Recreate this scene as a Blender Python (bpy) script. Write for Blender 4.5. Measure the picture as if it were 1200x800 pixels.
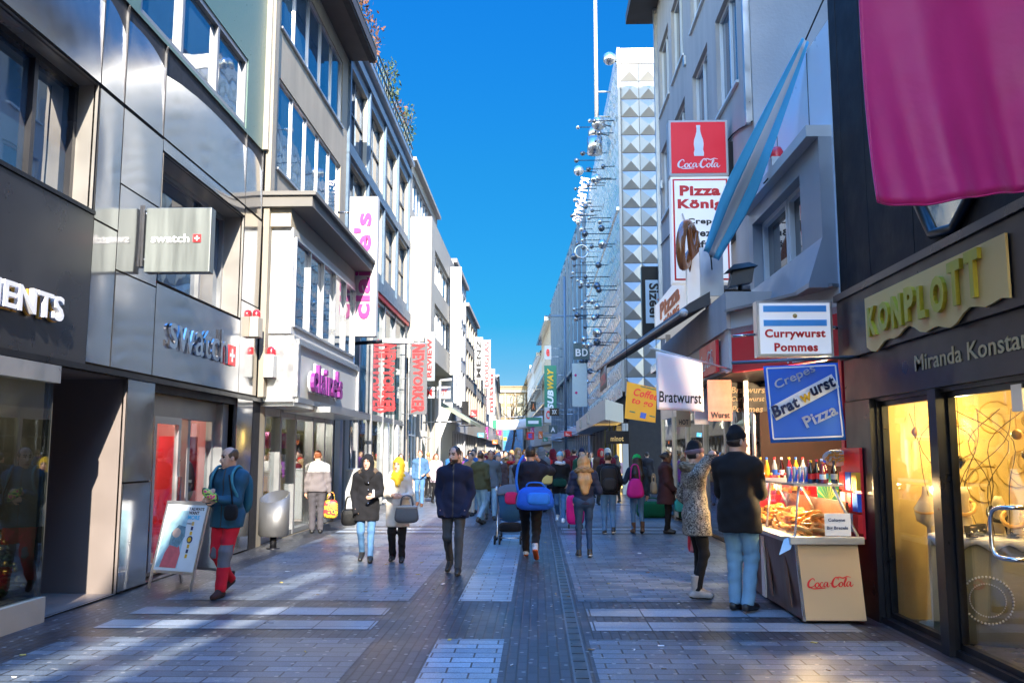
import bpy, math, random
import numpy as np
from mathutils import Vector, Matrix
random.seed(7); RNG = np.random.default_rng(7)
S = bpy.context.scene
for o in list(bpy.data.objects): bpy.data.objects.remove(o)
COL = S.collection
rad = math.radians

# ------------------------------------------------------------------ camera, world, sun, exposure
FPX = 1045.0                                   # focal length in pixels of a 1200 wide frame
PITCH = math.atan(130 / FPX); YAW = math.atan(30 / FPX * math.cos(PITCH)); CAMP = np.array([0, 0, 1.7])
cd = bpy.data.cameras.new('camera'); cam = bpy.data.objects.new('camera', cd); COL.objects.link(cam)
cd.sensor_fit = 'HORIZONTAL'; cd.sensor_width = 36; cd.lens = 36 * FPX / 1200
cd.clip_start = 0.05; cd.clip_end = 3000
cam.location = CAMP; cam.rotation_euler = (math.pi / 2 + PITCH, 0, YAW)
S.camera = cam

SUND = np.array([-0.22, 1.0, -0.60]); SUND = SUND / np.linalg.norm(SUND)   # the way the light travels
SUN_EL = math.asin(-SUND[2]); SUN_AZ = math.atan2(-SUND[0], -SUND[1])       # azimuth from +Y, clockwise towards +X
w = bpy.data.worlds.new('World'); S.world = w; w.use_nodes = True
nt = w.node_tree; nt.nodes.clear()
sky = nt.nodes.new('ShaderNodeTexSky'); sky.sky_type = 'NISHITA'; sky.sun_disc = False
sky.sun_elevation = SUN_EL; sky.sun_rotation = SUN_AZ; sky.air_density = 1.0; sky.dust_density = 0.15; sky.ozone_density = 2.5; sky.altitude = 0
hs = nt.nodes.new('ShaderNodeHueSaturation'); hs.inputs['Saturation'].default_value = 1.0
bgn = nt.nodes.new('ShaderNodeBackground'); bgn.inputs['Strength'].default_value = 0.15
wo = nt.nodes.new('ShaderNodeOutputWorld')
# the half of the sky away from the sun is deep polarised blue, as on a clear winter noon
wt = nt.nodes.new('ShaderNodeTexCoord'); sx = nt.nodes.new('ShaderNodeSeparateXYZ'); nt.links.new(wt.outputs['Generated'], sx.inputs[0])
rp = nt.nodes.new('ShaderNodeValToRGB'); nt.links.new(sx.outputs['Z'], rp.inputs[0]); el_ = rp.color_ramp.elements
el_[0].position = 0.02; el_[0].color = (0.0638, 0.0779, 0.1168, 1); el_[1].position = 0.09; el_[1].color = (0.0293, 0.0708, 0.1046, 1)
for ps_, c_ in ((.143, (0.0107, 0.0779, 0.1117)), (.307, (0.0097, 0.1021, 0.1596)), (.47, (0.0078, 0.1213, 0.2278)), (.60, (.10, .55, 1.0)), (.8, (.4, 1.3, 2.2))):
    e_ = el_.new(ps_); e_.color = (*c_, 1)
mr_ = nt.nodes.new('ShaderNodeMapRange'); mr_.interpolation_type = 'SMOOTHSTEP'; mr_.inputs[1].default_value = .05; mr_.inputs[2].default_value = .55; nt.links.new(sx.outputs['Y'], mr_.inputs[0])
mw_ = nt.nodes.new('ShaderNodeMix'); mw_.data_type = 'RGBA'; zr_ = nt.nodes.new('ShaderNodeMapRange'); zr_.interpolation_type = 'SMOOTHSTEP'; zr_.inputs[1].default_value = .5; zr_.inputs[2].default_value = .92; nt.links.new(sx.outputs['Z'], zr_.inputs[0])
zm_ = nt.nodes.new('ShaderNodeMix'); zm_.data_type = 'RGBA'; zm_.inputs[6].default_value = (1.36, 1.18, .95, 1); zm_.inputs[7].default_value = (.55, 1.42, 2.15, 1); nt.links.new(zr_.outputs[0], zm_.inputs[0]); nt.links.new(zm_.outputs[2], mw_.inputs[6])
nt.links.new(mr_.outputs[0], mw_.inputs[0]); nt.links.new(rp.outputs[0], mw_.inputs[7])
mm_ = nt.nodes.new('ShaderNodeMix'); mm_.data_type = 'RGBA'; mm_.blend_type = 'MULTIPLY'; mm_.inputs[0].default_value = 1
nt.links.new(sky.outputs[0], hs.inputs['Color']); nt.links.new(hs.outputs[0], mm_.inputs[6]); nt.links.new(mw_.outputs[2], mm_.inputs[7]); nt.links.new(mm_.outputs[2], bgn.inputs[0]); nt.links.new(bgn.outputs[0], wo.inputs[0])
sl = bpy.data.lights.new('sun', 'SUN'); sl.energy = 2.3; sl.angle = rad(0.3); sl.color = (1.0, 0.91, 0.78)
sun = bpy.data.objects.new('sun', sl); COL.objects.link(sun); sun.location = (20, -60, 40)
sun.rotation_euler = Vector(SUND).to_track_quat('-Z', 'Y').to_euler()
S.view_settings.view_transform = 'Standard'; S.view_settings.look = 'None'
S.view_settings.exposure = 2.65; S.view_settings.gamma = 1.0; S.view_settings.use_curve_mapping = False
S.cycles.max_bounces = 8; S.cycles.transparent_max_bounces = 16; S.cycles.glossy_bounces = 4
S.cycles.caustics_reflective = False; S.cycles.caustics_refractive = False
S.cycles.sample_clamp_indirect = 6.0

# measuring: where a line of sight of the reference photo meets a real plane of the street
_f = np.array([-math.sin(YAW) * math.cos(PITCH), math.cos(YAW) * math.cos(PITCH), math.sin(PITCH)])
_r = np.array([math.cos(YAW), math.sin(YAW), 0]); _u = np.cross(_r, _f)
def P(x, y, **k):
    ax = 'XYZ'.index(list(k)[0]); v = list(k.values())[0]
    r = _f * FPX + _r * (x - 600) - _u * (y - 400)
    return CAMP + r * (v - CAMP[ax]) / r[ax]

# ------------------------------------------------------------------ materials
MATS = {}
def nodes(name):
    m = bpy.data.materials.new(name); m.use_nodes = True
    return m, m.node_tree, m.node_tree.nodes['Principled BSDF']
def link(t, a, b): t.links.new(a, b)
def mat(name, col, rough=0.6, metal=0.0, var=0.12, scale=6.0, bump=0.0, bscale=60.0, spec=0.5, emit=0.0, ior=None, coat=0.0, sheen=0.0, rvar=0.08, stretch=None):
    """plain surface with a little uneven tone and gloss"""
    if name in MATS: return MATS[name]
    m, t, b = nodes(name); N = t.nodes
    tc = N.new('ShaderNodeTexCoord'); mp = N.new('ShaderNodeMapping'); link(t, tc.outputs['Object'], mp.inputs[0])
    if stretch: mp.inputs['Scale'].default_value = stretch
    n = N.new('ShaderNodeTexNoise'); n.inputs['Scale'].default_value = scale; n.inputs['Detail'].default_value = 5
    link(t, mp.outputs[0], n.inputs['Vector'])
    mx = N.new('ShaderNodeMix'); mx.data_type = 'RGBA'
    c = np.array(col[:3]); lo = np.clip(c * (1 - var), 0, 1); hi = np.clip(c * (1 + var), 0, 1)
    mx.inputs[6].default_value = (*lo, 1); mx.inputs[7].default_value = (*hi, 1)
    link(t, n.outputs['Fac'], mx.inputs[0]); link(t, mx.outputs[2], b.inputs['Base Color'])
    mr = N.new('ShaderNodeMapRange'); mr.inputs[1].default_value = 0.3; mr.inputs[2].default_value = 0.7
    mr.inputs[3].default_value = max(0.01, rough - rvar); mr.inputs[4].default_value = min(1, rough + rvar)
    link(t, n.outputs['Fac'], mr.inputs[0]); link(t, mr.outputs[0], b.inputs['Roughness'])
    b.inputs['Metallic'].default_value = metal; b.inputs['Specular IOR Level'].default_value = spec
    if ior: b.inputs['IOR'].default_value = ior
    if coat: b.inputs['Coat Weight'].default_value = coat; b.inputs['Coat Roughness'].default_value = 0.08
    if sheen: b.inputs['Sheen Weight'].default_value = sheen
    if bump:
        n2 = N.new('ShaderNodeTexNoise'); n2.inputs['Scale'].default_value = bscale; n2.inputs['Detail'].default_value = 4
        link(t, mp.outputs[0], n2.inputs['Vector'])
        bp = N.new('ShaderNodeBump'); bp.inputs['Strength'].default_value = bump; bp.inputs['Distance'].default_value = 0.02
        link(t, n2.outputs['Fac'], bp.inputs['Height']); link(t, bp.outputs[0], b.inputs['Normal'])
    if emit:
        link(t, mx.outputs[2], b.inputs['Emission Color']); b.inputs['Emission Strength'].default_value = emit
    MATS[name] = m; return m
def glass(name, tint=(0.9, 0.93, 0.93), ior=1.5, rough=0.0):
    """see-through sheet: mirror by Fresnel, the rest straight through"""
    if name in MATS: return MATS[name]
    m, t, b = nodes(name); N = t.nodes; N.remove(b)
    fr = N.new('ShaderNodeFresnel'); ge = N.new('ShaderNodeNewGeometry'); mi_ = N.new('ShaderNodeMix'); mi_.data_type = 'FLOAT'
    mi_.inputs[2].default_value = ior; mi_.inputs[3].default_value = 1 / ior; link(t, ge.outputs['Backfacing'], mi_.inputs[0]); link(t, mi_.outputs[0], fr.inputs['IOR'])
    tr = N.new('ShaderNodeBsdfTransparent'); tr.inputs[0].default_value = (*tint, 1)
    gl = N.new('ShaderNodeBsdfGlossy'); gl.inputs['Roughness'].default_value = rough; gl.inputs['Color'].default_value = (0.95, 0.97, 1, 1)
    nz = N.new('ShaderNodeTexNoise'); nz.inputs['Scale'].default_value = 1.3
    bp = N.new('ShaderNodeBump'); bp.inputs['Strength'].default_value = 0.02; bp.inputs['Distance'].default_value = 0.05
    tc = N.new('ShaderNodeTexCoord'); link(t, tc.outputs['Object'], nz.inputs['Vector'])
    link(t, nz.outputs['Fac'], bp.inputs['Height']); link(t, bp.outputs[0], gl.inputs['Normal'])
    mx = N.new('ShaderNodeMixShader'); link(t, fr.outputs[0], mx.inputs[0]); link(t, tr.outputs[0], mx.inputs[1]); link(t, gl.outputs[0], mx.inputs[2])
    link(t, mx.outputs[0], N['Material Output'].inputs[0]); MATS[name] = m; return m
def window_glass(name, col=(0.02, 0.03, 0.045), ior=2.3, wav=0.06):
    """upper-floor glass seen from the street: dark room behind, strong reflections, slightly wavy"""
    if name in MATS: return MATS[name]
    m, t, b = nodes(name); N = t.nodes
    b.inputs['IOR'].default_value = ior; b.inputs['Roughness'].default_value = 0.02
    tc = N.new('ShaderNodeTexCoord')
    n = N.new('ShaderNodeTexNoise'); n.inputs['Scale'].default_value = 0.8; link(t, tc.outputs['Object'], n.inputs['Vector'])
    bp = N.new('ShaderNodeBump'); bp.inputs['Strength'].default_value = wav; bp.inputs['Distance'].default_value = 0.06
    link(t, n.outputs['Fac'], bp.inputs['Height']); link(t, bp.outputs[0], b.inputs['Normal'])
    n3 = N.new('ShaderNodeTexNoise'); n3.inputs['Scale'].default_value = 0.5; link(t, tc.outputs['Object'], n3.inputs['Vector'])
    mx = N.new('ShaderNodeMix'); mx.data_type = 'RGBA'; mx.inputs[6].default_value = (*[c * .6 for c in col], 1); mx.inputs[7].default_value = (*[c * 1.6 for c in col], 1)
    link(t, n3.outputs['Fac'], mx.inputs[0]); link(t, mx.outputs[2], b.inputs['Base Color'])
    MATS[name] = m; return m
def paver(name, c1, c2, mortar, bw, bh, rot=0.0, rough=0.36, off=0.5):
    if name in MATS: return MATS[name]
    m, t, b = nodes(name); N = t.nodes
    tc = N.new('ShaderNodeTexCoord'); mp = N.new('ShaderNodeMapping'); mp.inputs['Rotation'].default_value = (0, 0, rot)
    link(t, tc.outputs['Object'], mp.inputs[0])
    br = N.new('ShaderNodeTexBrick'); br.inputs['Scale'].default_value = 1.0
    br.inputs['Brick Width'].default_value = bw; br.inputs['Row Height'].default_value = bh; br.inputs['Mortar Size'].default_value = 0.009
    br.inputs['Mortar Smooth'].default_value = 0.3; br.offset = off
    br.inputs['Color1'].default_value = (*c1, 1); br.inputs['Color2'].default_value = (*c2, 1); br.inputs['Mortar'].default_value = (*mortar, 1)
    link(t, mp.outputs[0], br.inputs['Vector'])
    n = N.new('ShaderNodeTexNoise'); n.inputs['Scale'].default_value = 0.9; n.inputs['Detail'].default_value = 6; link(t, tc.outputs['Object'], n.inputs['Vector'])
    n2 = N.new('ShaderNodeTexNoise'); n2.inputs['Scale'].default_value = 90; n2.inputs['Detail'].default_value = 3; link(t, tc.outputs['Object'], n2.inputs['Vector'])
    mr = N.new('ShaderNodeMapRange'); mr.inputs[1].default_value = .3; mr.inputs[2].default_value = .72; mr.inputs[3].default_value = .7; mr.inputs[4].default_value = 1.2
    link(t, n.outputs['Fac'], mr.inputs[0])
    mu = N.new('ShaderNodeMix'); mu.data_type = 'RGBA'; mu.blend_type = 'MULTIPLY'; mu.inputs[0].default_value = 1
    link(t, br.outputs['Color'], mu.inputs[6]); link(t, mr.outputs[0], mu.inputs[7])
    mr2 = N.new('ShaderNodeMapRange'); mr2.inputs[1].default_value = .3; mr2.inputs[2].default_value = .7; mr2.inputs[3].default_value = .7; mr2.inputs[4].default_value = 1.3
    link(t, n2.outputs['Fac'], mr2.inputs[0])
    mu2 = N.new('ShaderNodeMix'); mu2.data_type = 'RGBA'; mu2.blend_type = 'MULTIPLY'; mu2.inputs[0].default_value = 1
    link(t, mu.outputs[2], mu2.inputs[6]); link(t, mr2.outputs[0], mu2.inputs[7])
    # trodden chewing gum: small pale round spots
    vo = N.new('ShaderNodeTexVoronoi'); vo.voronoi_dimensions = '2D'; vo.inputs['Scale'].default_value = 4.2; link(t, tc.outputs['Object'], vo.inputs['Vector'])
    lt = N.new('ShaderNodeMath'); lt.operation = 'LESS_THAN'; lt.inputs[1].default_value = 0.075; link(t, vo.outputs['Distance'], lt.inputs[0])
    gm = N.new('ShaderNodeMix'); gm.data_type = 'RGBA'; gm.inputs[7].default_value = (.34, .34, .33, 1)
    ms = N.new('ShaderNodeMath'); ms.operation = 'MULTIPLY'; ms.inputs[1].default_value = .7; link(t, lt.outputs[0], ms.inputs[0])
    link(t, ms.outputs[0], gm.inputs[0]); link(t, mu2.outputs[2], gm.inputs[6]); link(t, gm.outputs[2], b.inputs['Base Color'])
    rr = N.new('ShaderNodeMapRange'); rr.inputs[1].default_value = .3; rr.inputs[2].default_value = .7; rr.inputs[3].default_value = rough - .05; rr.inputs[4].default_value = rough + .12
    link(t, n.outputs['Fac'], rr.inputs[0]); link(t, rr.outputs[0], b.inputs['Roughness'])
    ad = N.new('ShaderNodeMath'); ad.operation = 'MULTIPLY_ADD'; ad.inputs[1].default_value = -1.0; ad.inputs[2].default_value = 1.0
    link(t, br.outputs['Fac'], ad.inputs[0])
    ad2 = N.new('ShaderNodeMath'); ad2.operation = 'MULTIPLY_ADD'; ad2.inputs[1].default_value = .25; link(t, n2.outputs['Fac'], ad2.inputs[0]); link(t, ad.outputs[0], ad2.inputs[2])
    bp = N.new('ShaderNodeBump'); bp.inputs['Strength'].default_value = .4; bp.inputs['Distance'].default_value = .006
    link(t, ad2.outputs[0], bp.inputs['Height']); link(t, bp.outputs[0], b.inputs['Normal'])
    MATS[name] = m; return m
def pattern(name, kind, cols, scale, rough=.8):
    """cloth with a print: 'leopard', 'check', 'stripe'"""
    if name in MATS: return MATS[name]
    m, t, b = nodes(name); N = t.nodes
    tc = N.new('ShaderNodeTexCoord')
    if kind == 'leopard':
        a = N.new('ShaderNodeTexNoise'); a.inputs['Scale'].default_value = scale; a.inputs['Detail'].default_value = 2; a.inputs['Distortion'].default_value = 1.5
        out = a.outputs['Fac']
    elif kind == 'check':
        a = N.new('ShaderNodeTexVoronoi'); a.inputs['Scale'].default_value = scale; out = a.outputs['Distance']
    else:
        a = N.new('ShaderNodeTexWave'); a.inputs['Scale'].default_value = scale; a.inputs['Distortion'].default_value = 3; out = a.outputs['Fac']
    link(t, tc.outputs['Object'], a.inputs['Vector'])
    cr = N.new('ShaderNodeValToRGB'); cr.color_ramp.interpolation = 'CONSTANT'
    e = cr.color_ramp.elements
    st = np.linspace(.36, .62, len(cols) - 1) if len(cols) > 2 else [.5]
    e[0].position = 0; e[0].color = (*cols[0], 1); e[1].position = st[0]; e[1].color = (*cols[1], 1)
    for p_, c in zip(st[1:], cols[2:]):
        x = e.new(p_); x.color = (*c, 1)
    link(t, out, cr.inputs[0]); link(t, cr.outputs[0], b.inputs['Base Color']); b.inputs['Roughness'].default_value = rough
    MATS[name] = m; return m

M = dict(
 steel=mat('panel_steel', (.46, .46, .47), .13, .9, .10, 1.5, rvar=.05),
 steel_dark=mat('panel_dark', (.055, .055, .06), .3, .55, .2, 1.5),
 alu=mat('aluminium', (.55, .56, .57), .35, .9, .08, 4),
 chrome=mat('polished_steel', (.7, .7, .72), .12, 1, .05, 4),
 dark=mat('dark_gap', (.012, .012, .014), .7), blackm=mat('black_metal', (.009, .0095, .012), .35, .1, .3, 5, spec=.35),
 blackfab=mat('black_cladding', (.007, .0075, .010), .6, .0, .35, 2.5, .15, 9, spec=.2),
 white=mat('white_paint', (.52, .52, .51), .5, 0, .05, 3), offw=mat('cream_render', (.36, .33, .27), .75, 0, .08, 2.2, .1, 40),
 concrete=mat('concrete', (.33, .29, .225), .8, 0, .34, 2.4, .3, 45, stretch=(1, 1, .2)), conc_d=mat('grey_render', (.43, .39, .36), .85, 0, .3, 2.2, .3, 30, stretch=(1, 1, .16)),
 stone=mat('green_stone', (.10, .17, .14), .35, 0, .35, 14), beige=mat('beige_stone', (.45, .40, .31), .75, 0, .14, 3, .15, 40),
 frame=mat('window_frame', (.30, .31, .32), .4, .6, .06, 5), framew=mat('white_frame', (.72, .72, .71), .45, 0, .04, 5), framed=mat('dark_frame', (.05, .065, .085), .4, .4, .1, 5),
 bluef=mat('blue_grey_beam', (.10, .15, .21), .4, .4, .1, 5),
 wg=window_glass('window_glass'), wgb=window_glass('window_glass_blue', (.03, .07, .12), 2.6, .09), wgd=window_glass('window_glass_dull', (.05, .055, .06), 1.9, .05),
 wgt=window_glass('window_glass_teal', (.05, .10, .11), 2.2, .05),
 glass=glass('shop_glass'), glassd=glass('dark_shop_glass', (.55, .6, .6), 1.7), glasscase=glass('case_glass', (.95, .97, .96), 1.45),
 red=mat('red_panel', (.70, .012, .025), .4, 0, .1, 3), redtxt=mat('red_letter', (.80, .025, .03), .4), pink=mat('pink_letter', (.36, .03, .20), .45),
 navytxt=mat('navy_letter', (.01, .02, .09), .5), blacktxt=mat('black_letter', (.012, .012, .014), .5), whitetxt=mat('white_letter', (.82, .82, .82), .45),
 gold=mat('gold_sheet', (.80, .47, .14), .38, .0, .08, 2), goldl=mat('gold_letter', (.55, .40, .02), .4, .0, .15, 8),
 orange=mat('orange_letter', (.75, .15, .02), .5), yellow=mat('yellow_sheet', (.75, .42, .02), .5, 0, .08, 3),
 lit=mat('backlit_white', (.78, .78, .77), .4, 0, .03, 3, emit=.07), litred=mat('backlit_red', (.62, .012, .03), .35, 0, .08, 3, emit=.07),
 blue=mat('blue_banner', (.015, .13, .62), .5, 0, .12, 2), lblue=mat('pale_blue_cloth', (.10, .54, .92), .6, 0, .1, 2, .35, 7),
 whitecloth=mat('white_cloth', (.74, .74, .76), .75, 0, .06, 3), magenta=mat('magenta_cloth', (.60, .004, .15), .55, 0, .2, 1.6, .5, 5, sheen=.4),
 green=mat('green_sheet', (.02, .20, .12), .5), teal=mat('teal_sign', (.015, .07, .09), .4),
 wood=mat('brown_panel', (.09, .03, .018), .35, 0, .4, 5, stretch=(1, 1, .2)), brown=mat('brown_awning', (.055, .048, .044), .6, 0, .2, 3),
 cream=mat('cream_laminate', (.62, .44, .25), .4, 0, .04, 2), paper=mat('paper', (.8, .8, .8), .6, 0, .03, 5),
 plastic_b=mat('black_plastic', (.015, .015, .016), .45, 0, .2, 8), rubber=mat('rubber', (.02, .02, .02), .8),
 bin=mat('bin_steel', (.13, .13, .13), .45, .6, .1, 5), redlamp=mat('red_beacon', (.7, .02, .03), .2), utility=mat('grey_cabinet_paint', (.42, .43, .42), .5, 0, .06, 4),
 curtain=mat('pale_curtain', (.5, .5, .46), .8), lamp=mat('lamp_white', (1, .8, .45), .5, emit=4), interior=mat('shop_interior', (.35, .28, .18), .7, 0, .3, 2),
 olive=mat('yellow_green_panel', (.30, .30, .03), .5), leaf=mat('leaf', (.05, .075, .02), .6, 0, .5, 20), leafd=mat('dry_leaf', (.16, .06, .02), .7, 0, .4, 20), bark=mat('bark', (.07, .05, .035), .9, 0, .3, 10),
)

# ------------------------------------------------------------------ mesh building
def origin(o):
    v = Vector((0, 0, 0))
    while o is not None: v += o.location; o = o.parent
    return v
class MB:
    def __init__(s): s.v = []; s.f = []; s.m = []; s.sm = []
    def add(s, vs, fs, mi=0, sm=False):
        k = len(s.v); s.v += [tuple(map(float, p)) for p in vs]
        for f in fs: s.f.append([i + k for i in f]); s.m.append(mi); s.sm.append(sm)
        return s
    def box(s, x0, x1, y0, y1, z0, z1, mi=0):
        return s.add([(x0, y0, z0), (x1, y0, z0), (x1, y1, z0), (x0, y1, z0), (x0, y0, z1), (x1, y0, z1), (x1, y1, z1), (x0, y1, z1)],
              [(0, 3, 2, 1), (4, 5, 6, 7), (0, 1, 5, 4), (1, 2, 6, 5), (2, 3, 7, 6), (3, 0, 4, 7)], mi)
    def obox(s, c, U, V, W, mi=0):
        """box on a corner c with three edge vectors"""
        c, U, V, W = map(np.asarray, (c, U, V, W))
        p = [c, c + U, c + U + V, c + V]; p = p + [q + W for q in p]
        fs = [(0, 3, 2, 1), (4, 5, 6, 7), (0, 1, 5, 4), (1, 2, 6, 5), (2, 3, 7, 6), (3, 0, 4, 7)]
        if np.dot(np.cross(U, V), W) < 0: fs = [f[::-1] for f in fs]
        return s.add(p, fs, mi)
    def quad(s, a, b, c, d, mi=0): return s.add([a, b, c, d], [(0, 1, 2, 3)], mi)
    def prism(s, pts, W, mi=0):
        """closed polygon (3d points) pushed along W"""
        n = len(pts); pts = [np.asarray(p, float) for p in pts]; W = np.asarray(W, float)
        fs = [tuple(range(n))[::-1], tuple(range(n, 2 * n))] + [(i, (i + 1) % n, n + (i + 1) % n, n + i) for i in range(n)]
        nrm = sum(np.cross(pts[i] - pts[0], pts[i + 1] - pts[0]) for i in range(1, n - 1))
        if np.dot(nrm, W) < 0: fs = [f[::-1] for f in fs]
        return s.add(pts + [p + W for p in pts], fs, mi)
    def tube(s, pts, r, n=8, mi=0, cap=True, sm=True):
        pts = [np.asarray(p, float) for p in pts]; k = len(pts); rr = r if hasattr(r, '__len__') else [r] * k
        vs = []; prev = None
        for i in range(k):
            d = pts[min(i + 1, k - 1)] - pts[max(i - 1, 0)]; d /= max(np.linalg.norm(d), 1e-9)
            if prev is None: a = np.array([0, 0, 1.]) if abs(d[2]) < .9 else np.array([1., 0, 0])
            else: a = prev
            a = a - d * np.dot(a, d); a /= np.linalg.norm(a); b = np.cross(d, a); prev = a
            for j in range(n):
                t = 2 * math.pi * j / n; vs.append(pts[i] + rr[i] * (math.cos(t) * a + math.sin(t) * b))
        fs = [(i * n + j, i * n + (j + 1) % n, (i + 1) * n + (j + 1) % n, (i + 1) * n + j) for i in range(k - 1) for j in range(n)]
        s.add(vs, fs, mi, sm)
        if cap:
            b0 = len(s.v) - len(vs); s.f += [[b0 + j for j in range(n)][::-1], [b0 + (k - 1) * n + j for j in range(n)]]; s.m += [mi, mi]; s.sm += [False, False]
        return s
    def lathe(s, c, prof, n=20, mi=0, ax='z', sm=True):
        vs = []; c = np.asarray(c, float)
        for r, h in prof:
            for j in range(n):
                t = 2 * math.pi * j / n; p = (r * math.cos(t), r * math.sin(t), h)
                if ax == 'x': p = (p[2], p[0], p[1])
                if ax == 'y': p = (p[0], p[2], p[1])
                vs.append(c + p)
        k = len(prof)
        fs = [(i * n + j, i * n + (j + 1) % n, (i + 1) * n + (j + 1) % n, (i + 1) * n + j) for i in range(k - 1) for j in range(n)]
        if ax == 'y': fs = [f[::-1] for f in fs]
        return s.add(vs, fs, mi, sm)
    def ball(s, c, r, n=12, mi=0, m=7):
        r = r if hasattr(r, '__len__') else (r, r, r)
        vs = [(c[0], c[1], c[2] - r[2])]; 
        for i in range(1, m):
            p = -math.pi / 2 + math.pi * i / m
            for j in range(n):
                t = 2 * math.pi * j / n; vs.append((c[0] + r[0] * math.cos(p) * math.cos(t), c[1] + r[1] * math.cos(p) * math.sin(t), c[2] + r[2] * math.sin(p)))
        vs.append((c[0], c[1], c[2] + r[2])); L = len(vs) - 1
        fs = [(0, 1 + (j + 1) % n, 1 + j) for j in range(n)] + [(L, L - n + j, L - n + (j + 1) % n) for j in range(n)]
        fs += [(1 + i * n + j, 1 + i * n + (j + 1) % n, 1 + (i + 1) * n + (j + 1) % n, 1 + (i + 1) * n + j) for i in range(m - 2) for j in range(n)]
        return s.add(vs, fs, mi, True)
    def build(s, name, mats, parent=None, local=False, bevel=0):
        me = bpy.data.meshes.new(name)
        mats = mats if isinstance(mats, (list, tuple)) else [mats]
        off = origin(parent) if (parent is not None and not local) else Vector((0, 0, 0))
        v = np.array(s.v) - np.array(off) if s.v else np.zeros((0, 3))
        me.from_pydata(v.tolist(), [], s.f)
        for mm in mats: me.materials.append(mm)
        me.polygons.foreach_set('material_index', s.m); me.polygons.foreach_set('use_smooth', s.sm)
        me.update()
        o = bpy.data.objects.new(name, me); COL.objects.link(o)
        if parent is not None: o.parent = parent
        if bevel:
            b = o.modifiers.new('bevel', 'BEVEL'); b.width = bevel; b.segments = 2; b.limit_method = 'ANGLE'
        return o
def tag(o, label=None, cat=None, group=None, kind=None):
    if label: o['label'] = label
    if cat: o['category'] = cat
    if group: o['group'] = group
    if kind: o['kind'] = kind
    return o
def thing(name, label, cat, loc=(0, 0, 0), rot=0, group=None):
    o = bpy.data.objects.new(name, None); COL.objects.link(o); o.location = loc; o.rotation_euler = (0, 0, rot); o.empty_display_size = .2
    return tag(o, label, cat, group)
def copy_tree(o, parent=None):
    c = o.copy(); COL.objects.link(c)
    if parent is not None: c.parent = parent; c.matrix_parent_inverse = o.matrix_parent_inverse
    for ch in list(o.children): copy_tree(ch, c)
    return c

_txt = {}
def text_shape(s, bold, shear, ext):
    k = (s, bold, shear, ext)
    if k in _txt: return _txt[k]
    c = bpy.data.curves.new('t', 'FONT'); c.body = s; c.size = 1; c.resolution_u = 3; c.offset = bold; c.shear = shear; c.extrude = .5; c.space_character = 1 + bold * 2.2
    o = bpy.data.objects.new('t', c)
    me = bpy.data.meshes.new_from_object(o)
    vs = np.zeros(len(me.vertices) * 3); me.vertices.foreach_get('co', vs); vs = vs.reshape(-1, 3)
    fs = [list(p.vertices) for p in me.polygons]
    bpy.data.objects.remove(o); bpy.data.curves.remove(c); bpy.data.meshes.remove(me)
    mn = vs.min(0); mx = vs.max(0)
    _txt[k] = (vs, fs, mn, mx); return _txt[k]
def letters(mb, s, O, U, V, width=None, height=None, depth=.01, bold=.02, shear=0, mi=0, align='l'):
    """raised lettering on a plane: O lower left of the text box, U / V unit directions across / up"""
    vs, fs, mn, mx = text_shape(s, bold, shear, 0)
    U = np.asarray(U, float); V = np.asarray(V, float); Nn = np.cross(U, V); O = np.asarray(O, float)
    sx = width / (mx[0] - mn[0]) if width else None; sy = height / (mx[1] - mn[1]) if height else None
    sx = sx or sy; sy = sy or sx
    wd = sx * (mx[0] - mn[0])
    if align == 'c': O = O - U * wd / 2
    q = O + np.outer((vs[:, 0] - mn[0]) * sx, U) + np.outer((vs[:, 1] - mn[1]) * sy, V) + np.outer((vs[:, 2] + .5) * depth, Nn)
    mb.add(q, fs, mi); return mb
def catmull(pts, n=8):
    p = [np.asarray(q, float) for q in pts]; p = [2 * p[0] - p[1]] + p + [2 * p[-1] - p[-2]]; out = []
    for i in range(1, len(p) - 2):
        for j in range(n):
            t = j / n; a, b, c, d = p[i - 1:i + 3]
            out.append(.5 * (2 * b + (c - a) * t + (2 * a - 5 * b + 4 * c - d) * t * t + (3 * b - a - 3 * c + d) * t ** 3))
    out.append(p[-2]); return out
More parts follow.
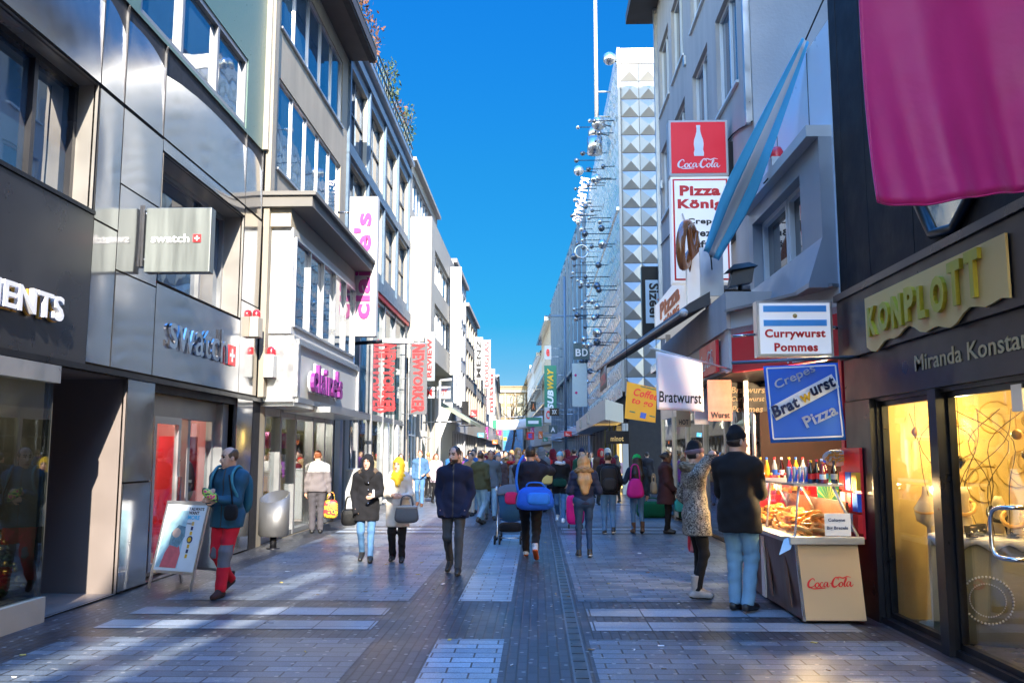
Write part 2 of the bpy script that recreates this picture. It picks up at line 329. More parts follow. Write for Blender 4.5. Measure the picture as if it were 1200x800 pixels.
SCRIPT = [  # flowing hand-written wordmark, strokes of (u, v, half width)
 [(1.0, .62, .02), (.95, .84, .05), (.72, .86, .05), (.42, .55, .1), (.36, .18, .11), (.55, .0, .08), (.85, .1, .04), (1.08, .3, .02)],
 [(.45, .08, .02), (.8, -.12, .05), (1.3, -.12, .06), (1.9, -.1, .04), (2.1, -.16, .02)],
 [(1.28, .46, .04), (1.08, .3, .07), (1.08, .08, .07), (1.26, .0, .04), (1.42, .2, .06), (1.38, .42, .05), (1.26, .47, .03), (1.5, .4, .02)],
 [(1.84, .42, .05), (1.72, .5, .03), (1.55, .28, .07), (1.58, .06, .07), (1.74, .02, .03), (1.95, .2, .02)],
 [(2.3, .44, .04), (2.12, .5, .03), (1.95, .24, .07), (2.0, .04, .06), (2.14, .08, .03), (2.34, .46, .05), (2.3, .12, .07), (2.4, .02, .04), (2.55, .2, .02)],
 [(2.56, .36, .03), (2.74, .38, .04)],
 [(3.42, .66, .02), (3.4, .9, .05), (3.15, .95, .05), (2.88, .6, .1), (2.8, .2, .12), (3.0, .0, .09), (3.28, .12, .04), (3.48, .34, .02)],
 [(3.2, .78, .02), (3.5, .98, .05), (3.9, .86, .06), (4.3, 1.0, .05), (4.72, .92, .02)],
 [(3.7, .46, .04), (3.5, .3, .07), (3.5, .08, .07), (3.68, .0, .04), (3.84, .2, .06), (3.8, .42, .05), (3.68, .47, .03), (3.95, .36, .02)],
 [(4.0, .2, .02), (4.25, .7, .04), (4.24, .88, .03), (4.12, .7, .06), (4.0, .2, .08), (4.08, .02, .05), (4.25, .18, .02)],
 [(4.62, .44, .04), (4.44, .5, .03), (4.27, .24, .07), (4.32, .04, .06), (4.46, .08, .03), (4.66, .46, .05), (4.62, .12, .07), (4.74, .02, .05), (4.95, .22, .02)]]
def script_word(mb, O, U, V, width, depth=.006, mi=0):
    U = np.asarray(U, float); V = np.asarray(V, float); Nn = np.cross(U, V); k = width / 4.7; O = np.asarray(O, float)
    for st in SCRIPT:
        c = catmull([(a - .3, b, h) for a, b, h in st], 6); L = []; Rr = []
        for i, p in enumerate(c):
            d = c[min(i + 1, len(c) - 1)][:2] - c[max(i - 1, 0)][:2]; d = d / max(np.linalg.norm(d), 1e-6); nn = np.array([-d[1], d[0]])
            h = max(p[2], .012); L.append(p[:2] + nn * h); Rr.append(p[:2] - nn * h)
        f = lambda q, z: O + U * q[0] * k + V * q[1] * k + Nn * z
        n = len(c); vs = [f(q, depth) for q in L] + [f(q, depth) for q in Rr]
        mb.add(vs, [(i, n + i, n + i + 1, i + 1) for i in range(n - 1)], mi)
    return mb
def cloth(mb, fn, nu, nv, mi=0, thick=.006):
    """two-sided sheet from fn(u, v) -> point"""
    g = np.array([[fn(i / nu, j / nv) for j in range(nv + 1)] for i in range(nu + 1)])
    du = np.gradient(g, axis=0); dv = np.gradient(g, axis=1); n = np.cross(du, dv); n /= np.maximum(np.linalg.norm(n, axis=2, keepdims=True), 1e-9)
    a = g + n * thick / 2; b = g - n * thick / 2; k = nv + 1; T = (nu + 1) * k
    vs = list(a.reshape(-1, 3)) + list(b.reshape(-1, 3)); fs = []
    for i in range(nu):
        for j in range(nv):
            p, q, r, s_ = i * k + j, (i + 1) * k + j, (i + 1) * k + j + 1, i * k + j + 1
            fs += [(p, q, r, s_), (T + s_, T + r, T + q, T + p)]
    ed = [i * k for i in range(nu + 1)] + [nu * k + j for j in range(1, k)] + [i * k + nv for i in range(nu - 1, -1, -1)] + [j for j in range(nv - 1, 0, -1)]
    fs += [(ed[i], T + ed[i], T + ed[(i + 1) % len(ed)], ed[(i + 1) % len(ed)]) for i in range(len(ed))]
    return mb.add(vs, fs, mi, True)

# ------------------------------------------------------------------ facades
class Front:
    """a vertical wall face: O foot of its start, U along it, N out of it"""
    def __init__(s, O, U, N): s.O = np.array(O, float); s.U = np.array(U, float); s.N = np.array(N, float); s.Z = np.array([0, 0, 1.])
    def p(s, u, z, n=0.0): return s.O + s.U * u + s.Z * z + s.N * n
    def box(s, mb, u0, u1, z0, z1, n0, n1, mi=0): return mb.obox(s.p(u0, z0, n0), s.U * (u1 - u0), s.Z * (z1 - z0), s.N * (n1 - n0), mi)
    def wall(s, mb, u0, u1, z0, z1, holes, depth=.25, mi=0, mir=None):
        """front skin with holes and their reveals"""
        us = sorted({u0, u1, *[h[0] for h in holes], *[h[1] for h in holes]}); zs = sorted({z0, z1, *[h[2] for h in holes], *[h[3] for h in holes]})
        us = [u for u in us if u0 <= u <= u1]; zs = [z for z in zs if z0 <= z <= z1]
        flip = np.dot(np.cross(s.U, s.Z), s.N) < 0
        def q(a, b, c, d, m): mb.quad(*((d, c, b, a) if flip else (a, b, c, d)), m)
        for a, b in zip(us, us[1:]):
            for c, d in zip(zs, zs[1:]):
                um, zm = (a + b) / 2, (c + d) / 2
                if any(h[0] < um < h[1] and h[2] < zm < h[3] for h in holes): continue
                q(s.p(a, c), s.p(b, c), s.p(b, d), s.p(a, d), mi)
        r = mi if mir is None else mir
        for h in holes:
            a, b, c, d = h[:4]; e = -depth
            q(s.p(a, c), s.p(a, d), s.p(a, d, e), s.p(a, c, e), r); q(s.p(b, c, e), s.p(b, d, e), s.p(b, d), s.p(b, c), r)
            q(s.p(a, c, e), s.p(b, c, e), s.p(b, c), s.p(a, c), r); q(s.p(a, d), s.p(b, d), s.p(b, d, e), s.p(a, d, e), r)
        return mb
    def window(s, root, u0, u1, z0, z1, depth=.2, nx=2, nz=1, fm=None, gm=None, fw=.06, fd=.07, name='window', splits=None, sill=None):
        fm = fm or M['frame']; gm = gm or M['wg']
        m = MB(); n0, n1 = -depth, -depth + fd
        s.box(m, u0, u1, z0, z0 + fw, n0, n1); s.box(m, u0, u1, z1 - fw, z1, n0, n1)
        s.box(m, u0, u0 + fw, z0 + fw, z1 - fw, n0, n1); s.box(m, u1 - fw, u1, z0 + fw, z1 - fw, n0, n1)
        cu = splits or [u0 + (u1 - u0) * i / nx for i in range(1, nx)]
        for u in cu: s.box(m, u - fw / 2, u + fw / 2, z0 + fw, z1 - fw, n0 + .004, n1 - .004)
        for i in range(1, nz):
            z = z0 + (z1 - z0) * i / nz; s.box(m, u0 + fw, u1 - fw, z - fw / 2, z + fw / 2, n0 + .008, n1 - .008)
        if sill: s.box(m, u0 - .04, u1 + .04, z0 - .05, z0 - .003, -depth, sill)
        w_ = m.build(name, fm, root)
        g = MB(); s.box(g, u0 + fw * .5, u1 - fw * .5, z0 + fw * .5, z1 - fw * .5, n0 + .015, n0 + .03)
        g.build('pane', gm, w_); return w_
    def shell(s, mb, u0, u1, z0, z1, D, mi=0, bottom=False):
        """sides, back and roof behind the face"""
        a = [s.p(u0, z0), s.p(u1, z0), s.p(u1, z0, -D), s.p(u0, z0, -D)]; b = [x + s.Z * (z1 - z0) for x in a]
        fs = [(1, 2, 6, 5), (2, 3, 7, 6), (3, 0, 4, 7), (4, 5, 6, 7)]
        if bottom: fs.append((0, 3, 2, 1))
        if np.dot(np.cross(s.U, s.Z), s.N) < 0: fs = [f[::-1] for f in fs]
        return mb.add(a + b, fs, mi)
def centre(u0, u1, n, w, gap=None):
    """n openings of width w spread evenly between u0 and u1"""
    st = (u1 - u0) / n; return [(u0 + st * i + (st - w) / 2, u0 + st * i + (st + w) / 2) for i in range(n)]
# ------------------------------------------------------------------ ground
XL, XR = -5.1, 3.5
def sheet(name, x0, x1, y0, y1, z, m, parent=None):
    b = MB(); b.quad((x0, y0, z), (x1, y0, z), (x1, y1, z), (x0, y1, z)); return tag(b.build(name, m), kind='structure')
PV_DARK = paver('pavers_dark', (.028, .032, .042), (.052, .058, .072), (.010, .010, .012), .24, .085, rot=math.pi / 2, rough=.36)
PV_FIELD = paver('pavers_grey', (.075, .098, .125), (.165, .20, .24), (.02, .02, .022), .36, .175, rough=.34)
PV_LIGHT = paver('pavers_pale', (.18, .25, .32), (.31, .39, .46), (.03, .03, .033), .36, .175, rough=.30)
PV_ROW = paver('pavers_pale_row', (.19, .225, .265), (.27, .31, .35), (.03, .03, .03), .55, .5, rough=.32, off=0)
sheet('ground', -400, 400, -200, 900, -.004, mat('far_ground', (.07, .07, .072), .8, 0, .2, .5))
sheet('street_pavement', -9.5, 9.5, -60, 215, 0, PV_DARK)
bands = [8.45 + 10.5 * k for k in range(-6, 20)]
for k, y in enumerate(bands):
    ya, yb = y + 2.1, y + 10.5
    sheet('pavement_field', -4.35, -1.5, ya, yb, .004, PV_FIELD)
    sheet('pavement_field', .46, 3.3, ya, yb, .004, PV_FIELD)
    sheet('pavement_strip', -.92, -.31, ya, yb, .004, PV_LIGHT)
    for a, b in ((.42, .86), (1.18, 1.62)):
        sheet('pavement_row', -4.35, -1.62, y + a, y + b, .004, PV_ROW)
        sheet('pavement_row', .52, 3.1, y + a, y + b, .004, PV_ROW)
# slot drain running down the street
b = MB()
b.box(.27, .285, -40, 200, 0, .007); b.box(.385, .40, -40, 200, 0, .007)
for i in range(260):
    y = 2 + i * .28; b.box(.285, .385, y, y + .25, 0, .006, 1)
tag(b.build('drain_channel', [mat('drain_rail', (.16, .18, .20), .4, .6), mat('drain_grate', (.07, .08, .09), .35, .6)]), kind='structure')

# ------------------------------------------------------------------ LEFT 1: metal clad shops
F = Front((XL, 0, 0), (0, 1, 0), (1, 0, 0))
r1 = thing('metal_clad_building', 'shop building clad in large brushed steel panels with recessed windows and red watch shop', 'building', (XL, 9, 0))
b = MB()
hol = [(6.0, 9.75, 4.45, 5.92), (11.58, 14.92, 3.98, 5.74), (9.2, 10.86, .02, 2.6), (11.7, 14.9, .02, 2.5), (4.2, 9.17, .26, 2.5), (10.75, 14.95, 7.34, 8.6)]
F.wall(b, 2, 16.3, 0, 7.28, [h for h in hol if h[3] < 7.2], .02, 0); F.shell(b, 2, 16.3, 0, 12.5, 8, 0)
F.wall(b, 2, 16.3, 7.28, 12.5, [hol[5], (3, 7.5, 7.6, 9.2), (3, 7.5, 10, 11.6), (9, 14.9, 9.9, 11.6)], .15, 1)
b.build('wall', [M['dark'], M['stone']], r1)
# recess boxes behind the openings
b = MB()
def recess(mb, F, h, depth, mi=0, back=True, start=0.0):
    a, b_, c, d = h; e = -depth
    mb.quad(F.p(a, c, start), F.p(a, d, start), F.p(a, d, e), F.p(a, c, e), mi); mb.quad(F.p(b_, c, e), F.p(b_, d, e), F.p(b_, d, start), F.p(b_, c, start), mi)
    mb.quad(F.p(a, d, start), F.p(b_, d, start), F.p(b_, d, e), F.p(a, d, e), mi); mb.quad(F.p(a, c, e), F.p(b_, c, e), F.p(b_, c, start), F.p(a, c, start), mi)
    if back: mb.quad(F.p(b_, c, e), F.p(a, c, e), F.p(a, d, e), F.p(b_, d, e), mi)
recess(b, F, hol[0], .3, 0, False, .034); recess(b, F, hol[1], .42, 0, False, .034)
b.build('window_reveal', mat('reveal_metal', (.36, .34, .31), .35, .5, .05, 2), r1)
b = MB(); recess(b, F, hol[2], 1.7, 0, True, .03)
b.build('entrance_recess', mat('entrance_panel', (.24, .20, .18), .45, .2, .1, 2), r1)
b = MB(); F.box(b, 9.3, 10.3, .03, 2.3, -1.69, -1.62); F.box(b, 9.75, 9.79, .9, 1.4, -1.62, -1.56, 1); F.box(b, 10.3, 10.5, .03, 2.35, -1.69, -1.64, 1)
F.box(b, 9.62, 9.75, 1.35, 1.5, -1.62, -1.6, 1); b.build('door', [M['dark'], M['alu']], r1)
# the panels
b = MB(); rr = random.Random(3)
def panel(y0, y1, z0, z1, mi=0):
    g = .012; y0 += g; y1 -= g; z0 += g; z1 -= g
    t = [rr.uniform(-.008, .008) for _ in range(3)]; n = 6
    def f(u, v):   # faintly pillowed sheet
        return F.p(y0 + (y1 - y0) * u, z0 + (z1 - z0) * v, .034 + t[0] * (u - .5) + t[1] * (v - .5) - (.045 * v if z0 > 5.9 and z1 > 6.5 else 0) + .006 * math.sin(math.pi * u) * math.sin(math.pi * v) * (1 + t[2] * 60))
    k = len(b.v); b.add([f(i / n, j / n) for i in range(n + 1) for j in range(n + 1)], [(i * (n + 1) + j, (i + 1) * (n + 1) + j, (i + 1) * (n + 1) + j + 1, i * (n + 1) + j + 1) for i in range(n) for j in range(n)], mi, True)
    for (ya, za, yb, zb) in ((y0, z0, y1, z0), (y1, z0, y1, z1), (y1, z1, y0, z1), (y0, z1, y0, z0)):
        b.quad(F.p(ya, za, 0), F.p(yb, zb, 0), F.p(yb, zb, .031), F.p(ya, za, .031), mi)
for y0, y1 in ((2, 5), (5, 9.8), (9.8, 10.4), (10.4, 11.55), (11.55, 14.95), (14.95, 15.9)): panel(y0, y1, 5.95, 7.26)
for y0, y1 in ((2, 6.0),): panel(y0, y1, 4.4, 5.92)
for za, zb in ((2.7, 4.35), (4.35, 5.92)): panel(9.8, 10.4, za, zb)
for za, zb in ((2.7, 3.88), (3.88, 4.95), (4.95, 5.92)): panel(10.4, 11.55, za, zb)
for za, zb in ((2.7, 4.3), (4.3, 5.92)): panel(14.95, 15.9, za, zb)
panel(11.55, 14.95, 5.76, 5.94); panel(11.55, 14.95, 2.7, 3.95)
for za, zb in ((0.02, 1.33), (1.33, 2.66)): panel(10.88, 11.68, za, zb); panel(14.95, 15.75, za, zb)
b.build('cladding', M['steel'], r1)
b = MB(); F.box(b, 2, 9.78, 2.68, 4.38, .02, .05); F.box(b, 2, 9.78, 4.385, 4.43, .02, .07, 1); F.box(b, 2, 11.6, 2.61, 2.675, .02, .09, 1); F.box(b, 11.6, 16.25, 2.61, 2.675, .02, .07, 1)
b.build('fascia', [M['steel_dark'], M['blackm']], r1)
for h, d, sp in ((hol[0], .3, [7.6, 8.9]), (hol[1], .4, [13.9])):
    F.window(r1, h[0], h[1], h[2], h[3], d, 1, 1, M['steel_dark'] if h is hol[0] else M['frame'], M['wgb'], .07, .1, splits=sp)
F.window(r1, *hol[5], .12, 3, 1, M['frame'], M['wgb'], .08, .1); F.window(r1, 3, 7.5, 7.6, 9.2, .12, 3, 1, M['frame'], M['wgb']); F.window(r1, 9, 14.9, 9.9, 11.6, .12, 4, 1, M['frame'], M['wgb'])
# letters: cut off name over the left shop, amber backing paints the glow behind
b = MB(); o = P(-92, 385.5, X=XL + .1); q = P(69, 398, X=XL + .1)
letters(b, 'MENTS', (XL + .09, q[1] - 1.42, 3.05), (0, 1, 0), (0, 0, 1), width=1.42, height=.26, depth=.05, bold=.02)
b.build('fascia_letters', [M['whitetxt']], r1)
b = MB(); letters(b, 'MENTS', (XL + .06, q[1] - 1.43, 3.035), (0, 1, 0), (0, 0, 1), width=1.43, height=.27, depth=.025, bold=.03)
b.build('letter_backing', mat('painted_amber_glow', (.55, .3, .05), .5), r1)
b = MB(); letters(b, 'swatch', (XL + .055, 11.95, 3.12), (0, 1, 0), (0, 0, 1), width=2.3, height=.52, depth=.03, bold=.005)
b.build('fascia_letters', M['chrome'], r1)
def swiss(b, U, O, s, d=.02):
    U = np.asarray(U, float); Z = np.array([0, 0, 1.]); N = np.cross(U, Z); O = np.asarray(O, float)
    b.obox(O, U * s, Z * s, N * d, 0); b.obox(O + U * s * .42 + Z * s * .18 + N * d, U * s * .16, Z * s * .64, N * .004, 1); b.obox(O + U * s * .18 + Z * s * .42 + N * d, U * s * .64, Z * s * .16, N * .005, 1)
b = MB(); swiss(b, (0, 1, 0), (XL + .055, 14.32, 3.12), .33); b.build('cross_emblem', [M['redtxt'], M['whitetxt']], r1)
# left glass shop front, dim room behind
b = MB(); F.box(b, 4.2, 9.17, 0, .25, -.2, .1, 0); F.box(b, 4.2, 9.2, 2.42, 2.6, -.06, .1, 1); b.build('shopfront_base', [M['beige'], M['alu']], r1)
b = MB(); F.box(b, 4.2, 9.16, .25, 2.42, .03, .045); b.build('shopfront_glass', M['glassd'], r1)
b = MB(); b.box(XL - 3, XL - .02, 4.2, 4.25, 0, 2.6); b.box(XL - 3, XL - 2.95, 4.2, 9.2, 0, 2.6); b.box(XL - 3, XL - .02, 9.12, 9.17, 0, 2.6); b.box(XL - 3, XL - .02, 4.25, 9.12, 2.55, 2.6); b.box(XL - 3, XL - .02, 4.25, 9.12, .2, .24)
b.box(XL - 2.9, XL - 2.4, 5, 8.5, .3, 1.2, 1); b.box(XL - 1.6, XL - 1.2, 7.6, 8.2, .24, 1.5, 1)
b.build('shop_room', [M['dark'], M['wood']], r1)
# watch shop: grey frames, red room
b = MB()
for y in (11.7, 12.02, 13.55, 14.55): F.box(b, y, y + .1, .02, 2.42, -.34, -.24)
F.box(b, 11.7, 14.9, 2.2, 2.5, -.34, -.22); F.box(b, 11.7, 14.9, .02, .1, -.34, -.24); F.box(b, 14.65, 14.9, .02, 2.5, -.34, -.1)
b.build('shop_frame', M['frame'], r1)
d = MB()
for (a, c, z0, z1) in ((12.12, 12.2, .1, 2.2), (12.95, 13.05, .1, 2.2), (12.2, 12.95, .1, .2), (12.2, 12.95, 2.1, 2.2)): F.box(d, a, c, z0, z1, -.2, -.14)
dr = d.build('door', M['alu'], r1); g = MB(); F.box(g, 12.2, 12.95, .2, 2.1, -.175, -.165); g.build('pane', M['glass'], dr); g = MB(); F.box(g, 12.97, 13.0, .85, 1.35, -.14, -.09); g.build('handle', M['chrome'], dr)
g = MB(); F.box(g, 13.65, 14.55, .1, 2.2, -.3, -.29); g.build('shop_glass', M['glass'], r1); g = MB(); F.box(g, 11.8, 12.02, .1, 2.2, -.3, -.29); g.build('shop_glass', M['glass'], r1)
b = MB(); b.box(XL - 3.4, XL - 3.35, 11.3, 15.3, 0, 2.6, 0); b.box(XL - 3.35, XL - .36, 11.3, 11.35, 0, 2.6, 0); b.box(XL - 3.35, XL - .36, 15.25, 15.3, 0, 2.6, 0); b.box(XL - 3.35, XL - .36, 11.35, 15.25, 2.5, 2.55, 1); b.box(XL - 3.35, XL - .36, 11.35, 15.25, .005, .02, 2)
b.build('shop_room', [mat('red_wall', (.42, .02, .03), .4), M['white'], mat('shop_floor', (.25, .2, .17), .4)], r1)
b = MB(); b.box(XL - .75, XL - .45, 13.7, 14.5, .1, 1.95, 0)
b.lathe((XL - .44, 14.1, 1.25), [(0, .01), (.3, .012), (.33, .0), (.33, -.01)], 28, 1, 'x'); b.box(XL - .432, XL - .425, 14.08, 14.12, 1.25, 1.48, 2); b.box(XL - .432, XL - .425, 14.1, 14.26, 1.23, 1.27, 2)
b.build('watch_display', [M['red'], M['blackm'], M['alu']], r1)
b = MB()
for i in range(6): b.box(XL - 1.5, XL - 1.1, 12.3, 12.9, .5 + i * .22, .53 + i * .22, 0); b.box(XL - 1.42, XL - 1.15, 12.34, 12.86, .53 + i * .22, .6 + i * .22, 1)
b.box(XL - 1.52, XL - 1.5, 12.25, 12.95, .1, 1.95, 2); b.build('display_shelf', [M['white'], M['yellow'], M['olive']], r1)
b = MB(); rg_ = random.Random(6)
for i in range(7):
    for j_ in range(5): b.box(XL - 3.34, XL - 3.2, 11.6 + i * .52, 11.9 + i * .52, .35 + j_ * .42, .62 + j_ * .42, rg_.choice([0, 0, 1, 2, 3]))
b.box(XL - 2.2, XL - 1.6, 13.2, 14.6, .02, 1.0, 0); b.box(XL - 2.15, XL - 1.65, 13.3, 14.5, 1.0, 1.12, 3); b.build('display_case', [M['white'], M['yellow'], M['blacktxt'], M['wood']], r1)
def lamp(name, loc, power, col, size=.3, rot=(0, 0, 0), parent=None):
    l = bpy.data.lights.new(name, 'POINT'); l.energy = power; l.color = col; l.shadow_soft_size = size
    o = bpy.data.objects.new(name, l); COL.objects.link(o); o.location = Vector(loc) - (origin(parent) if parent else Vector((0, 0, 0))); o.parent = parent; return o
lamp('shop_ceiling_lamp', (XL - 1.8, 13.2, 2.3), 32, (1, .82, .6), .2, parent=r1)
lamp('shop_ceiling_lamp', (XL - 1.2, 8.2, 2.2), 25, (1, .75, .45), .2, parent=r1)
# projecting square sign
sg = thing('projecting_sign', 'square brushed metal sign with white lettering and red cross on a steel arm', 'sign', (XL + .1, 11.1, 4.0))
b = MB(); p0 = P(168, 319, Y=11.0); p1 = P(245, 319, Y=11.0); p2 = P(245, 243, Y=11.0)
b.box(p0[0], p1[0], 11.0, 11.16, p0[2], p2[2]); b.build('sign_box', mat('sign_metal', (.20, .22, .21), .38, .55, .15, 3, stretch=(4, 1, .3)), sg, bevel=.01)
wd = p1[0] - p0[0]
b = MB(); letters(b, 'swatch', (p0[0] + wd * .1, 10.992, p0[2] + .38), (1, 0, 0), (0, 0, 1), width=wd * .58, height=.11, depth=.006, bold=.015); b.build('lettering', M['whitetxt'], sg)
b = MB(); swiss(b, (1, 0, 0), (p0[0] + wd * .74, 10.992, p0[2] + .385), .1, .006); b.build('cross_emblem', [M['redtxt'], M['whitetxt']], sg)
b = MB(); b.tube([(XL, 11.08, 4.15), (p0[0] + .02, 11.08, 4.15)], .02); b.tube([(XL, 11.08, 4.75), (p0[0] + .02, 11.08, 4.75)], .02); b.box(XL + .04, XL + .07, 11.02, 11.14, 4.05, 4.85); b.build('arm', M['steel'], sg)
# alarm boxes with red beacons
def beacon(loc, s, label, m=None):
    t = thing('alarm_box', label, 'alarm box', loc)
    b = MB(); x, y, z = loc; b.box(x, x + .16 * s, y - .15 * s, y + .15 * s, z, z + .38 * s); b.build('box', m or M['beige'], t, bevel=.01)
    b = MB(); b.lathe((x + .08 * s, y, z + .38 * s), [(.075 * s, 0), (.075 * s, .08 * s), (.055 * s, .13 * s), (0, .15 * s)], 12); b.build('beacon', M['redlamp'], t)
beacon((XL + .035, 15.55, 3.72), .95, 'cream alarm box with red beacon high on the steel panels')

# ------------------------------------------------------------------ LEFT 2: concrete building with the projecting bay
r2 = thing('concrete_building', 'raw concrete building with blue ribbon windows and projecting shop bay', 'building', (XL, 19.5, 0))
wh = [(16.8, 22.35, 7.25, 9.1), (16.8, 22.35, 10.15, 11.9), (16.6, 22.4, .02, 2.66)]
b = MB(); F.wall(b, 16.3, 23, 0, 12.3, wh, .22, 0); F.shell(b, 16.3, 23, 0, 12.3, 9, 0); F.box(b, 16.0, 16.25, 2.7, 12.3, .035, .14, 0); F.box(b, 15.9, 16.0, 7.3, 12.2, 0, .09, 1); b.build('wall', [M['concrete'], M['beige']], r2)
b = MB(); F.box(b, 15.8, 23.1, 12.3, 12.55, -.5, .75, 0); F.box(b, 15.8, 23.1, 12.24, 12.297, .55, .72, 1); F.shell(b, 16.3, 22.9, 12.55, 15.4, 8, 2);
b.build('roof_slab', [M['brown'], M['dark'], M['white']], r2)
for h in wh[:2]: F.window(r2, *h, .1, 5, 1, M['alu'], M['wgb'], .04, .07, sill=.05)
# bay
BX = .55; G = Front((XL + BX, 0, 0), (0, 1, 0), (1, 0, 0))
b = MB(); F.box(b, 15.95, 22.2, 6.22, 6.42, 0, .95, 0); F.box(b, 15.9, 22.25, 6.425, 6.5, 0, 1.02, 0); F.box(b, 16.1, 22.0, 5.88, 6.216, 0, BX - .03, 1)
b.build('bay_cornice', [mat('cornice_grey', (.17, .16, .145), .7, 0, .2, 3), M['beige']], r2)
b = MB(); F.box(b, 16.2, 21.9, 3.88, 4.02, 0, BX, 0); F.box(b, 16.2, 21.9, 5.72, 5.88, 0, BX, 0); F.box(b, 16.2, 16.3, 4.02, 5.72, 0, BX, 0); F.box(b, 21.8, 21.9, 4.02, 5.72, 0, BX, 0)
F.box(b, 16.192, 16.2, 4.1, 5.6, .16, .3, 1); b.build('bay_casing', [M['white'], M['frame']], r2)
G.window(r2, 16.3, 21.8, 4.02, 5.72, .06, 5, 1, M['alu'], M['wgb'], .045, .1, name='bay_window')
b = MB(); F.box(b, 16.3, 22.05, 2.62, 3.85, 0, .62, 0); F.box(b, 16.2, 16.3, 2.62, 3.85, 0, .62, 1)
F.box(b, 16.36, 21.99, 2.62, 2.72, .62, .68, 1); F.box(b, 16.36, 21.99, 3.7, 3.8, .62, .68, 1); F.box(b, 16.3, 16.42, 2.72, 3.7, .62, .68, 1); F.box(b, 21.9, 22.0, 2.72, 3.7, .62, .68, 1)
F.box(b, 17.8, 22.1, 2.5, 2.615, 0, .95, 1); F.box(b, 16.3, 17.8, 2.55, 2.615, 0, .62, 1)
b.build('shop_fascia', [M['utility'], M['alu']], r2)
b = MB(); o = P(362, 459, X=XL + .7); q = P(397, 466, X=XL + .7)
letters(b, "claire's", (XL + .72, o[1], 2.86), (0, 1, 0), (0, 0, 1), width=q[1] - o[1], height=.58, depth=.07, bold=.03); b.build('fascia_letters', mat('violet_letter', (.2, .03, .2), .4), r2)
b = MB(); letters(b, "claire's", (XL + .68, o[1] - .05, 2.85), (0, 1, 0), (0, 0, 1), width=q[1] - o[1] + .1, height=.62, depth=.035, bold=.05); b.build('letter_backing', M['whitetxt'], r2)
b = MB()
for y in (16.6, 17.7, 18.8, 20.3, 21.4, 22.28): F.box(b, y, y + .12, .02, 2.55, -.2, -.02)
F.box(b, 16.6, 22.4, 2.4, 2.6, -.2, -.03); F.box(b, 16.6, 22.4, .02, .12, -.2, -.03); b.build('shop_frame', M['frame'], r2)
b = MB(); F.box(b, 16.72, 22.28, .12, 2.4, -.13, -.12); b.build('shop_glass', M['glass'], r2)
b = MB(); recess(b, F, wh[2], 3.0, 0); b.build('shop_room', mat('olive_room', (.16, .15, .06), .7, 0, .5, 1.5), r2)
b = MB()
for i in range(5):
    for j in range(4): F.box(b, 16.9 + i * 1.1, 17.7 + i * 1.1, .3 + j * .5, .66 + j * .5, -1.2 - .2 * (i % 2), -1.0, (i * 3 + j) % 3)
b.build('display_goods', [M['pink'], M['yellow'], M['white']], r2); lamp('shop_ceiling_lamp', (XL - 1.3, 19, 2.3), 60, (1, .9, .75), .2, parent=r2)
beacon((XL + .14, 16.12, 3.05), 1.1, 'grey alarm box with red beacon beside the accessory shop fascia', M['utility'])
# vertical projecting sign
cs = thing('banner_sign', 'tall white sign with vertical pink lettering beside the ribbon windows', 'sign', (XL, 22.3, 4.6))
a0 = P(406, 394, Y=22); a1 = P(440, 394, Y=22); a2 = P(440, 230, Y=22)
b = MB(); b.box(a0[0], a1[0], 22, 22.28, a0[2], a2[2]); b.build('sign_box', M['white'], cs, bevel=.02)
hh = a2[2] - a0[2]; ww = a1[0] - a0[0]
b = MB(); letters(b, "claire's", (a0[0] + ww * .8, 21.99, a0[2] + hh * .12), (0, 0, 1), (-1, 0, 0), width=hh * .76, height=ww * .62, depth=.012, bold=.035); b.build('lettering', M['pink'], cs)
b = MB(); b.tube([(XL, 22.14, 5.0), (a0[0] + .05, 22.14, 5.0)], .03); b.tube([(XL, 22.14, 7.8), (a0[0] + .05, 22.14, 7.8)], .03); b.build('bracket', M['steel'], cs)

# ------------------------------------------------------------------ LEFT 3: framed glass building
r3 = thing('framed_glass_building', 'building with dark blue window frames and glazed two storey shop front below', 'building', (XL, 28.5, 0))
cols = [(23.25, 25.75), (26.05, 28.55), (28.85, 31.35), (31.65, 34.2)]
h3 = [(a, c, z0, z1) for a, c in cols for z0, z1 in ((7.45, 9.6), (10.15, 12.3))] + [(23.3, 34.3, .02, 6.7)]
b = MB(); F.wall(b, 23, 34.6, 0, 13.1, h3, .24, 0, 1); F.shell(b, 23, 34.6, 0, 13.1, 9, 0)
b.build('wall', [M['bluef'], M['beige']], r3)
for h in h3[:-1]: F.window(r3, *h, .2, 2, 2, M['framed'], M['wgb'], .06, .08)
b = MB(); F.box(b, 23, 34.6, 6.75, 7.1, 0, .12, 0); F.box(b, 23, 34.6, 9.7, 9.95, 0, .08, 0); F.box(b, 23, 34.6, 12.6, 12.85, 0, .1, 0); F.box(b, 23, 34.6, 6.62, 6.748, .0, .06, 1); F.box(b, 22.9, 34.7, 13.1, 13.25, -.6, .2, 2)
for y in (23.0, 25.85, 28.65, 31.45, 34.3): F.box(b, y + .02, y + .18, 7.1, 12.6, 0, .07, 0)
b.build('storey_beam', [M['bluef'], M['red'], M['alu']], r3)
b = MB()
for y in (23.3, 25.4, 27.5, 29.6, 31.8, 34.15): F.box(b, y, y + .14, .02, 6.7, -.2, -.02, 0)
for z in (2.7, 6.5): F.box(b, 23.3, 34.3, z, z + .18, -.19, -.05, 0)
for y in (24.2, 30.4, 32.6): F.box(b, y, y + .3, .02, 2.7, -.18, .0, 1)
b.build('shop_frame', [M['frame'], M['white']], r3)
b = MB(); F.box(b, 23.4, 34.2, 2.9, 6.5, -.13, -.12); b.build('shop_window', M['wgt'], r3)
b = MB(); F.box(b, 23.4, 34.2, .1, 2.7, -.13, -.12); b.build('shop_glass', M['glassd'], r3)
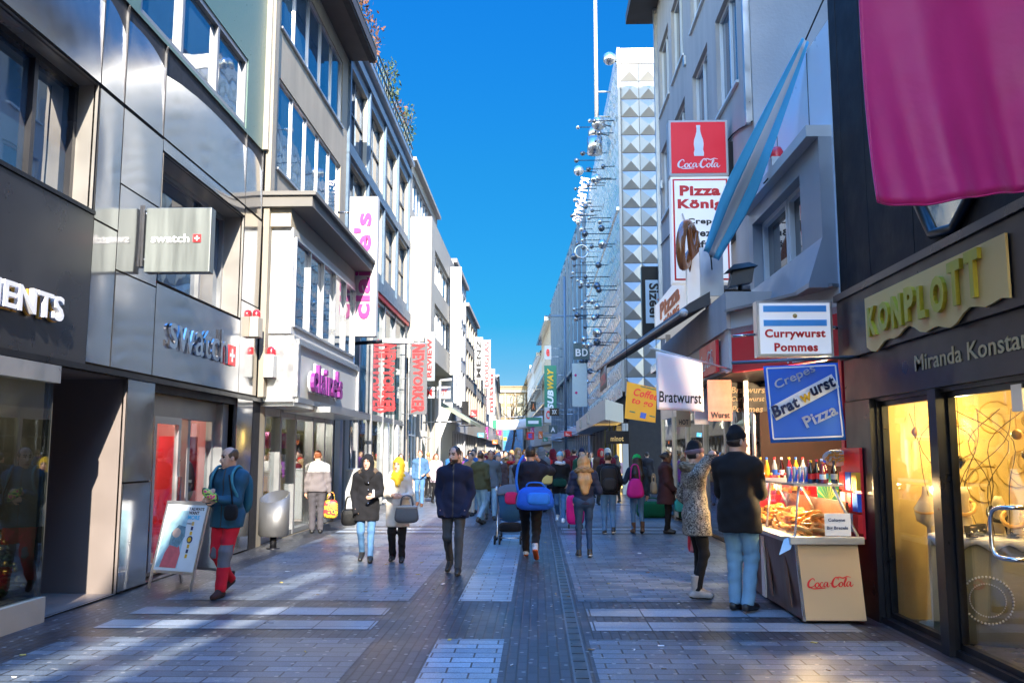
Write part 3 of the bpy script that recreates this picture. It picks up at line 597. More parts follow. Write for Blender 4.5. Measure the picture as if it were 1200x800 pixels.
b = MB(); recess(b, F, h3[-1], 2.5, 0); b.build('shop_room', M['interior'], r3); lamp('shop_ceiling_lamp', (XL - 1, 28, 2.4), 60, (1, .9, .75), .2, parent=r3)
b = MB()
for i in range(30): F.box(b, 23.2 + i * .38, 23.215 + i * .38, 13.25, 14.15, .1, .115)
for z in (13.45, 13.8, 14.15): F.box(b, 23.1, 34.6, z, z + .03, .09, .14)
b.build('roof_railing', mat('rail_paint', (.12, .15, .13), .5), r3)
b = MB(); b.box(XL - 3, XL - 1.2, 23.2, 25.4, 13.12, 15.8); b.box(XL - 3.1, XL - 1, 23.0, 25.6, 15.8, 15.95); b.build('roof_house', M['white'], r3)
def leaves(mb, c, r, n, size, rng, mi=0):
    for _ in range(n):
        d = rng.normal(size=3); d /= np.linalg.norm(d); p = np.array(c) + d * np.array(r) * rng.uniform(.25, 1) ** .6
        a = rng.normal(size=3); a /= np.linalg.norm(a); bb = np.cross(a, rng.normal(size=3)); bb /= np.linalg.norm(bb); s_ = size * rng.uniform(.6, 1.3)
        mb.add([p - a * s_, p + bb * s_ * .45, p + a * s_, p - bb * s_ * .45], [(0, 1, 2, 3)], mi)
for i, (y, h_, lf, n, lab) in enumerate(((24.3, 3.2, 'leafd', 260, 'tall rusty brown climbing shrub at near end of the roof terrace'), (26.2, 1.9, 'leafd', 110, 'thin half bare brown shrub on the roof terrace railing'), (29.2, 1.7, 'leaf', 260, 'dense dark green shrub on the roof terrace'), (31.0, 1.0, 'leafd', 70, 'low brown dry plant on the roof terrace'), (33.4, 1.8, 'leaf', 200, 'loose green shrub at far end of the roof terrace'))):
    t = thing('roof_shrub', lab, 'shrub', (XL + .0, y, 13.26), group='shrubs on the roof terrace')
    b = MB(); rng = np.random.default_rng(i)
    for k in range(7):
        e = np.array([XL + rng.uniform(-.3, .35), y + rng.uniform(-.7, .7), 13.26 + h_ * rng.uniform(.7, 1.1)]); b.tube([(XL, y, 13.26), (XL + rng.uniform(-.1, .1), y + rng.uniform(-.2, .2), 13.26 + h_ * .4), e], [.03, .02, .006], 5)
    b.build('stem', M['bark'], t); b = MB(); leaves(b, (XL + .05, y, 13.3 + h_ * .62), (.38, .75, h_ * .5), n, .075, rng); b.build('foliage', M[lf], t)
# red vertical shop banner and its street lamp arm
nb = thing('hanging_banner', 'dark vertical banner with red jagged lettering on the left shopfronts', 'banner', (XL + .6, 33.8, 3.4))
a0 = P(480, 485, Y=33.5); a1 = P(500, 485, Y=33.5); a2 = P(500, 402, Y=33.5)
b = MB(); b.box(a0[0], a1[0], 33.5, 33.53, a0[2], a2[2]); b.build('banner_sheet', mat('grey_sheet', (.10, .10, .11), .5), nb)
def taper_letters(s, x0, x1, z0, z1, y, mb):
    """word reading downwards, tall in the middle"""
    k = len(mb.v); letters(mb, s, (x0, y, z1), (0, 0, -1), (1, 0, 0), width=z1 - z0, height=(x1 - x0), depth=.012, bold=.04)
taper_letters('NEWYORKER', a0[0] + .07, a1[0] - .1, a0[2] + .05, a2[2] - .05, 33.49, b := MB())
vs = np.array(b.v); zc = (a0[2] + a2[2]) / 2; q_ = np.abs(vs[:, 2] - zc) / (a2[2] - a0[2]) * 2
xm = (a0[0] + a1[0]) / 2 - .04; vs[:, 0] = xm + (vs[:, 0] - xm) * (.72 + .38 * q_); b.v = [tuple(v) for v in vs]; b.build('lettering', M['redtxt'], nb)
b = MB(); b.box(a0[0] - .07, a0[0] - .03, 33.48, 33.55, a0[2] - .2, a2[2] + .2)
for z in (a0[2], zc, a2[2]): b.tube([(XL, 33.52, z), (a1[0], 33.52, z)], .018)
b.build('banner_pole', M['alu'], nb)
nb2 = thing('hanging_banner', 'red jagged vertical lettering sign hung against the teal shop glass', 'banner', (XL, 29.6, 4))
a0 = P(446, 484, Y=29.6); a1 = P(463, 484, Y=29.6); a2 = P(463, 403, Y=29.6)
letters(b := MB(), 'NEWYORKER', (a0[0], 29.6, a2[2]), (0, 0, -1), (1, 0, 0), width=a2[2] - a0[2], height=a1[0] - a0[0], depth=.02, bold=.04)
vs = np.array(b.v); zc = (a0[2] + a2[2]) / 2; q_ = np.abs(vs[:, 2] - zc) / (a2[2] - a0[2]) * 2; xm = (a0[0] + a1[0]) / 2; vs[:, 0] = xm + (vs[:, 0] - xm) * (.7 + .4 * q_); b.v = [tuple(v) for v in vs]
b.build('lettering', M['redtxt'], nb2)
b = MB(); b.box(a0[0] - .02, a1[0] + .02, 29.62, 29.64, a0[2] - .05, a2[2] + .05)
for z in (a0[2] + .3, a2[2] - .3): b.tube([(XL - .1, 29.63, z), (a1[0], 29.63, z)], .015)
b.build('backing', M['glassd'], nb2)
st = thing('street_lamp', 'grey street lamp with flat head reaching out from the glazed shopfront', 'street lamp', (XL + .25, 23.2, 0))
b = MB(); b.tube([(XL + .25, 23.2, 0), (XL + .25, 23.2, 4.62)], .05, 10); b.build('pole', M['steel'], st)
b = MB(); b.tube([(XL + .25, 23.2, 4.55), (XL + 1.1, 23.2, 4.6)], .05); b.build('arm', M['blackm'], st)
b = MB(); b.prism([(XL + 1.05, 23.05, 4.55), (XL + 1.35, 22.98, 4.53), (XL + 1.85, 23.15, 4.55), (XL + 1.85, 23.25, 4.55), (XL + 1.35, 23.42, 4.53), (XL + 1.05, 23.35, 4.55)], (0, 0, .12)); b.build('lamp_head', M['utility'], st)

# ------------------------------------------------------------------ LEFT far: pale buildings
def simple_front(name, label, O, U, N, W, H, D, rows, ncol, ww, mw, mf, mg, shop=3.2, roof=None, depth=.2, shopm=None, nx=2, fasc=None, dark=False):
    r = thing(name, label, 'building', tuple(np.array(O, float) + np.array(U) * W / 2)); f = Front(O, U, N)
    hs_ = [(a, c, z0, z1) for z0, z1 in rows for a, c in centre(.3, W - .3, ncol, ww)]; sh = (.35, W - .35, .02, shop - .5)
    b = MB(); f.wall(b, 0, W, 0, H, hs_ + [sh], depth, 0); f.shell(b, 0, W, 0, H, D, 0); f.box(b, -.02, W + .02, H, H + .2, -D, .18, 1); f.box(b, 0, W, shop - .45, shop, .0, .14, 2)
    b.build('wall', [mw, roof or mw, fasc or mw], r)
    for h in hs_: f.window(r, *h, depth - .02, nx, 1, mf, mg, .07, .08, sill=.06)
    b = MB(); n = max(2, int(W / 1.6))
    for i in range(n + 1): u = sh[0] + (sh[1] - sh[0] - .1) * i / n; f.box(b, u, u + .1, .02, shop - .5, -.18, -.06)
    b.build('shop_frame', mf, r); b = MB(); f.box(b, sh[0], sh[1], .05, shop - .5, -.14, -.12); b.build('shop_window', shopm or M['wgd'], r)
    return r, f
U0 = (0, 1, 0); NL = (1, 0, 0); XF = -4.2
r4 = thing('white_box_building', 'white rendered building with blank projecting box over its shops', 'building', (XF, 39, 0))
f4 = Front((XF, 34.8, 0), U0, NL); b = MB(); f4.wall(b, 0, 9.2, 5.4, 11.1, [(1.2, 8.4, 6.4, 7.8), (1.2, 8.4, 8.6, 10.0)], .25); f4.shell(b, 0, 9.2, 5.4, 11.1, 9, 0, True)
f5 = Front((XF - .85, 34.7, 0), U0, NL); f5.wall(b, 0, 9.3, 0, 5.4, [(.3, 3.2, .02, 4.8), (3.6, 9, .02, 4.8)], .25); f5.wall(b, 0, 9.3, 11.1, 13.4, [(.4, 8.9, 11.5, 13)], .2); f5.shell(b, 0, 9.3, 11.1, 13.4, 8); f5.box(b, 0, 9.3, 13.4, 13.55, -8, .2)
b.build('wall', [mat('white_render', (.30, .28, .25), .7, 0, .05, 1.2, .1, 30), M['wood']], r4)
for h in ((1.2, 8.4, 6.4, 7.8), (1.2, 8.4, 8.6, 10.0)): f4.window(r4, *h, .2, 5, 1, M['framew'], M['wgd'])
for h in ((.3, 3.2, .02, 4.8), (3.6, 9, .02, 4.8)): f5.window(r4, *h, .2, 3, 2, M['framew'], M['wgt'], name='shop_window')
f5.window(r4, .4, 8.9, 11.5, 13, .15, 9, 1, M['frame'], M['wgb'])
farL = [
 (44, 52, XF, 11.2, 'glazed_white_building', 'white building with slatted roof edge and tall narrow windows', 'framew', 'wgb', 'white', [(4.2, 6.2), (6.9, 8.6), (9.0, 10.6)], 4, 1.3),
 (52, 62, XF, 10.3, 'pale_concrete_building', 'pale concrete building with deep shadowed window bands beyond the tall vertical sign', 'frame', 'wgd', 'offw', [(4, 5.6), (6.3, 7.8), (8.5, 9.8)], 5, 1.5),
 (62, 73, XF, 9.0, 'cream_building', 'narrow cream building with flat roof in the left row', 'frame', 'wgd', 'offw', [(4, 5.5), (6.2, 7.8)], 5, 1.5),
 (73, 90, XF, 8.8, 'white_building', 'long low white building with rows of small windows', 'framew', 'wgd', 'white', [(4, 5.4), (6.2, 7.6)], 8, 1.3)]
for y0, y1, x, H, nm, lab, fr, gl, wl, rows, nc, ww_ in farL:
    simple_front(nm, lab, (x, y0, 0), U0, NL, y1 - y0, H, 9, rows, nc, ww_, M[wl], M[fr], M[gl], roof=M['conc_d'])
sl_ = np.array([-4.0, 110, 0.]); sl_ /= np.linalg.norm(sl_); nl_ = np.array([sl_[1], -sl_[0], 0])
for (t0, t1, H, nm, lab, wl) in ((0, 25, 9.3, 'beige_building', 'beige stone building with a dark roof far along the left row', 'beige'), (25, 60, 11.5, 'sandstone_building', 'sandstone coloured building with turret cornice near the street end', 'offw'), (60, 118, 10, 'grey_building', 'last grey plastered building of the left row', 'conc_d')):
    o = np.array([XF, 90, 0]) + sl_ * t0; simple_front(nm, lab, o, sl_, nl_, t1 - t0 - .02, H, 9, [(4, 5.6), (6.4, 8)], int((t1 - t0) / 3), 1.4, M[wl], M['frame'], M['wgd'], roof=M['conc_d'])
# end of the street
r, f = simple_front('street_end_building', 'cream classical building closing the far end of the street', (-12, 202, 0), (1, 0, 0), (0, -1, 0), 16, 16.5, 10, [(6.5, 8.8), (9.8, 12), (12.8, 14.6)], 7, 1.3, mat('straw_stone', (.24, .18, .095), .8, 0, .1, 1), M['frame'], M['wgd'], shop=5)
b = MB(); [f.box(b, u, u + .3, 5.5, 15, 0, .25) for u in np.arange(.2, 15.9, 2.2)]; f.box(b, 0, 16, 15.2, 15.7, 0, .5); b.build('pilaster', M['offw'], r)
r = thing('blue_glass_pavilion', 'blue glazed low building in front of the far cream building', 'building', (-5.2, 186, 0)); f = Front((-7.3, 186, 0), (1, 0, 0), (0, -1, 0))
b = MB(); f.shell(b, 0, 4.4, 0, 7.6, 6); f.wall(b, 0, 4.4, 0, 7.6, [(.2, 4.2, .5, 7.3)], .1); b.build('wall', M['bluef'], r); f.window(r, .2, 4.2, .5, 7.3, .08, 6, 5, mat('blue_frame', (.1, .25, .45), .4), mat('blue_panel', (.06, .25, .5), .2))
# ------------------------------------------------------------------ LEFT far signs
def board(name, label, x0, x1, y, z0, z1, m, th=.12, rods=None, cat='sign', rodx=None, bevel=.01):
    t = thing(name, label, cat, ((x0 + x1) / 2, y, z0)); b = MB(); b.box(x0, x1, y, y + th, z0, z1); b.build('sign_box', m, t, bevel=bevel)
    if rodx is not None:
        b = MB(); e = x0 if rodx < x0 else x1
        for z in (z0 + (z1 - z0) * .2, z0 + (z1 - z0) * .8): b.tube([(rodx, y + th / 2, z), (e + (.02 if rodx < x0 else -.02), y + th / 2, z)], .02, 6)
        b.build('bracket', M['steel'], t)
    return t
def txt(t, s, x0, x1, y, z0, z1, m, bold=.03, depth=.012, vert=None, shear=0, name='lettering'):
    b = MB()
    if vert == 'up': letters(b, s, (x1, y, z0), (0, 0, 1), (-1, 0, 0), width=z1 - z0, height=x1 - x0, depth=depth, bold=bold, shear=shear)
    elif vert == 'down': letters(b, s, (x0, y, z1), (0, 0, -1), (1, 0, 0), width=z1 - z0, height=x1 - x0, depth=depth, bold=bold, shear=shear)
    elif vert == 'stack':
        h = (z1 - z0) / len(s)
        for i, ch in enumerate(s): letters(b, ch, ((x0 + x1) / 2, y, z1 - h * (i + .85)), (1, 0, 0), (0, 0, 1), height=h * .62, depth=depth, bold=bold, align='c')
    else: letters(b, s, (x0, y, z0), (1, 0, 0), (0, 0, 1), width=x1 - x0, height=z1 - z0, depth=depth, bold=bold, shear=shear)
    return b.build(name, m, t)
t = board('projecting_sign', 'grey vertical sign with red capital lettering behind the dark red-lettered banner', -4.38, -3.98, 34.4, 4.45, 6.38, mat('sign_grey', (.22, .25, .26), .5), rodx=-5); txt(t, 'REVIEW', -4.28, -4.1, 34.39, 4.6, 6.1, M['redtxt'], vert='up')
t = board('projecting_sign', 'tall pale vertical sign with thin grey capitals on the white facade', -4.15, -3.62, 42.0, 5.35, 10.55, M['utility'] if False else mat('pale_sign', (.6, .6, .57), .5), rodx=-4.25); txt(t, 'MINORITENHOF', -4.02, -3.75, 41.99, 5.7, 10.2, M['frame'], vert='stack', bold=.0)
t = board('projecting_sign', 'small white sign with slanted red letters above the left awning', -4.3, -3.72, 38.0, 3.98, 4.5, M['white'], rodx=-5); txt(t, 'H&M', -4.18, -3.84, 37.99, 4.08, 4.4, M['redtxt'], shear=.3, bold=.0)
t = board('projecting_sign', 'small white sign with a red letter half hidden at the lamp post', -4.86, -4.42, 38.2, 3.98, 4.5, M['white'], rodx=-5.1); txt(t, 'M', -4.75, -4.52, 38.19, 4.08, 4.4, M['redtxt'])
for i, (x0, x1, y, z0, z1, m, s, lc, lab) in enumerate((
    (556, 566, 58, 445, 395, 'alu', 'MENZ', 'blacktxt', 'grey vertical sign with dark slanted letters in the middle of the left row'),
    (566, 575, 66, 455, 398, 'white', 'DOUGLAS', 'redtxt', 'white vertical sign with red lettering, upper of the far left row'),
    (571, 580, 74, 485, 432, 'white', 'mister', 'redtxt', 'white vertical sign with red script, lower of the far left row'),
    (584, 588, 85, 510, 495, 'magenta', '', '', 'small magenta sign far along the left side'),
    (541, 549, 49, 497, 470, 'blackm', '', '', 'small black square sign above the left far shops'))):
    a = P(x0, z0, Y=y); c = P(x1, z1, Y=y); t = board('projecting_sign', lab, a[0], c[0], y, a[2], c[2], M[m], rodx=-5.1)
    if s: txt(t, s, a[0] + .12, c[0] - .12, y - .01, a[2] + .15, c[2] - .15, M[lc], vert='up')
# awning and posts over the far left shops
t = thing('shop_awning', 'pale green canvas awning folded out over the left far shopfront', 'awning', (-4.3, 42, 3.4))
b = MB(); b.prism([(-4.2, 38.6, 3.9), (-2.9, 38.6, 3.1), (-2.9, 38.6, 2.95), (-4.2, 38.6, 3.7)], (0, 7, 0)); b.build('canopy', mat('awning_green', (.22, .25, .19), .8), t); b = MB(); b.tube([(-5.0, 39, 3.0), (-3.0, 39, 3.05)], .03); b.tube([(-5.0, 45, 3.0), (-3.0, 45, 3.05)], .03); b.build('arm', M['steel'], t)
t = thing('lamp_post', 'slim grey lamp post beside the left awning', 'street lamp', (-4.1, 37.4, 0)); b = MB(); b.tube([(-4.1, 37.4, 0), (-4.1, 37.4, 4.7)], .05); b.build('pole', M['utility'], t); b = MB(); b.tube([(-4.1, 37.4, 4.7), (-3.6, 37.4, 4.75)], .06); b.build('lamp_head', M['utility'], t)
# banner across the street
t = thing('street_banner', 'long white banner with green ends strung across the far street', 'banner', (-2.5, 85, 3.9))
b = MB(); cloth(b, lambda u, v: (-5.9 + 6.4 * u, 85 + .1 * math.sin(u * 9), 3.95 + .95 * v - .25 * math.sin(math.pi * u) + .25 * u), 20, 3); b.build('banner_sheet', M['whitecloth'], t)
b = MB(); b.box(-5.85, -3.9, 84.88, 84.9, 3.95, 4.75); b.box(-1.1, .4, 84.86, 84.88, 4.15, 5.0); b.build('green_end', M['green'], t)
b = MB(); letters(b, 'SALE', (-5.5, 84.87, 4.1), (1, 0, 0), (0, 0, 1), width=1.2, height=.45, depth=.005); b.obox((-.9, 84.85, 4.4), (1.0, 0, 0), (0, 0, .3), (0, -.005, 0)); b.build('lettering', M['whitetxt'], t)
b = MB(); b.tube([(-6.0, 85, 4.9), (1.6, 85, 5.2)], .02, 5); b.build('rope', M['alu'], t)

# ------------------------------------------------------------------ RIGHT 1: black jewellery shop
R = Front((XR, 0, 0), (0, 1, 0), (-1, 0, 0))
j = thing('black_shop_building', 'black clad shop building with golden nameplate and warm yellow jewellery window', 'building', (XR, 7, 0))
jw = [(8.02, 9.33, .06, 2.22), (4.2, 7.84, .06, 2.22)]
b = MB(); R.wall(b, 3, 10.24, 0, 3.42, jw, .12, 0); R.wall(b, 3, 10.24, 3.42, 11.3, [], .1, 1); R.shell(b, 3, 10.24, 0, 11.3, 10, 0)
for y in (8.2, 9.3, 10.0): R.box(b, y, y + .006, 3.45, 11.28, 0, .004, 2)
b.build('wall', [M['blackm'], M['blackfab'], M['dark']], j)
b = MB(); R.box(b, 3, 10.1, 2.26, 2.72, 0, .05, 0); R.box(b, 3, 10.1, 2.725, 3.38, 0, .1, 0); R.box(b, 3, 10.12, 3.385, 3.46, 0, .13, 1); R.box(b, 9.36, 10.1, 0, 2.25, 0, .06, 0); R.box(b, 7.84, 8.0, 0, 2.25, .0, .05, 0)
R.box(b, 8.0, 9.36, 0, .06, 0, .04, 0); b.build('fascia', [mat('navy_metal', (.012, .013, .018), .35, .15, .15, 3, spec=.4), M['steel_dark']], j)
# gold plate with a torn lower edge
b = MB(); n = 24; top = [R.p(6.38 + 2.78 * i / n, 3.27, .11) for i in range(n + 1)]; bot = [R.p(6.38 + 2.78 * i / n, 2.77 + .045 * math.sin(i * .5) + .03 * math.sin(i * 1.3 + 1), .11) for i in range(n, -1, -1)]
b.prism(top + bot, R.N * .02); b.build('nameplate', M['gold'], j)
b = MB(); UU = np.array([0, -1., 0]); ZZ = np.array([0, 0, 1.])
x = 9.02
for ch, wd, hh_, dz_ in zip('KONPLOTT', (.21, .25, .23, .2, .19, .25, .22, .22), (.29, .28, .30, .31, .29, .31, .36, .37), (0, .01, 0, .015, .0, .0, .01, .02)):
    letters(b, ch, R.p(x, 2.855 + dz_, .131), UU, ZZ, width=wd * (1 if ch != 'L' else .8), height=hh_, depth=.035, bold=.045); x -= wd + .075
b.build('raised_letters', M['goldl'], j)
b = MB(); letters(b, 'Miranda Konstantinidou', R.p(8.2, 2.43, .053), UU, ZZ, width=2.72, height=.145, depth=.006, bold=.008); b.build('lettering', mat('brass_letter', (.42, .36, .2), .4, .4), j)
# faceted mirror window under the magenta flag
b = MB(); pts = [(7.05, 4.7), (6.8, 4.2), (7.0, 3.75), (7.35, 3.55), (7.75, 3.6), (8.0, 3.95), (7.9, 4.5), (7.5, 4.8)]
b.prism([R.p(u, z, .004) for u, z in pts], R.N * .02); mw = b.build('round_window', mat('mirror_glass', (.5, .55, .58), .05, 1), j)
b = MB(); b.tube([R.p(u, z, .03) for u, z in pts + pts[:1]], .05, 6); b.build('frame', M['blackm'], mw)
b = MB()
for h, sp in ((jw[0], []), (jw[1], [6.5, 5.2])):
    R.box(b, h[0], h[1], h[2], h[2] + .05, -.1, -.04); R.box(b, h[0], h[1], h[3] - .05, h[3], -.1, -.04); R.box(b, h[0], h[0] + .04, .1, 2.18, -.1, -.04); R.box(b, h[1] - .04, h[1], .1, 2.18, -.1, -.04)
    for u in sp: R.box(b, u, u + .02, .1, 2.2, -.1, -.04)
b.build('window_frame', M['blackm'], j)
b = MB(); R.box(b, 8.05, 9.3, .1, 2.18, -.075, -.065); b.build('shop_window', M['glass'], j)
b = MB(); R.box(b, 6.52, 7.81, .1, 2.18, -.075, -.065); R.box(b, 5.22, 6.5, .1, 2.18, -.075, -.065); dd = b.build('glass_door', M['glass'], j)
for u in (6.72, 6.34):
    b = MB(); pts = [R.p(u, 1.62, -.06), R.p(u, 1.62, .02), R.p(u + .02, 1.56, .09), R.p(u + .03, 1.35, .11), R.p(u + .02, 1.14, .09), R.p(u, 1.08, .02), R.p(u, 1.08, -.06)]
    pts = [R.p(u, .93, -.06), R.p(u, .93, .06), R.p(u + (.16 if u > 6.5 else -.16), .95, .1), R.p(u + (.2 if u > 6.5 else -.2), 1.1, .1), R.p(u + (.16 if u > 6.5 else -.16), 1.27, .1), R.p(u, 1.3, .06), R.p(u, 1.3, -.06)]
    b.tube(catmull(pts, 5), .017, 8); b.build('handle', M['chrome'], dd)
for u in (6.6, 6.3): b = MB(); R.box(b, u, u + .15, 2.0, 2.2, -.06, -.03); b.build('hinge', M['alu'], dd)
b = MB(); b.box(XR + .14, XR + 2.6, 9.4, 9.44, 0, 2.5); b.box(XR + 2.6, XR + 2.64, 4, 9.44, 0, 2.5); b.box(XR + .14, XR + 2.6, 4, 4.04, 0, 2.5); b.box(XR + .14, XR + 2.6, 4.04, 9.4, 2.46, 2.5); b.box(XR + .1, XR + 2.6, 4.04, 9.4, .003, .03, 1)
b.build('shop_room', [mat('warm_wall', (.60, .46, .19), .7, 0, .35, 2.2), mat('dark_tiles', (.08, .07, .05), .3)], j)
lamp('display_spot', (XR + .6, 8.8, 1.95), 12, (1, .70, .28), .08, parent=j); lamp('display_spot', (XR + .9, 7.7, 2.3), 10, (1, .70, .28), .08, parent=j); lamp('display_spot', (XR + 1.0, 5.6, 2.25), 10, (1, .70, .3), .08, parent=j)
t = thing('display_drum', 'grey green round display table with a printed ring emblem behind the glass', 'display table', (XR + .66, 8.55, .03))
c0 = (XR + .66, 8.55); b = MB(); b.lathe((*c0, .03), [(0, 0), (.47, 0), (.49, .05), (.47, .9), (.0, .9)], 40); b.build('drum', mat('drum_cloth', (.20, .19, .11), .7, 0, .15, 4), t)
b = MB(); cloth(b, lambda u, v: (c0[0] + (.02 + .475 * min(1, v / .88)) * math.cos(u * 6.283), c0[1] + (.02 + .475 * min(1, v / .88)) * math.sin(u * 6.283), .94 - .10 * max(0, v - .88) / .12 * (.7 + .3 * math.sin(u * 75))), 60, 10); b.build('lace_cover', M['whitecloth'], t)
b = MB()
for a in np.linspace(0, 6.283, 44, endpoint=False):
    for r_, s_ in ((.2, .011), (.14, .007)):
        ang = math.atan2(-1, -.55) + r_ * math.cos(a) / .48; b.ball((c0[0] + .49 * math.cos(ang), c0[1] + .49 * math.sin(ang), .42 + r_ * math.sin(a)), s_, 6, 0, 4)
b.build('ring_emblem', M['whitetxt'], t)
for i, (dx, dy, hh, lab) in enumerate(((-.12, .15, .42, 'tall cream bust stand on the round table'), (.1, -.05, .34, 'cream bust stand wearing a black necklace'), (.1, -.3, .28, 'short cream cone stand at the table rim'))):
    s_ = thing('bust_stand', lab, 'jewellery stand', (c0[0] + dx, c0[1] + dy, .95)); b = MB(); b.lathe((c0[0] + dx, c0[1] + dy, .96), [(0, 0), (.09, 0), (.07, .05), (.04, hh * .6), (.055, hh * .8), (.03, hh), (0, hh)], 14); b.build('stand', M['cream'] if False else mat('ivory', (.7, .6, .42), .5), s_)
    b = MB(); b.tube([(c0[0] + dx + .09 * math.cos(a), c0[1] + dy + .09 * math.sin(a), .96 + hh * .55 - .07 * math.cos(a + 2)) for a in np.linspace(0, 6.28, 14)], .02, 6); b.build('necklace', M['plastic_b'] if i == 1 else M['gold'], s_)
t = thing('twig_decoration', 'bare silver twigs with hanging golden baubles inside the lit window', 'window decoration', (XR + .5, 8.0, .95))
b = MB(); rng = np.random.default_rng(5)
for k in range(9):
    x0, y0 = XR + .4 + rng.uniform(0, .5), 7.9 + rng.uniform(0, 1.1); b.tube(catmull([(x0, y0, .95), (x0 + rng.uniform(-.1, .1), y0 + rng.uniform(-.15, .15), 1.4), (x0 + rng.uniform(-.2, .2), y0 + rng.uniform(-.3, .3), 1.8), (x0 + rng.uniform(-.3, .3), y0 + rng.uniform(-.5, .5), 2.1)], 4), .004, 5)
b.build('twig', M['bark'], t)
b = MB()
for (dx, y, z) in ((.5, 7.6, 1.85), (.52, 7.5, 1.68), (.5, 7.2, 1.55)): b.ball((XR + dx, y, z), .045, 10); b.tube([(XR + dx, y, z), (XR + dx, y, 2.46)], .003, 4)
b.build('bauble', M['gold'], t)
t = thing('wall_ornament', 'golden scroll relief on the back wall of the jewellery window', 'wall ornament', (XR + 1.5, 8.6, 1.2)); b = MB(); rng = np.random.default_rng(14)
for k_ in range(12):
    cy_, cz_ = rng.uniform(7.2, 9.3), rng.uniform(1.0, 2.2); r0 = rng.uniform(.1, .28); ph_ = rng.uniform(0, 6.28)
    b.tube([(XR + 1.55, cy_ + r0 * (1 - i / 22) * math.cos(ph_ + i * .5), cz_ + r0 * (1 - i / 22) * math.sin(ph_ + i * .5)) for i in range(20)], .008, 5)
b.build('scroll', mat('scroll_gold', (.46, .34, .10), .4, .2), t)
t = thing('display_screen', 'pale panel with hanging chains behind the jewellery display', 'display panel', (XR + 1.6, 8.5, .9)); b = MB(); b.box(XR + 1.6, XR + 1.64, 7.0, 9.39, .9, 2.3, 0); b.build('panel', M['cream'], t); b = MB()
for k_ in range(9): y_ = 7.3 + .24 * k_; b.tube(catmull([(XR + 1.58, y_, 2.1), (XR + 1.57, y_ + .06, 1.8), (XR + 1.58, y_ + .12, 2.1)], 4), .008, 5); b.ball((XR + 1.56, y_ + .06, 1.78), .02, 6, 0, 4)
b.build('necklace', M['gold'], t)
for k_ in range(6):
    x_, y_ = c0[0] - .3 + .12 * k_, c0[1] - .35 + .13 * (k_ % 3); t = thing('ring_box', 'small dark open jewellery box among the stands on the round table', 'jewellery box', (x_, y_, .96), group='jewellery boxes on the round table'); b = MB(); b.box(x_ - .04, x_ + .04, y_ - .03, y_ + .03, .95, .985, 0); b.prism([(x_ - .04, y_ + .03, .985), (x_ + .04, y_ + .03, .985), (x_ + .04, y_ + .05, 1.05), (x_ - .04, y_ + .05, 1.05)], (0, .01, 0), 0); b.build('box', M['plastic_b'], t); b = MB(); b.ball((x_, y_, .992), .018, 8, 0, 5); b.build('jewel', M['chrome'], t)
t = thing('wall_ornament', 'golden scroll relief on the end wall behind the narrow shop window', 'wall ornament', (XR + .9, 9.38, 1.2)); b = MB(); rng = np.random.default_rng(4)
for k_ in range(9):
    cx_, cz_ = XR + rng.uniform(.3, 1.6), rng.uniform(.9, 2.1); r0 = rng.uniform(.1, .26); ph_ = rng.uniform(0, 6.28); b.tube([(cx_ + r0 * (1 - i / 22) * math.cos(ph_ + i * .5), 9.385, cz_ + r0 * (1 - i / 22) * math.sin(ph_ + i * .5)) for i in range(20)], .007, 5)
b.build('scroll', mat('scroll_gold', (.46, .34, .10), .4, .2), t)
t = thing('bust_stand', 'ivory neck stand with a golden necklace behind the narrow window pane', 'jewellery stand', (XR + .35, 9.05, .03)); b = MB(); b.lathe((XR + .35, 9.05, .03), [(0, 0), (.14, 0), (.14, .03), (.02, .06), (.02, .95), (.11, 1.0), (.13, 1.12), (.05, 1.26), (.04, 1.34), (0, 1.35)], 18); b.build('stand', mat('ivory', (.7, .6, .42), .5), t); b = MB(); b.tube([(XR + .35 + .12 * math.cos(a), 9.05 + .12 * math.sin(a), 1.16 - .05 * math.cos(a + 2.2)) for a in np.linspace(0, 6.28, 16)], .014, 6); b.build('necklace', M['gold'], t)
for k_, (dx_, y_, z_) in enumerate(((.25, 9.0, 1.9), (.32, 8.75, 1.75), (.4, 8.5, 1.98), (.3, 8.2, 1.62))):
    t = thing('hanging_ornament', 'glittering ornament on a thread in the window, ' + ('nearest the stall', 'second from the stall', 'above the round table', 'hanging lowest')[k_], 'ornament', (XR + dx_, y_, z_), group='ornaments hanging in the jewellery window'); b = MB(); b.lathe((XR + dx_, y_, z_), [(0, -.07), (.035, -.02), (.045, .0), (.03, .03), (0, .06)], 8, 0, 'z', False); b.build('drop', M['chrome'] if k_ % 2 else M['gold'], t); b = MB(); b.tube([(XR + dx_, y_, z_ + .05), (XR + dx_, y_, 2.46)], .003, 4); b.build('thread', M['dark'], t)
# magenta flag across the pavement
t = thing('magenta_flag', 'huge magenta cloth flag hanging over the shop front', 'flag', (XR, 6, 3.4))
def mf(u, v):
    x = 2.33 + 1.14 * u - .02 * math.sin(v * 3) ; z = 3.40 + 2.4 * v + .07 * u - .03 * math.sin(u * 5) * (1 - v); ph = u * 9 + v * 2.2
    return (x - .03 * (v > -1) * v * .3, 6.0 + .045 * math.sin(ph) * (.4 + .6 * (1 - v)) + .02 * math.sin(u * 23 + v * 7) * (1 - v) ** 2 + .05 * math.sin(u * 2 + v * 3), z)
b = MB(); cloth(b, mf, 60, 40, thick=.008); b.build('cloth', M['magenta'], t)
b = MB(); b.tube([(XR, 6.0, 5.85), (2.2, 6.0, 5.85)], .025); b.build('pole', M['steel'], t)
b = MB(); b.tube([mf(i / 60, 0) for i in range(61)], .008, 5); b.tube([mf(0, i / 40) for i in range(41)], .008, 5); b.build('hem', M['magenta'], t)

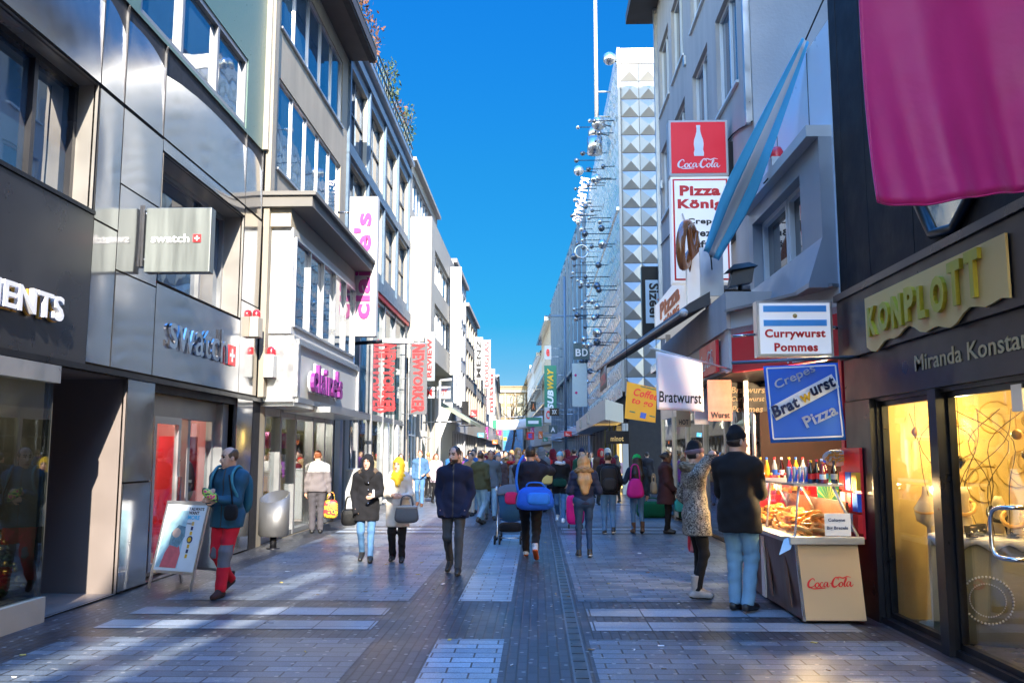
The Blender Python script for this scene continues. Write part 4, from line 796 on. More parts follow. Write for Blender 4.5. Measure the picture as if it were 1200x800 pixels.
# ------------------------------------------------------------------ RIGHT 2: kiosk
k = thing('snack_kiosk', 'low snack kiosk with pale panels, tilted upper windows and red corner fascia', 'kiosk', (XR, 12, 0))
K = Front((XR, 0, 0), (0, 1, 0), (-1, 0, 0))
b = MB(); K.wall(b, 10.26, 13.9, 3.5, 6.85, [(11.2, 13.55, 4.2, 5.2)], .2, 0); K.shell(b, 10.26, 13.9, 3.5, 6.85, 6, 0, True)
for y in (11.1, 12.6): K.box(b, y, y + .02, 5.55, 6.83, 0, .004, 1)
b.build('wall', [mat('pale_panel', (.66, .72, .78), .35, 0.0, .08, 2), M['dark']], k)
# casing round the windows and sloping skirt under them
b = MB(); K.box(b, 10.3, 13.88, 5.42, 5.56, 0, .3, 0); K.box(b, 10.3, 11.1, 4.2, 5.42, .002, .16, 1); K.box(b, 13.6, 13.85, 4.2, 5.42, .002, .16, 1); K.box(b, 11.1, 13.6, 5.2, 5.42, .002, .16, 1)
b.prism([K.p(10.3, 4.2, 0), K.p(10.3, 4.2, .16), K.p(10.3, 3.66, .34), K.p(10.3, 3.6, .34), K.p(10.3, 3.6, 0)], K.U * 3.58, 1)
b.build('window_casing', [M['white'], mat('grey_sheet_metal', (.30, .33, .37), .4, .4, .12, 3)], k)
K.window(k, 11.2, 12.15, 4.2, 5.2, .08, 1, 1, M['framew'], M['wgd'], .07, .1); w_ = K.window(k, 12.2, 13.55, 4.2, 5.2, .08, 1, 1, M['framew'], M['wgd'], .07, .1)

# corner: the angled red fascia A-B, then the street side
A_ = np.array([3.5, 10.28, 0]); B_ = np.array([2.66, 12.2, 0]); ab = (B_ - A_) / np.linalg.norm(B_ - A_); LAB = np.linalg.norm(B_ - A_); nab = np.array([ab[1], -ab[0], 0]); nab = -nab if nab[1] > 0 else nab
C = Front(A_, ab, nab)
b = MB(); C.box(b, 0, LAB, 2.78, 3.38, -.1, 0, 0); C.box(b, 0, LAB, 3.382, 3.6, -.1, .0, 1); C.box(b, .0, LAB, 3.602, 3.64, -.1, .1, 2)
b.prism([(3.5, 10.28, 3.3), (2.66, 12.2, 3.3), (2.66, 18.5, 3.3), (3.5, 18.5, 3.3)], (0, 0, .08), 1)
b.prism([(3.5, 10.5, 2.8), (2.72, 12.25, 2.8), (2.72, 18.5, 2.8), (3.5, 18.5, 2.8)], (0, 0, .05), 3)
b.box(2.66, 2.72, 12.2, 18.5, 2.85, 3.3, 1); b.box(2.63, 2.66, 12.25, 12.5, 2.8, 3.62, 1); b.box(2.6, 3.5, 12.2, 18.6, 3.38, 3.9, 4)
b.build('corner_fascia', [M['red'], M['white'], M['frame'], M['brown'], M['conc_d']], k)
b = MB(); letters(b, 'PIZZA', C.p(LAB * .38, 2.80, .004) + C.Z * 0, -C.U, C.Z, height=.12, depth=.006, bold=.03) if False else letters(b, 'PIZZA', C.p(.95, 2.8, .004), -ab, (0, 0, 1), height=.1, width=.5, depth=.006, bold=.03); b.build('lettering', M['whitetxt'], k)
# interior of the stall
b = MB(); b.box(XR + 1.6, XR + 1.64, 10.3, 18.4, 0, 2.8, 0); b.box(XR - .0, XR + 1.6, 10.28, 10.3, 0, 2.8, 1); b.box(XR, XR + 1.6, 14.2, 14.24, 0, 2.8, 0); b.box(XR, XR + 1.6, 10.3, 14.2, 2.72, 2.76, 2); b.box(XR - .0, XR + 1.6, 10.3, 14.2, .004, .02, 3)
b.box(XR - .04, XR + .06, 10.22, 10.32, 0, 2.8, 1); b.box(3.2, 3.26, 13.9, 14.0, 0, 2.8, 4)
for z in (.9, 1.25, 1.62, 2.0): b.box(XR + 1.25, XR + 1.6, 10.4, 14.1, z, z + .03, 5)
b.build('stall_room', [mat('dark_room', (.06, .03, .025), .6, 0, .4, 2), M['red'], M['brown'], M['dark'], M['alu'], M['wood']], k)
lamp('stall_lamp', (XR + .3, 11.6, 2.55), 70, (1, .72, .4), .06, parent=k)
b = MB()
for y in (10.9, 11.3, 12.4): b.ball((XR + .2, y, 2.66), .035, 8)
b.build('ceiling_bulb', mat('bulb_glow', (1, .75, .4), .4, emit=12), k)
# white light box along the eave
L_ = P(848, 345, X=2.62); b = MB(); t = thing('light_box_sign', 'long white light box with red dotted lettering along the kiosk eave', 'sign', (2.62, 16, 4.2))
b.box(2.62, 2.95, 14.1, 19.6, 4.2, 4.92, 0); b.box(2.6, 2.97, 14.06, 14.1, 4.17, 4.95, 1); b.box(2.6, 2.97, 19.6, 19.64, 4.17, 4.95, 1); b.box(2.60, 2.62, 15.4, 15.43, 4.2, 4.92, 1); b.build('sign_box', [M['lit'], M['alu']], t)
b = MB(); letters(b, 'Pizza', (2.615, 18.8, 4.48), (0, -1, 0), (0, 0, 1), width=2.6, height=.34, depth=.012, bold=.04); letters(b, 'KÖNIG', (2.615, 18.3, 4.25), (0, -1, 0), (0, 0, 1), width=2.0, height=.2, depth=.012, bold=.04); b.build('lettering', M['orange'], t)
b = MB(); b.box(2.9, 3.5, 14.2, 19.4, 4.3, 4.36); b.box(2.75, 2.85, 14.5, 14.6, 3.89, 4.2); b.box(2.75, 2.85, 19, 19.1, 3.89, 4.2); b.build('bracket', M['steel'], t)
# rolled awning below it
t = thing('rolled_awning', 'long dark brown awning cassette rolled in above the snack shops', 'awning', (2.4, 18, 3.8))
b = MB(); b.prism([(2.62, 13.4, 4.12), (2.62, 13.4, 3.92), (2.25, 13.4, 3.77), (2.2, 13.4, 3.83), (2.3, 13.4, 3.94)], (-.55, 10.4, .1)); b.build('cassette', M['brown'], t)
b = MB(); b.tube([(2.2, 13.35, 3.78), (1.62, 23.9, 3.9)], .032, 10); b.build('front_bar', mat('grey_brown_bar', (.40, .34, .29), .5), t)
b = MB(); cloth(b, lambda u, v: (1.7 + .02 * math.sin(u * 30), 22.0 + 1.9 * u, 3.85 - .55 * v), 20, 4); b.build('valance', mat('valance_cloth', (.5, .42, .36), .7), t)
b = MB(); letters(b, 'PIZZERIA', (1.685, 23.8, 3.42), (0, -1, 0), (0, 0, 1), width=1.7, height=.26, depth=.004); b.build('lettering', M['red'], t)
b = MB(); b.ball((2.2, 13.3, 3.78), (.07, .06, .06), 12); b.build('end_cap', M['white'], t)
# signs at the kiosk
t = thing('snack_sign', 'framed light sign with blue and white stripes above bold red lettering', 'sign', (2.9, 10, 2.77))
b = MB(); b.box(2.46, 3.30, 9.96, 10.12, 2.76, 3.39, 1); b.box(2.49, 3.27, 9.945, 9.962, 2.79, 3.36, 0); b.build('sign_box', [M['lit'], M['alu']], t)
b = MB(); b.box(2.53, 3.23, 9.938, 9.944, 3.26, 3.33); b.box(2.53, 3.23, 9.938, 9.944, 3.10, 3.17); b.build('blue_stripe', M['lblue'] if False else mat('stripe_blue', (.12, .46, .85), .5), t)
b = MB(); b.lathe((2.88, 9.943, 3.215), [(0, -.004), (.025, -.004), (.025, 0)], 14, 0, 'y'); b.build('sun_emblem', M['gold'], t)
b = MB(); letters(b, 'Currywurst', (2.54, 9.944, 2.945), (1, 0, 0), (0, 0, 1), width=.67, height=.12, depth=.006, bold=.035); letters(b, 'Pommes', (2.64, 9.944, 2.815), (1, 0, 0), (0, 0, 1), width=.48, height=.095, depth=.006, bold=.035); b.build('lettering', M['redtxt'], t)
b = MB(); b.tube([(2.2, 10.05, 3.0), (2.46, 10.05, 3.02)], .015); b.tube([(3.3, 10.05, 3.1), (3.55, 10.2, 3.1)], .02); b.build('bracket', M['steel'], t)
t = thing('snack_banner', 'tilted blue plastic banner with white rim and white snack lettering', 'banner', (2.8, 9.6, 1.8))
cs_, sn_ = math.cos(rad(-3)), math.sin(rad(-3))
def bl(u, v, n=0): return np.array([2.43 + .78 * u * cs_ + .05 * (1 - v) * 1 , 9.6 - n - .0 + .03 * math.sin(u * 3 + 1), 1.80 + .82 * v + .78 * u * .04])
b = MB(); cloth(b, lambda u, v: bl(u, v), 16, 12, thick=.008); b.build('sheet', M['blue'], t)
def strip(b, pts, wd, n):
    for (a, c) in zip(pts, pts[1:]):
        d = np.array(c) - np.array(a); L = np.linalg.norm(d * [.78, .82]); o = np.array([-d[1] * .82, d[0] * .78]); o = o / max(np.linalg.norm(o), 1e-6) * wd / 2; o = o / [.78, .82]
        K_ = 8; ps = [np.array(a) + d * i / K_ for i in range(K_ + 1)]
        for i in range(K_): b.quad(bl(*(ps[i] - o), n), bl(*(ps[i + 1] - o), n), bl(*(ps[i + 1] + o), n), bl(*(ps[i] + o), n))
b = MB(); strip(b, [(.04, .05), (.96, .05), (.96, .97), (.04, .97), (.04, .05)], .016, .012); strip(b, [(.06, .37), (.94, .77)], .155, .012); b.build('white_rim', M['whitetxt'], t)
d_ = np.array([.78, 0, .36]); d_ /= np.linalg.norm(d_); v_ = np.cross(np.array([0, -1., 0]), d_); v_ = -v_ if v_[2] < 0 else v_
conf = lambda b, k_: setattr(b, 'v', [(x, 9.6 + .03 * math.sin((x - 2.45) / .78 * 3 + 1) - k_ - .006 * (i % 2), z) for i, (x, y, z) in enumerate(b.v)])
b = MB(); letters(b, 'Crepes', bl(.16, .66, .012), d_, v_, width=.46, height=.12, depth=.005, bold=.015, shear=.1); letters(b, 'Pizza', bl(.50, .17, .012), d_, v_, width=.36, height=.125, depth=.005, bold=.025); conf(b, .018); b.build('lettering', M['whitetxt'], t)
b = MB(); letters(b, 'Brat', bl(.085, .315, .02), d_, v_, width=.30, height=.13, depth=.004, bold=.03, shear=.1); letters(b, 'urst', bl(.62, .575, .02), d_, v_, width=.27, height=.115, depth=.004, bold=.03, shear=.1); conf(b, .026); b.build('navy_lettering', M['navytxt'], t)
b = MB(); letters(b, 'w', bl(.475, .49, .02), d_, v_, width=.125, height=.085, depth=.004, bold=.03, shear=.1); conf(b, .026); b.build('yellow_letter', M['yellow'], t)
b = MB(); b.tube([(3.45, 9.62, 2.72), (2.1, 9.66, 2.66)], .018); b.build('rod', M['bluef'], t)
t = thing('bratwurst_flag', 'white cloth flag with black lettering on a slanting white pole', 'flag', (2.2, 12, 2.3))
def bf(u, v): return np.array([1.60 + .62 * u, 12.0 + .025 * math.sin(u * 6 + v * 2), 2.27 - .03 * u + (.79 - .13 * u) * v])
b = MB(); cloth(b, bf, 16, 16); b.build('cloth', M['whitecloth'], t)
b = MB(); letters(b, 'Bratwurst', bf(.05, .13) + [0, -.035, 0], (.999, 0, -.05), (.05, 0, .999), width=.56, height=.15, depth=.004, bold=.015); b.v = [(x, bf((x - 1.6) / .62, max(0, (z - 2.24) / .75))[1] - .006 - (.004 if y < 11.964 else 0), z) for x, y, z in b.v]; b.build('lettering', M['blacktxt'], t)
b = MB(); b.tube([(1.52, 12.0, 3.1), (2.64, 12.25, 2.83)], .014); b.build('pole', M['white'], t)
for i, (x0, y0, x1, y1, Y, m, lab, s) in enumerate(((830, 493, 857, 445, 13.2, 'paper_pink', 'pinkish hand painted paper sign hung under the kiosk roof', 'Wurst'), (814, 497, 830, 455, 15.2, 'paper', 'plain pale paper sign hung behind the white flag', ''), (793, 500, 809, 478, 16.2, 'paper_tan', 'small tan card sign below the row of flags', 'HOT'))):
    a = P(x0, y0, Y=Y); c = P(x1, y1, Y=Y); M.setdefault('paper_pink', mat('paper_pink', (.55, .28, .22), .7, 0, .4, 8)); M.setdefault('paper_tan', mat('paper_tan', (.45, .33, .2), .7))
    t = thing('paper_sign', lab, 'sign', (a[0], Y, a[2])); b = MB(); b.box(a[0], c[0], Y, Y + .01, a[2], c[2]); b.build('sheet', M[m], t)
    b = MB(); b.tube([((a[0] + c[0]) / 2, Y, c[2]), ((a[0] + c[0]) / 2, Y, 2.81)], .004, 4); b.build('string', M['dark'], t)
    if s: txt(t, s, a[0] + .04, c[0] - .04, Y - .006, a[2] + .04, a[2] + .13, M['blacktxt'], depth=.004)
t = thing('yellow_sign', 'yellow plastic coffee sign tilted below the awning', 'sign', (1.85, 16, 2.25)); b = MB()
Y = 16.0; pts = [P(735, 447, Y=Y), P(770, 455, Y=Y), P(768, 495, Y=Y), P(732, 490, Y=Y)]; b.prism(pts[::-1], (0, .03, 0)); b.build('sheet', M['yellow'], t)
ux = pts[1] - pts[0]; ux /= np.linalg.norm(ux); uz = np.cross(np.array([0, -1., 0]), ux); uz = -uz if uz[2] < 0 else uz
b = MB(); o = pts[3] + [.06, -.006, 0]; letters(b, 'Coffee', o + uz * .42, ux, uz, width=.44, height=.14, depth=.004, bold=.02, shear=.2); letters(b, 'to go', o + uz * .25, ux, uz, width=.38, height=.13, depth=.004, bold=.02, shear=.2); b.build('lettering', M['redtxt'], t)
b = MB(); b.obox(o + ux * .2 + uz * .06, ux * .1, uz * .1, (0, -.004, 0)); b.build('cup_mark', M['blue'], t); b = MB(); b.obox(o + uz * .12, ux * .1, uz * .02, (0, -.004, 0)); b.obox(o + ux * .36 + uz * .12, ux * .1, uz * .02, (0, -.004, 0)); b.obox(o + ux * .1 + uz * .6, ux * .3, uz * .02, (0, -.004, 0)); b.build('dark_bar', M['green'], t)
b = MB(); b.tube([pts[0], pts[0] + [0, 0, .85]], .006, 4); b.tube([pts[1], pts[1] + [0, 0, .95]], .006, 4); b.build('cord', M['dark'], t)
# menu blackboard inside, hanging red drink sign
t = thing('menu_board', 'dark menu board with pale handwriting at the back of the snack stall', 'menu board', (3.3, 14.1, 2.0)); a = P(853, 482, Y=14.15); c = P(893, 448, Y=14.15)
b = MB(); b.box(a[0], c[0] + .5, 14.12, 14.18, a[2], c[2]); b.build('board', M['blacktxt'], t); b = MB()
for i, s in enumerate(('Bratwurst', 'Currywurst', 'Pommes')): letters(b, s, (a[0] + .05, 14.112, c[2] - .17 - .15 * i), (1, 0, 0), (0, 0, 1), height=.1, depth=.004, shear=.2)
b.build('lettering', mat('chalk', (.6, .5, .35), .8), t)
t = thing('drink_sign', 'old red drink sign with pale script on the kiosk corner', 'sign', (2.62, 13, 2.9)); b = MB(); b.box(2.58, 2.628, 12.9, 14.2, 2.86, 3.32); b.build('sign_box', M['red'], t); b = MB(); script_word(b, (2.578, 14.1, 2.98), (0, -1, 0), (0, 0, 1), 1.05, .004); b.build('lettering', M['whitetxt'], t)
# floodlight, siren
t = thing('floodlight', 'black floodlight on the end of the white light box', 'floodlight', (2.9, 12.9, 3.95)); b = MB(); b.prism([(2.78, 12.75, 4.08), (3.08, 12.65, 4.12), (3.12, 12.65, 4.36), (2.84, 12.75, 4.33)], (0, .22, 0)); b.prism([(2.74, 12.7, 4.3), (3.16, 12.6, 4.35), (3.06, 12.7, 4.42), (2.85, 12.75, 4.4)], (0, .3, 0)); b.build('housing', M['plastic_b'], t); b = MB(); b.tube([(2.95, 12.85, 4.12), (2.95, 12.9, 3.64)], .03); b.tube([(2.8, 12.85, 4.0), (3.1, 12.85, 4.02)], .025); b.build('bracket', M['plastic_b'], t)
t = thing('alarm_siren', 'white siren box with round red lamp on the kiosk ledge', 'siren', (3.3, 12.0, 5.56)); b = MB(); b.box(3.22, 3.42, 11.9, 12.15, 5.565, 5.72); b.build('box', M['white'], t); b = MB(); b.lathe((3.32, 12.02, 5.72), [(.09, 0), (.09, .1), (.06, .16), (0, .18)], 14); b.build('beacon', M['redlamp'], t)
# striped flag strung between ropes
t = thing('striped_flag', 'long twisted sky blue and white striped flag hung on ropes', 'flag', (3.0, 12, 5.5))
a = P(944, 47, Y=11.0); c = P(833, 300, Y=13.0)
def sf(off):
    def f(u, v):
        v2 = off + v / 3; q = a + (c - a) * u; wd = (.10 + .38 * min(1, u * 1.6)) * (1 - .35 * max(0, u - .75) * 4); tw = .25 + .5 * u
        s_ = (v2 - .5) * wd
        return q + np.array([math.cos(tw) * s_, .35 * s_ + .05 * math.sin(v2 * 9 + u * 3) * u, -.42 * s_ - .03 * math.sin(math.pi * u)])
    return f
for off, m in ((0, 'lblue'), (1 / 3, 'whitecloth'), (2 / 3, 'lblue')): b = MB(); cloth(b, sf(off), 30, 8); b.build('stripe_cloth', M[m], t)
for q_ in ([a, P(972, -16, Y=10.6)], [c, (2.7, 13.6, 4.5)], [P(895, 215, Y=12), (3.5, 12.3, 5.8)]): b = MB(); b.tube(q_, .011, 5); b.build('rope', M['dark'], t)

# ------------------------------------------------------------------ RIGHT 3: grey rendered house
g = thing('grey_house', 'grey rendered town house with deep set windows and overhanging eave', 'building', (XR, 19.5, 0))
G3 = Front((XR, 0, 0), (0, 1, 0), (-1, 0, 0)); gh = []
for z0 in (8.1, 11.1):
    for y0 in (14.9, 17.5, 20.3, 22.6): gh.append((y0, y0 + 1.75, z0, z0 + 1.95))
b = MB(); G3.wall(b, 13.92, 25.2, 2.9, 14.5, gh, .28, 0); G3.shell(b, 13.92, 25.2, 2.9, 14.5, 9, 1, True); b.build('wall', [M['conc_d'], mat('stained_render', (.36, .33, .31), .9, 0, .3, .8, .3, 20)], g)
for h in gh: G3.window(g, *h, .16, 2, 1, M['framew'], M['wgb'] if h[2] < 9 else M['wgd'], .07, .08, sill=.05)
b = MB(); G3.box(b, 13.8, 25.6, 14.5, 14.8, -9, .8, 0); G3.box(b, 17.5, 22.5, 14.805, 26, -6.8, -3.2, 0); b.build('roof', M['brown'], g)  # high box is an unseen tower, added to shade the silver front
b = MB(); G3.box(b, 24.6, 24.75, 5, 14.49, 0, .1); b.build('downpipe', M['alu'], g); b = MB(); G3.box(b, 14.0, 14.1, 7, 14.49, 0, .1); b.build('downpipe', M['alu'], g)
b = MB(); G3.box(b, 13.95, 25.2, 3.9, 4.1, 0, .3, 0); b.build('storey_band', M['steel'], g)
for y_, z_ in ((16.9, 7.9), (20.0, 10.7), (24.2, 9.0)): b = MB(); G3.box(b, y_, y_ + .16, z_, z_ + .22, 0, .05); b.build('wall_vent', M['alu'], g)
for pts_ in ([(13.95, 7.0), (16, 7.35), (20, 7.2), (25, 7.5)], [(14.05, 13.6), (14.07, 10), (14.04, 7.1)]): b = MB(); b.tube(catmull([G3.p(y_, z_, .02) for y_, z_ in pts_], 4), .014, 5); b.build('cable', M['dark'], g)
# shops below it
b = MB()
for y in (14.4, 16.6, 18.7, 20.9, 23.0, 25.0): G3.box(b, y, y + .14, 0, 2.9, -.05, .05)
G3.box(b, 14.2, 25.2, 2.6, 2.9, -.04, .04); b.build('shop_frame', M['alu'], g)
b = MB(); G3.box(b, 14.4, 25.1, .1, 2.6, -.01, .0); b.build('shop_window', M['glassd'], g)
b = MB(); b.box(XR + 3, XR + 3.05, 14.3, 25.2, 0, 2.9, 0); b.box(XR + .05, XR + 3, 14.3, 14.35, 0, 2.9, 0); b.box(XR + .05, XR + 3, 25.15, 25.2, 0, 2.9, 0); b.box(XR + .05, XR + 3, 14.35, 25.15, 2.85, 2.89, 0); b.box(XR + .05, XR + 3, 14.35, 25.15, .003, .02, 0)
for i in range(6): b.box(XR + .6, XR + 1.1, 15 + 1.7 * i, 15.9 + 1.7 * i, .02, 1.3, 1 + i % 3)
b.build('shop_room', [mat('dark_shop', (.09, .07, .055), .6, 0, .4, 1.5), M['red'], M['white'], M['wood']], g); lamp('shop_ceiling_lamp', (XR + 1.2, 17, 2.4), 18, (1, .8, .5), .15, parent=g); lamp('shop_ceiling_lamp', (XR + 1.2, 22.5, 2.4), 30, (1, .8, .5), .15, parent=g)
# big light signs on the grey house
t = thing('drink_light_sign', 'red square light sign with white bottle and flowing script, upper of a pair', 'sign', (2.9, 15.5, 6.6))
b = MB(); b.box(2.37, 3.42, 15.5, 15.75, 6.6, 7.62, 1); b.box(2.41, 3.38, 15.49, 15.502, 6.64, 7.58, 0); b.build('sign_box', [M['litred'], M['white']], t)
b = MB(); prof = [(.0, 0), (.085, 0), (.09, .06), (.075, .12), (.088, .22), (.08, .30), (.055, .37), (.035, .45), (.03, .52), (.036, .53), (.036, .57), (0, .57)]
pl = [(2.9 + r_, 15.488, 6.95 + z) for r_, z in prof[1:-1]] + [(2.9 - r_, 15.488, 6.95 + z) for r_, z in prof[1:-1][::-1]]; b.prism(pl, (0, -.006, 0)); b.build('bottle_emblem', M['whitetxt'], t)
b = MB(); script_word(b, (2.52, 15.488, 6.74), (1, 0, 0), (0, 0, 1), .76, .006); b.build('lettering', M['whitetxt'], t)
b = MB(); b.tube([(3.4, 15.62, 7.0), (3.9, 15.62, 7.0)], .03); b.tube([(3.4, 15.62, 5.6), (3.9, 15.62, 5.6)], .03); b.box(3.42, 3.5, 15.45, 15.8, 5.4, 7.2); b.build('bracket', M['blackm'], t)
t = thing('menu_light_sign', 'tall white light sign with red frame listing snacks under the red sign', 'sign', (2.9, 15.5, 4.7))
b = MB(); b.box(2.39, 3.42, 15.5, 15.75, 4.66, 6.57, 0); b.box(2.42, 3.39, 15.492, 15.502, 4.7, 6.53, 1); b.box(2.45, 3.36, 15.486, 15.493, 4.73, 6.5, 0); b.build('sign_box', [M['lit'], M['redtxt']], t)
b = MB(); letters(b, 'Pizza', (2.54, 15.486, 6.22), (1, 0, 0), (0, 0, 1), width=.72, height=.19, depth=.005, bold=.05); letters(b, 'König', (2.50, 15.486, 5.94), (1, 0, 0), (0, 0, 1), width=.8, height=.22, depth=.005, bold=.05); b.build('red_lettering', M['redtxt'], t)
b = MB()
for i, (s, wd) in enumerate((('Crepes', .62), ('Brezel', .58), ('Säfte', .5), ('Kaffee', .58), ('Döner', .52))): letters(b, s, (2.66, 15.486, 5.68 - .2 * i), (1, 0, 0), (0, 0, 1), width=wd, height=.13, depth=.005, bold=.035)
b.build('black_lettering', M['blacktxt'], t)
def pretzel_pts(s=1.0):
    ctl = [(-.28, -.36), (-.05, -.12), (.18, .05), (.36, .18), (.40, .36), (.25, .46), (.06, .36), (0, .22), (-.06, .36), (-.25, .46), (-.40, .36), (-.36, .18), (-.18, .05), (.05, -.12), (.28, -.36)]
    return None
def pretzel(mb, O, U, V, s, r, mi=0, n=7, lean=.15):
    """a looped and crossed dough rope"""
    U = np.asarray(U, float); V = np.asarray(V, float); N = np.cross(U, V)
    ctl = [(-.27, -.40, .06), (-.10, -.10, .06), (.0, .02, .05), (.10, .12, .03), (.30, .02, 0), (.47, -.12, 0), (.46, -.36, 0), (.25, -.52, 0), (0, -.56, 0)]
    ctl = [(-.24, -.44, .08), (-.14, -.16, .08), (.0, .04, .06), (.16, .22, .0), (.38, .30, 0), (.50, .08, 0), (.44, -.2, 0), (.24, -.44, 0), (0, -.52, 0), (-.24, -.44, 0), (-.44, -.2, 0), (-.50, .08, 0), (-.38, .30, 0), (-.16, .22, 0), (0, .04, -.02), (.14, -.16, .06), (.24, -.44, .08)]
    c = catmull([np.asarray(O) + U * a * s - V * b_ * s + N * z * s * lean * 6 for a, b_, z in ctl], 4); m_ = len(c)
    mb.tube(c, [r * (.55 + .55 * math.sin(math.pi * i / (m_ - 1)) ** .7) for i in range(m_)], n, mi); return mb
DOUGH = mat('glazed_dough', (.58, .26, .055), .4, 0, .45, 18, coat=.15)
t = thing('pretzel_sign', 'giant brown model pretzel hanging in front of the white snack sign', 'sign', (2.55, 14.8, 4.6)); b = MB(); pretzel(b, (2.58, 14.9, 5.05), (.45, .89, 0), (0, 0, 1), .95, .075, n=12); b.build('pretzel_body', mat('varnished_brown', (.26, .08, .02), .18, 0, .2, 5, coat=.5), t); b = MB(); b.tube([(2.58, 14.9, 5.4), (2.58, 15.5, 5.9)], .015); b.build('bracket', M['steel'], t)
t = thing('shoe_shop_sign', 'black vertical light sign with pale rounded plate and dark letters', 'sign', (3.3, 25, 4.9))
b = MB(); b.box(3.0, 3.68, 25.25, 25.5, 4.92, 7.0, 0); b.build('sign_box', M['blackm'], t); b = MB(); b.box(3.1, 3.58, 25.235, 25.252, 5.35, 6.6); b.build('plate', mat('pale_blue_plate', (.55, .68, .78), .4), t, bevel=.005)
txt(t, 'Sizeer', 3.2, 3.5, 25.23, 5.42, 6.5, M['blacktxt'], vert='down'); b = MB(); b.box(3.44, 3.5, 25.226, 25.234, 6.0, 6.06); b.build('red_dot', M['orange'], t)

# ------------------------------------------------------------------ RIGHT 4: faceted silver building
s4 = thing('silver_facet_building', 'department store clad in silver pyramid shaped metal panels', 'building', (XR, 49, 0))
b = MB(); b.box(XR + .02, XR + 12, 37.02, 61, 4.2, 19.0); b.box(XR + .3, XR + 12, 37.3, 61, 0, 4.2); b.build('wall', M['dark'], s4)
PY = .80; b = MB()
def pyr(O, U, V, s, h, mb, mi=0):
    U = np.asarray(U, float) * s; V = np.asarray(V, float) * s; N = np.cross(U, V) / s / s; O = np.asarray(O, float); c = O + U / 2 + V / 2 + N * h; g = .012
    p = [O + U * g + V * g, O + U * (1 - g) + V * g, O + U * (1 - g) + V * (1 - g), O + U * g + V * (1 - g), c]
    mb.add(p, [(0, 1, 4), (1, 2, 4), (2, 3, 4), (3, 0, 4)], mi)
for i in range(9):
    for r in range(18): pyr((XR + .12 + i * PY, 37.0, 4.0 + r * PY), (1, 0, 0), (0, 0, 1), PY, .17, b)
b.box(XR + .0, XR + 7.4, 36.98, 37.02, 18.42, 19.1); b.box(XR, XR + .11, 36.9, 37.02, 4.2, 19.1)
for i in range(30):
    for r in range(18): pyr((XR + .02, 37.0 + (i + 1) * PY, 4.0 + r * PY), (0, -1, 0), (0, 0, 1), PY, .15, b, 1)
b.box(XR - .02, XR + .02, 37, 61, 18.42, 19.05, 1); b.box(XR - .12, XR, 37, 61, 11.9, 12.05, 1)
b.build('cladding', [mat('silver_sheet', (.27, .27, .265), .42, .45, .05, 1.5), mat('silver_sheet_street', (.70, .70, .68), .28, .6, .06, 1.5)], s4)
b = MB(); b.box(XR + 2.5, XR + 8, 38, 42, 19.0, 20.3); b.build('roof_house', M['brown'], s4)
b = MB(); b.prism([(XR, 36.6, 2.9), (2.5, 33.0, 2.9), (2.45, 34, 2.9), (2.45, 57, 2.9), (XR, 61, 2.9)], (0, 0, .75)); b.build('canopy_fascia', mat('canopy_cream', (.62, .57, .48), .5, .1, .06, 2), s4)
b = MB()
for y in (37.2, 39.8, 42.4, 45, 48, 51, 54, 57, 60.5): b.box(XR + .0, XR + .25, y, y + .35, 0, 2.9, 0)
for y in (40.6, 43.2, 46): b.box(XR - .05, XR + .0, y, y + .5, 0, 2.9, 1)
b.box(XR + .2, XR + .24, 37.5, 60.5, .1, 2.8, 2); b.build('shop_frame', [M['utility'], M['olive'], M['wgd']], s4)
b = MB(); b.box(XR + .1, XR + .19, 38.4, 39.6, .2, 2.6, 0); b.build('lit_window', mat('lit_yellow', (.9, .6, .15), .5, emit=1.2), s4)
for y in (42.5, 50): b = MB(); b.box(2.38, 2.45, y, y + .9, 3.05, 3.5); b.box(2.35, 2.38, y + .2, y + .7, 3.1, 3.6); b.build('raised_emblem', M['frame'], s4)
t = thing('wall_sculpture', 'sculpture of many metal balls on thin rods with a tall mast on the facade', 'sculpture', (XR, 49, 5))
rng = np.random.default_rng(11); BALL = mat('ball_metal', (.45, .46, .48), .2, .95, .1, 3); DBALL = mat('ball_dark', (.10, .12, .15), .25, .8, .1, 3)
for i in range(72):
    y = rng.uniform(37.6, 58); f_ = i / 72; z = 5.5 + 12.5 * rng.uniform(0, 1) ** .85; L_ = rng.uniform(.45, 1.5); r_ = rng.choice([.10, .13, .16, .21], p=[.4, .3, .2, .1]); x = XR - L_
    b = MB(); b.ball((x, y, z), r_, 12); bo = b.build('ball', BALL if rng.random() < .45 else DBALL, t); b = MB(); b.tube([(x, y, z), (XR, y, z)], .022, 5); b.build('rod', M['blackm'], bo)
for (px, py, Y, r_) in ((714, 69, 36.7, .28), (701, 145, 40, .33), (697, 156, 41, .33), (678, 200, 50, .3)):
    c = P(px, py, Y=Y); b = MB(); b.ball(c, r_, 18, 0, 12); bo = b.build('ball', BALL, t); b = MB(); b.tube([c, (XR + .05, Y + .4, c[2])], .03, 6); b.build('rod', M['blackm'], bo)
c = P(697, 171, Y=41); b = MB(); b.lathe(c - [0, 0, .4], [(0, 0), (.36, 0), (.36, .8), (0, .8)], 18); b.build('drum', BALL, t)
b = MB(); b.tube([(2.8, 40, 17.0), (2.8, 40, 31)], [.10, .06], 10); b.tube([(2.8, 40, 17.2), (XR, 40, 17.2)], .04, 6); b.tube([(2.8, 40, 18.4), (XR, 40, 18.4)], .04, 6); b.build('mast', M['white'], t)
b = MB(); b.tube([(XR - 1.1 + .35 * math.cos(a), 47, 12.4 + .35 * math.sin(a)) for a in np.linspace(0, 6.28, 20)], .05, 6); b.tube([(XR - .75, 47, 12.4), (XR, 47, 12.4)], .03, 5); b.build('hoop', BALL, t)
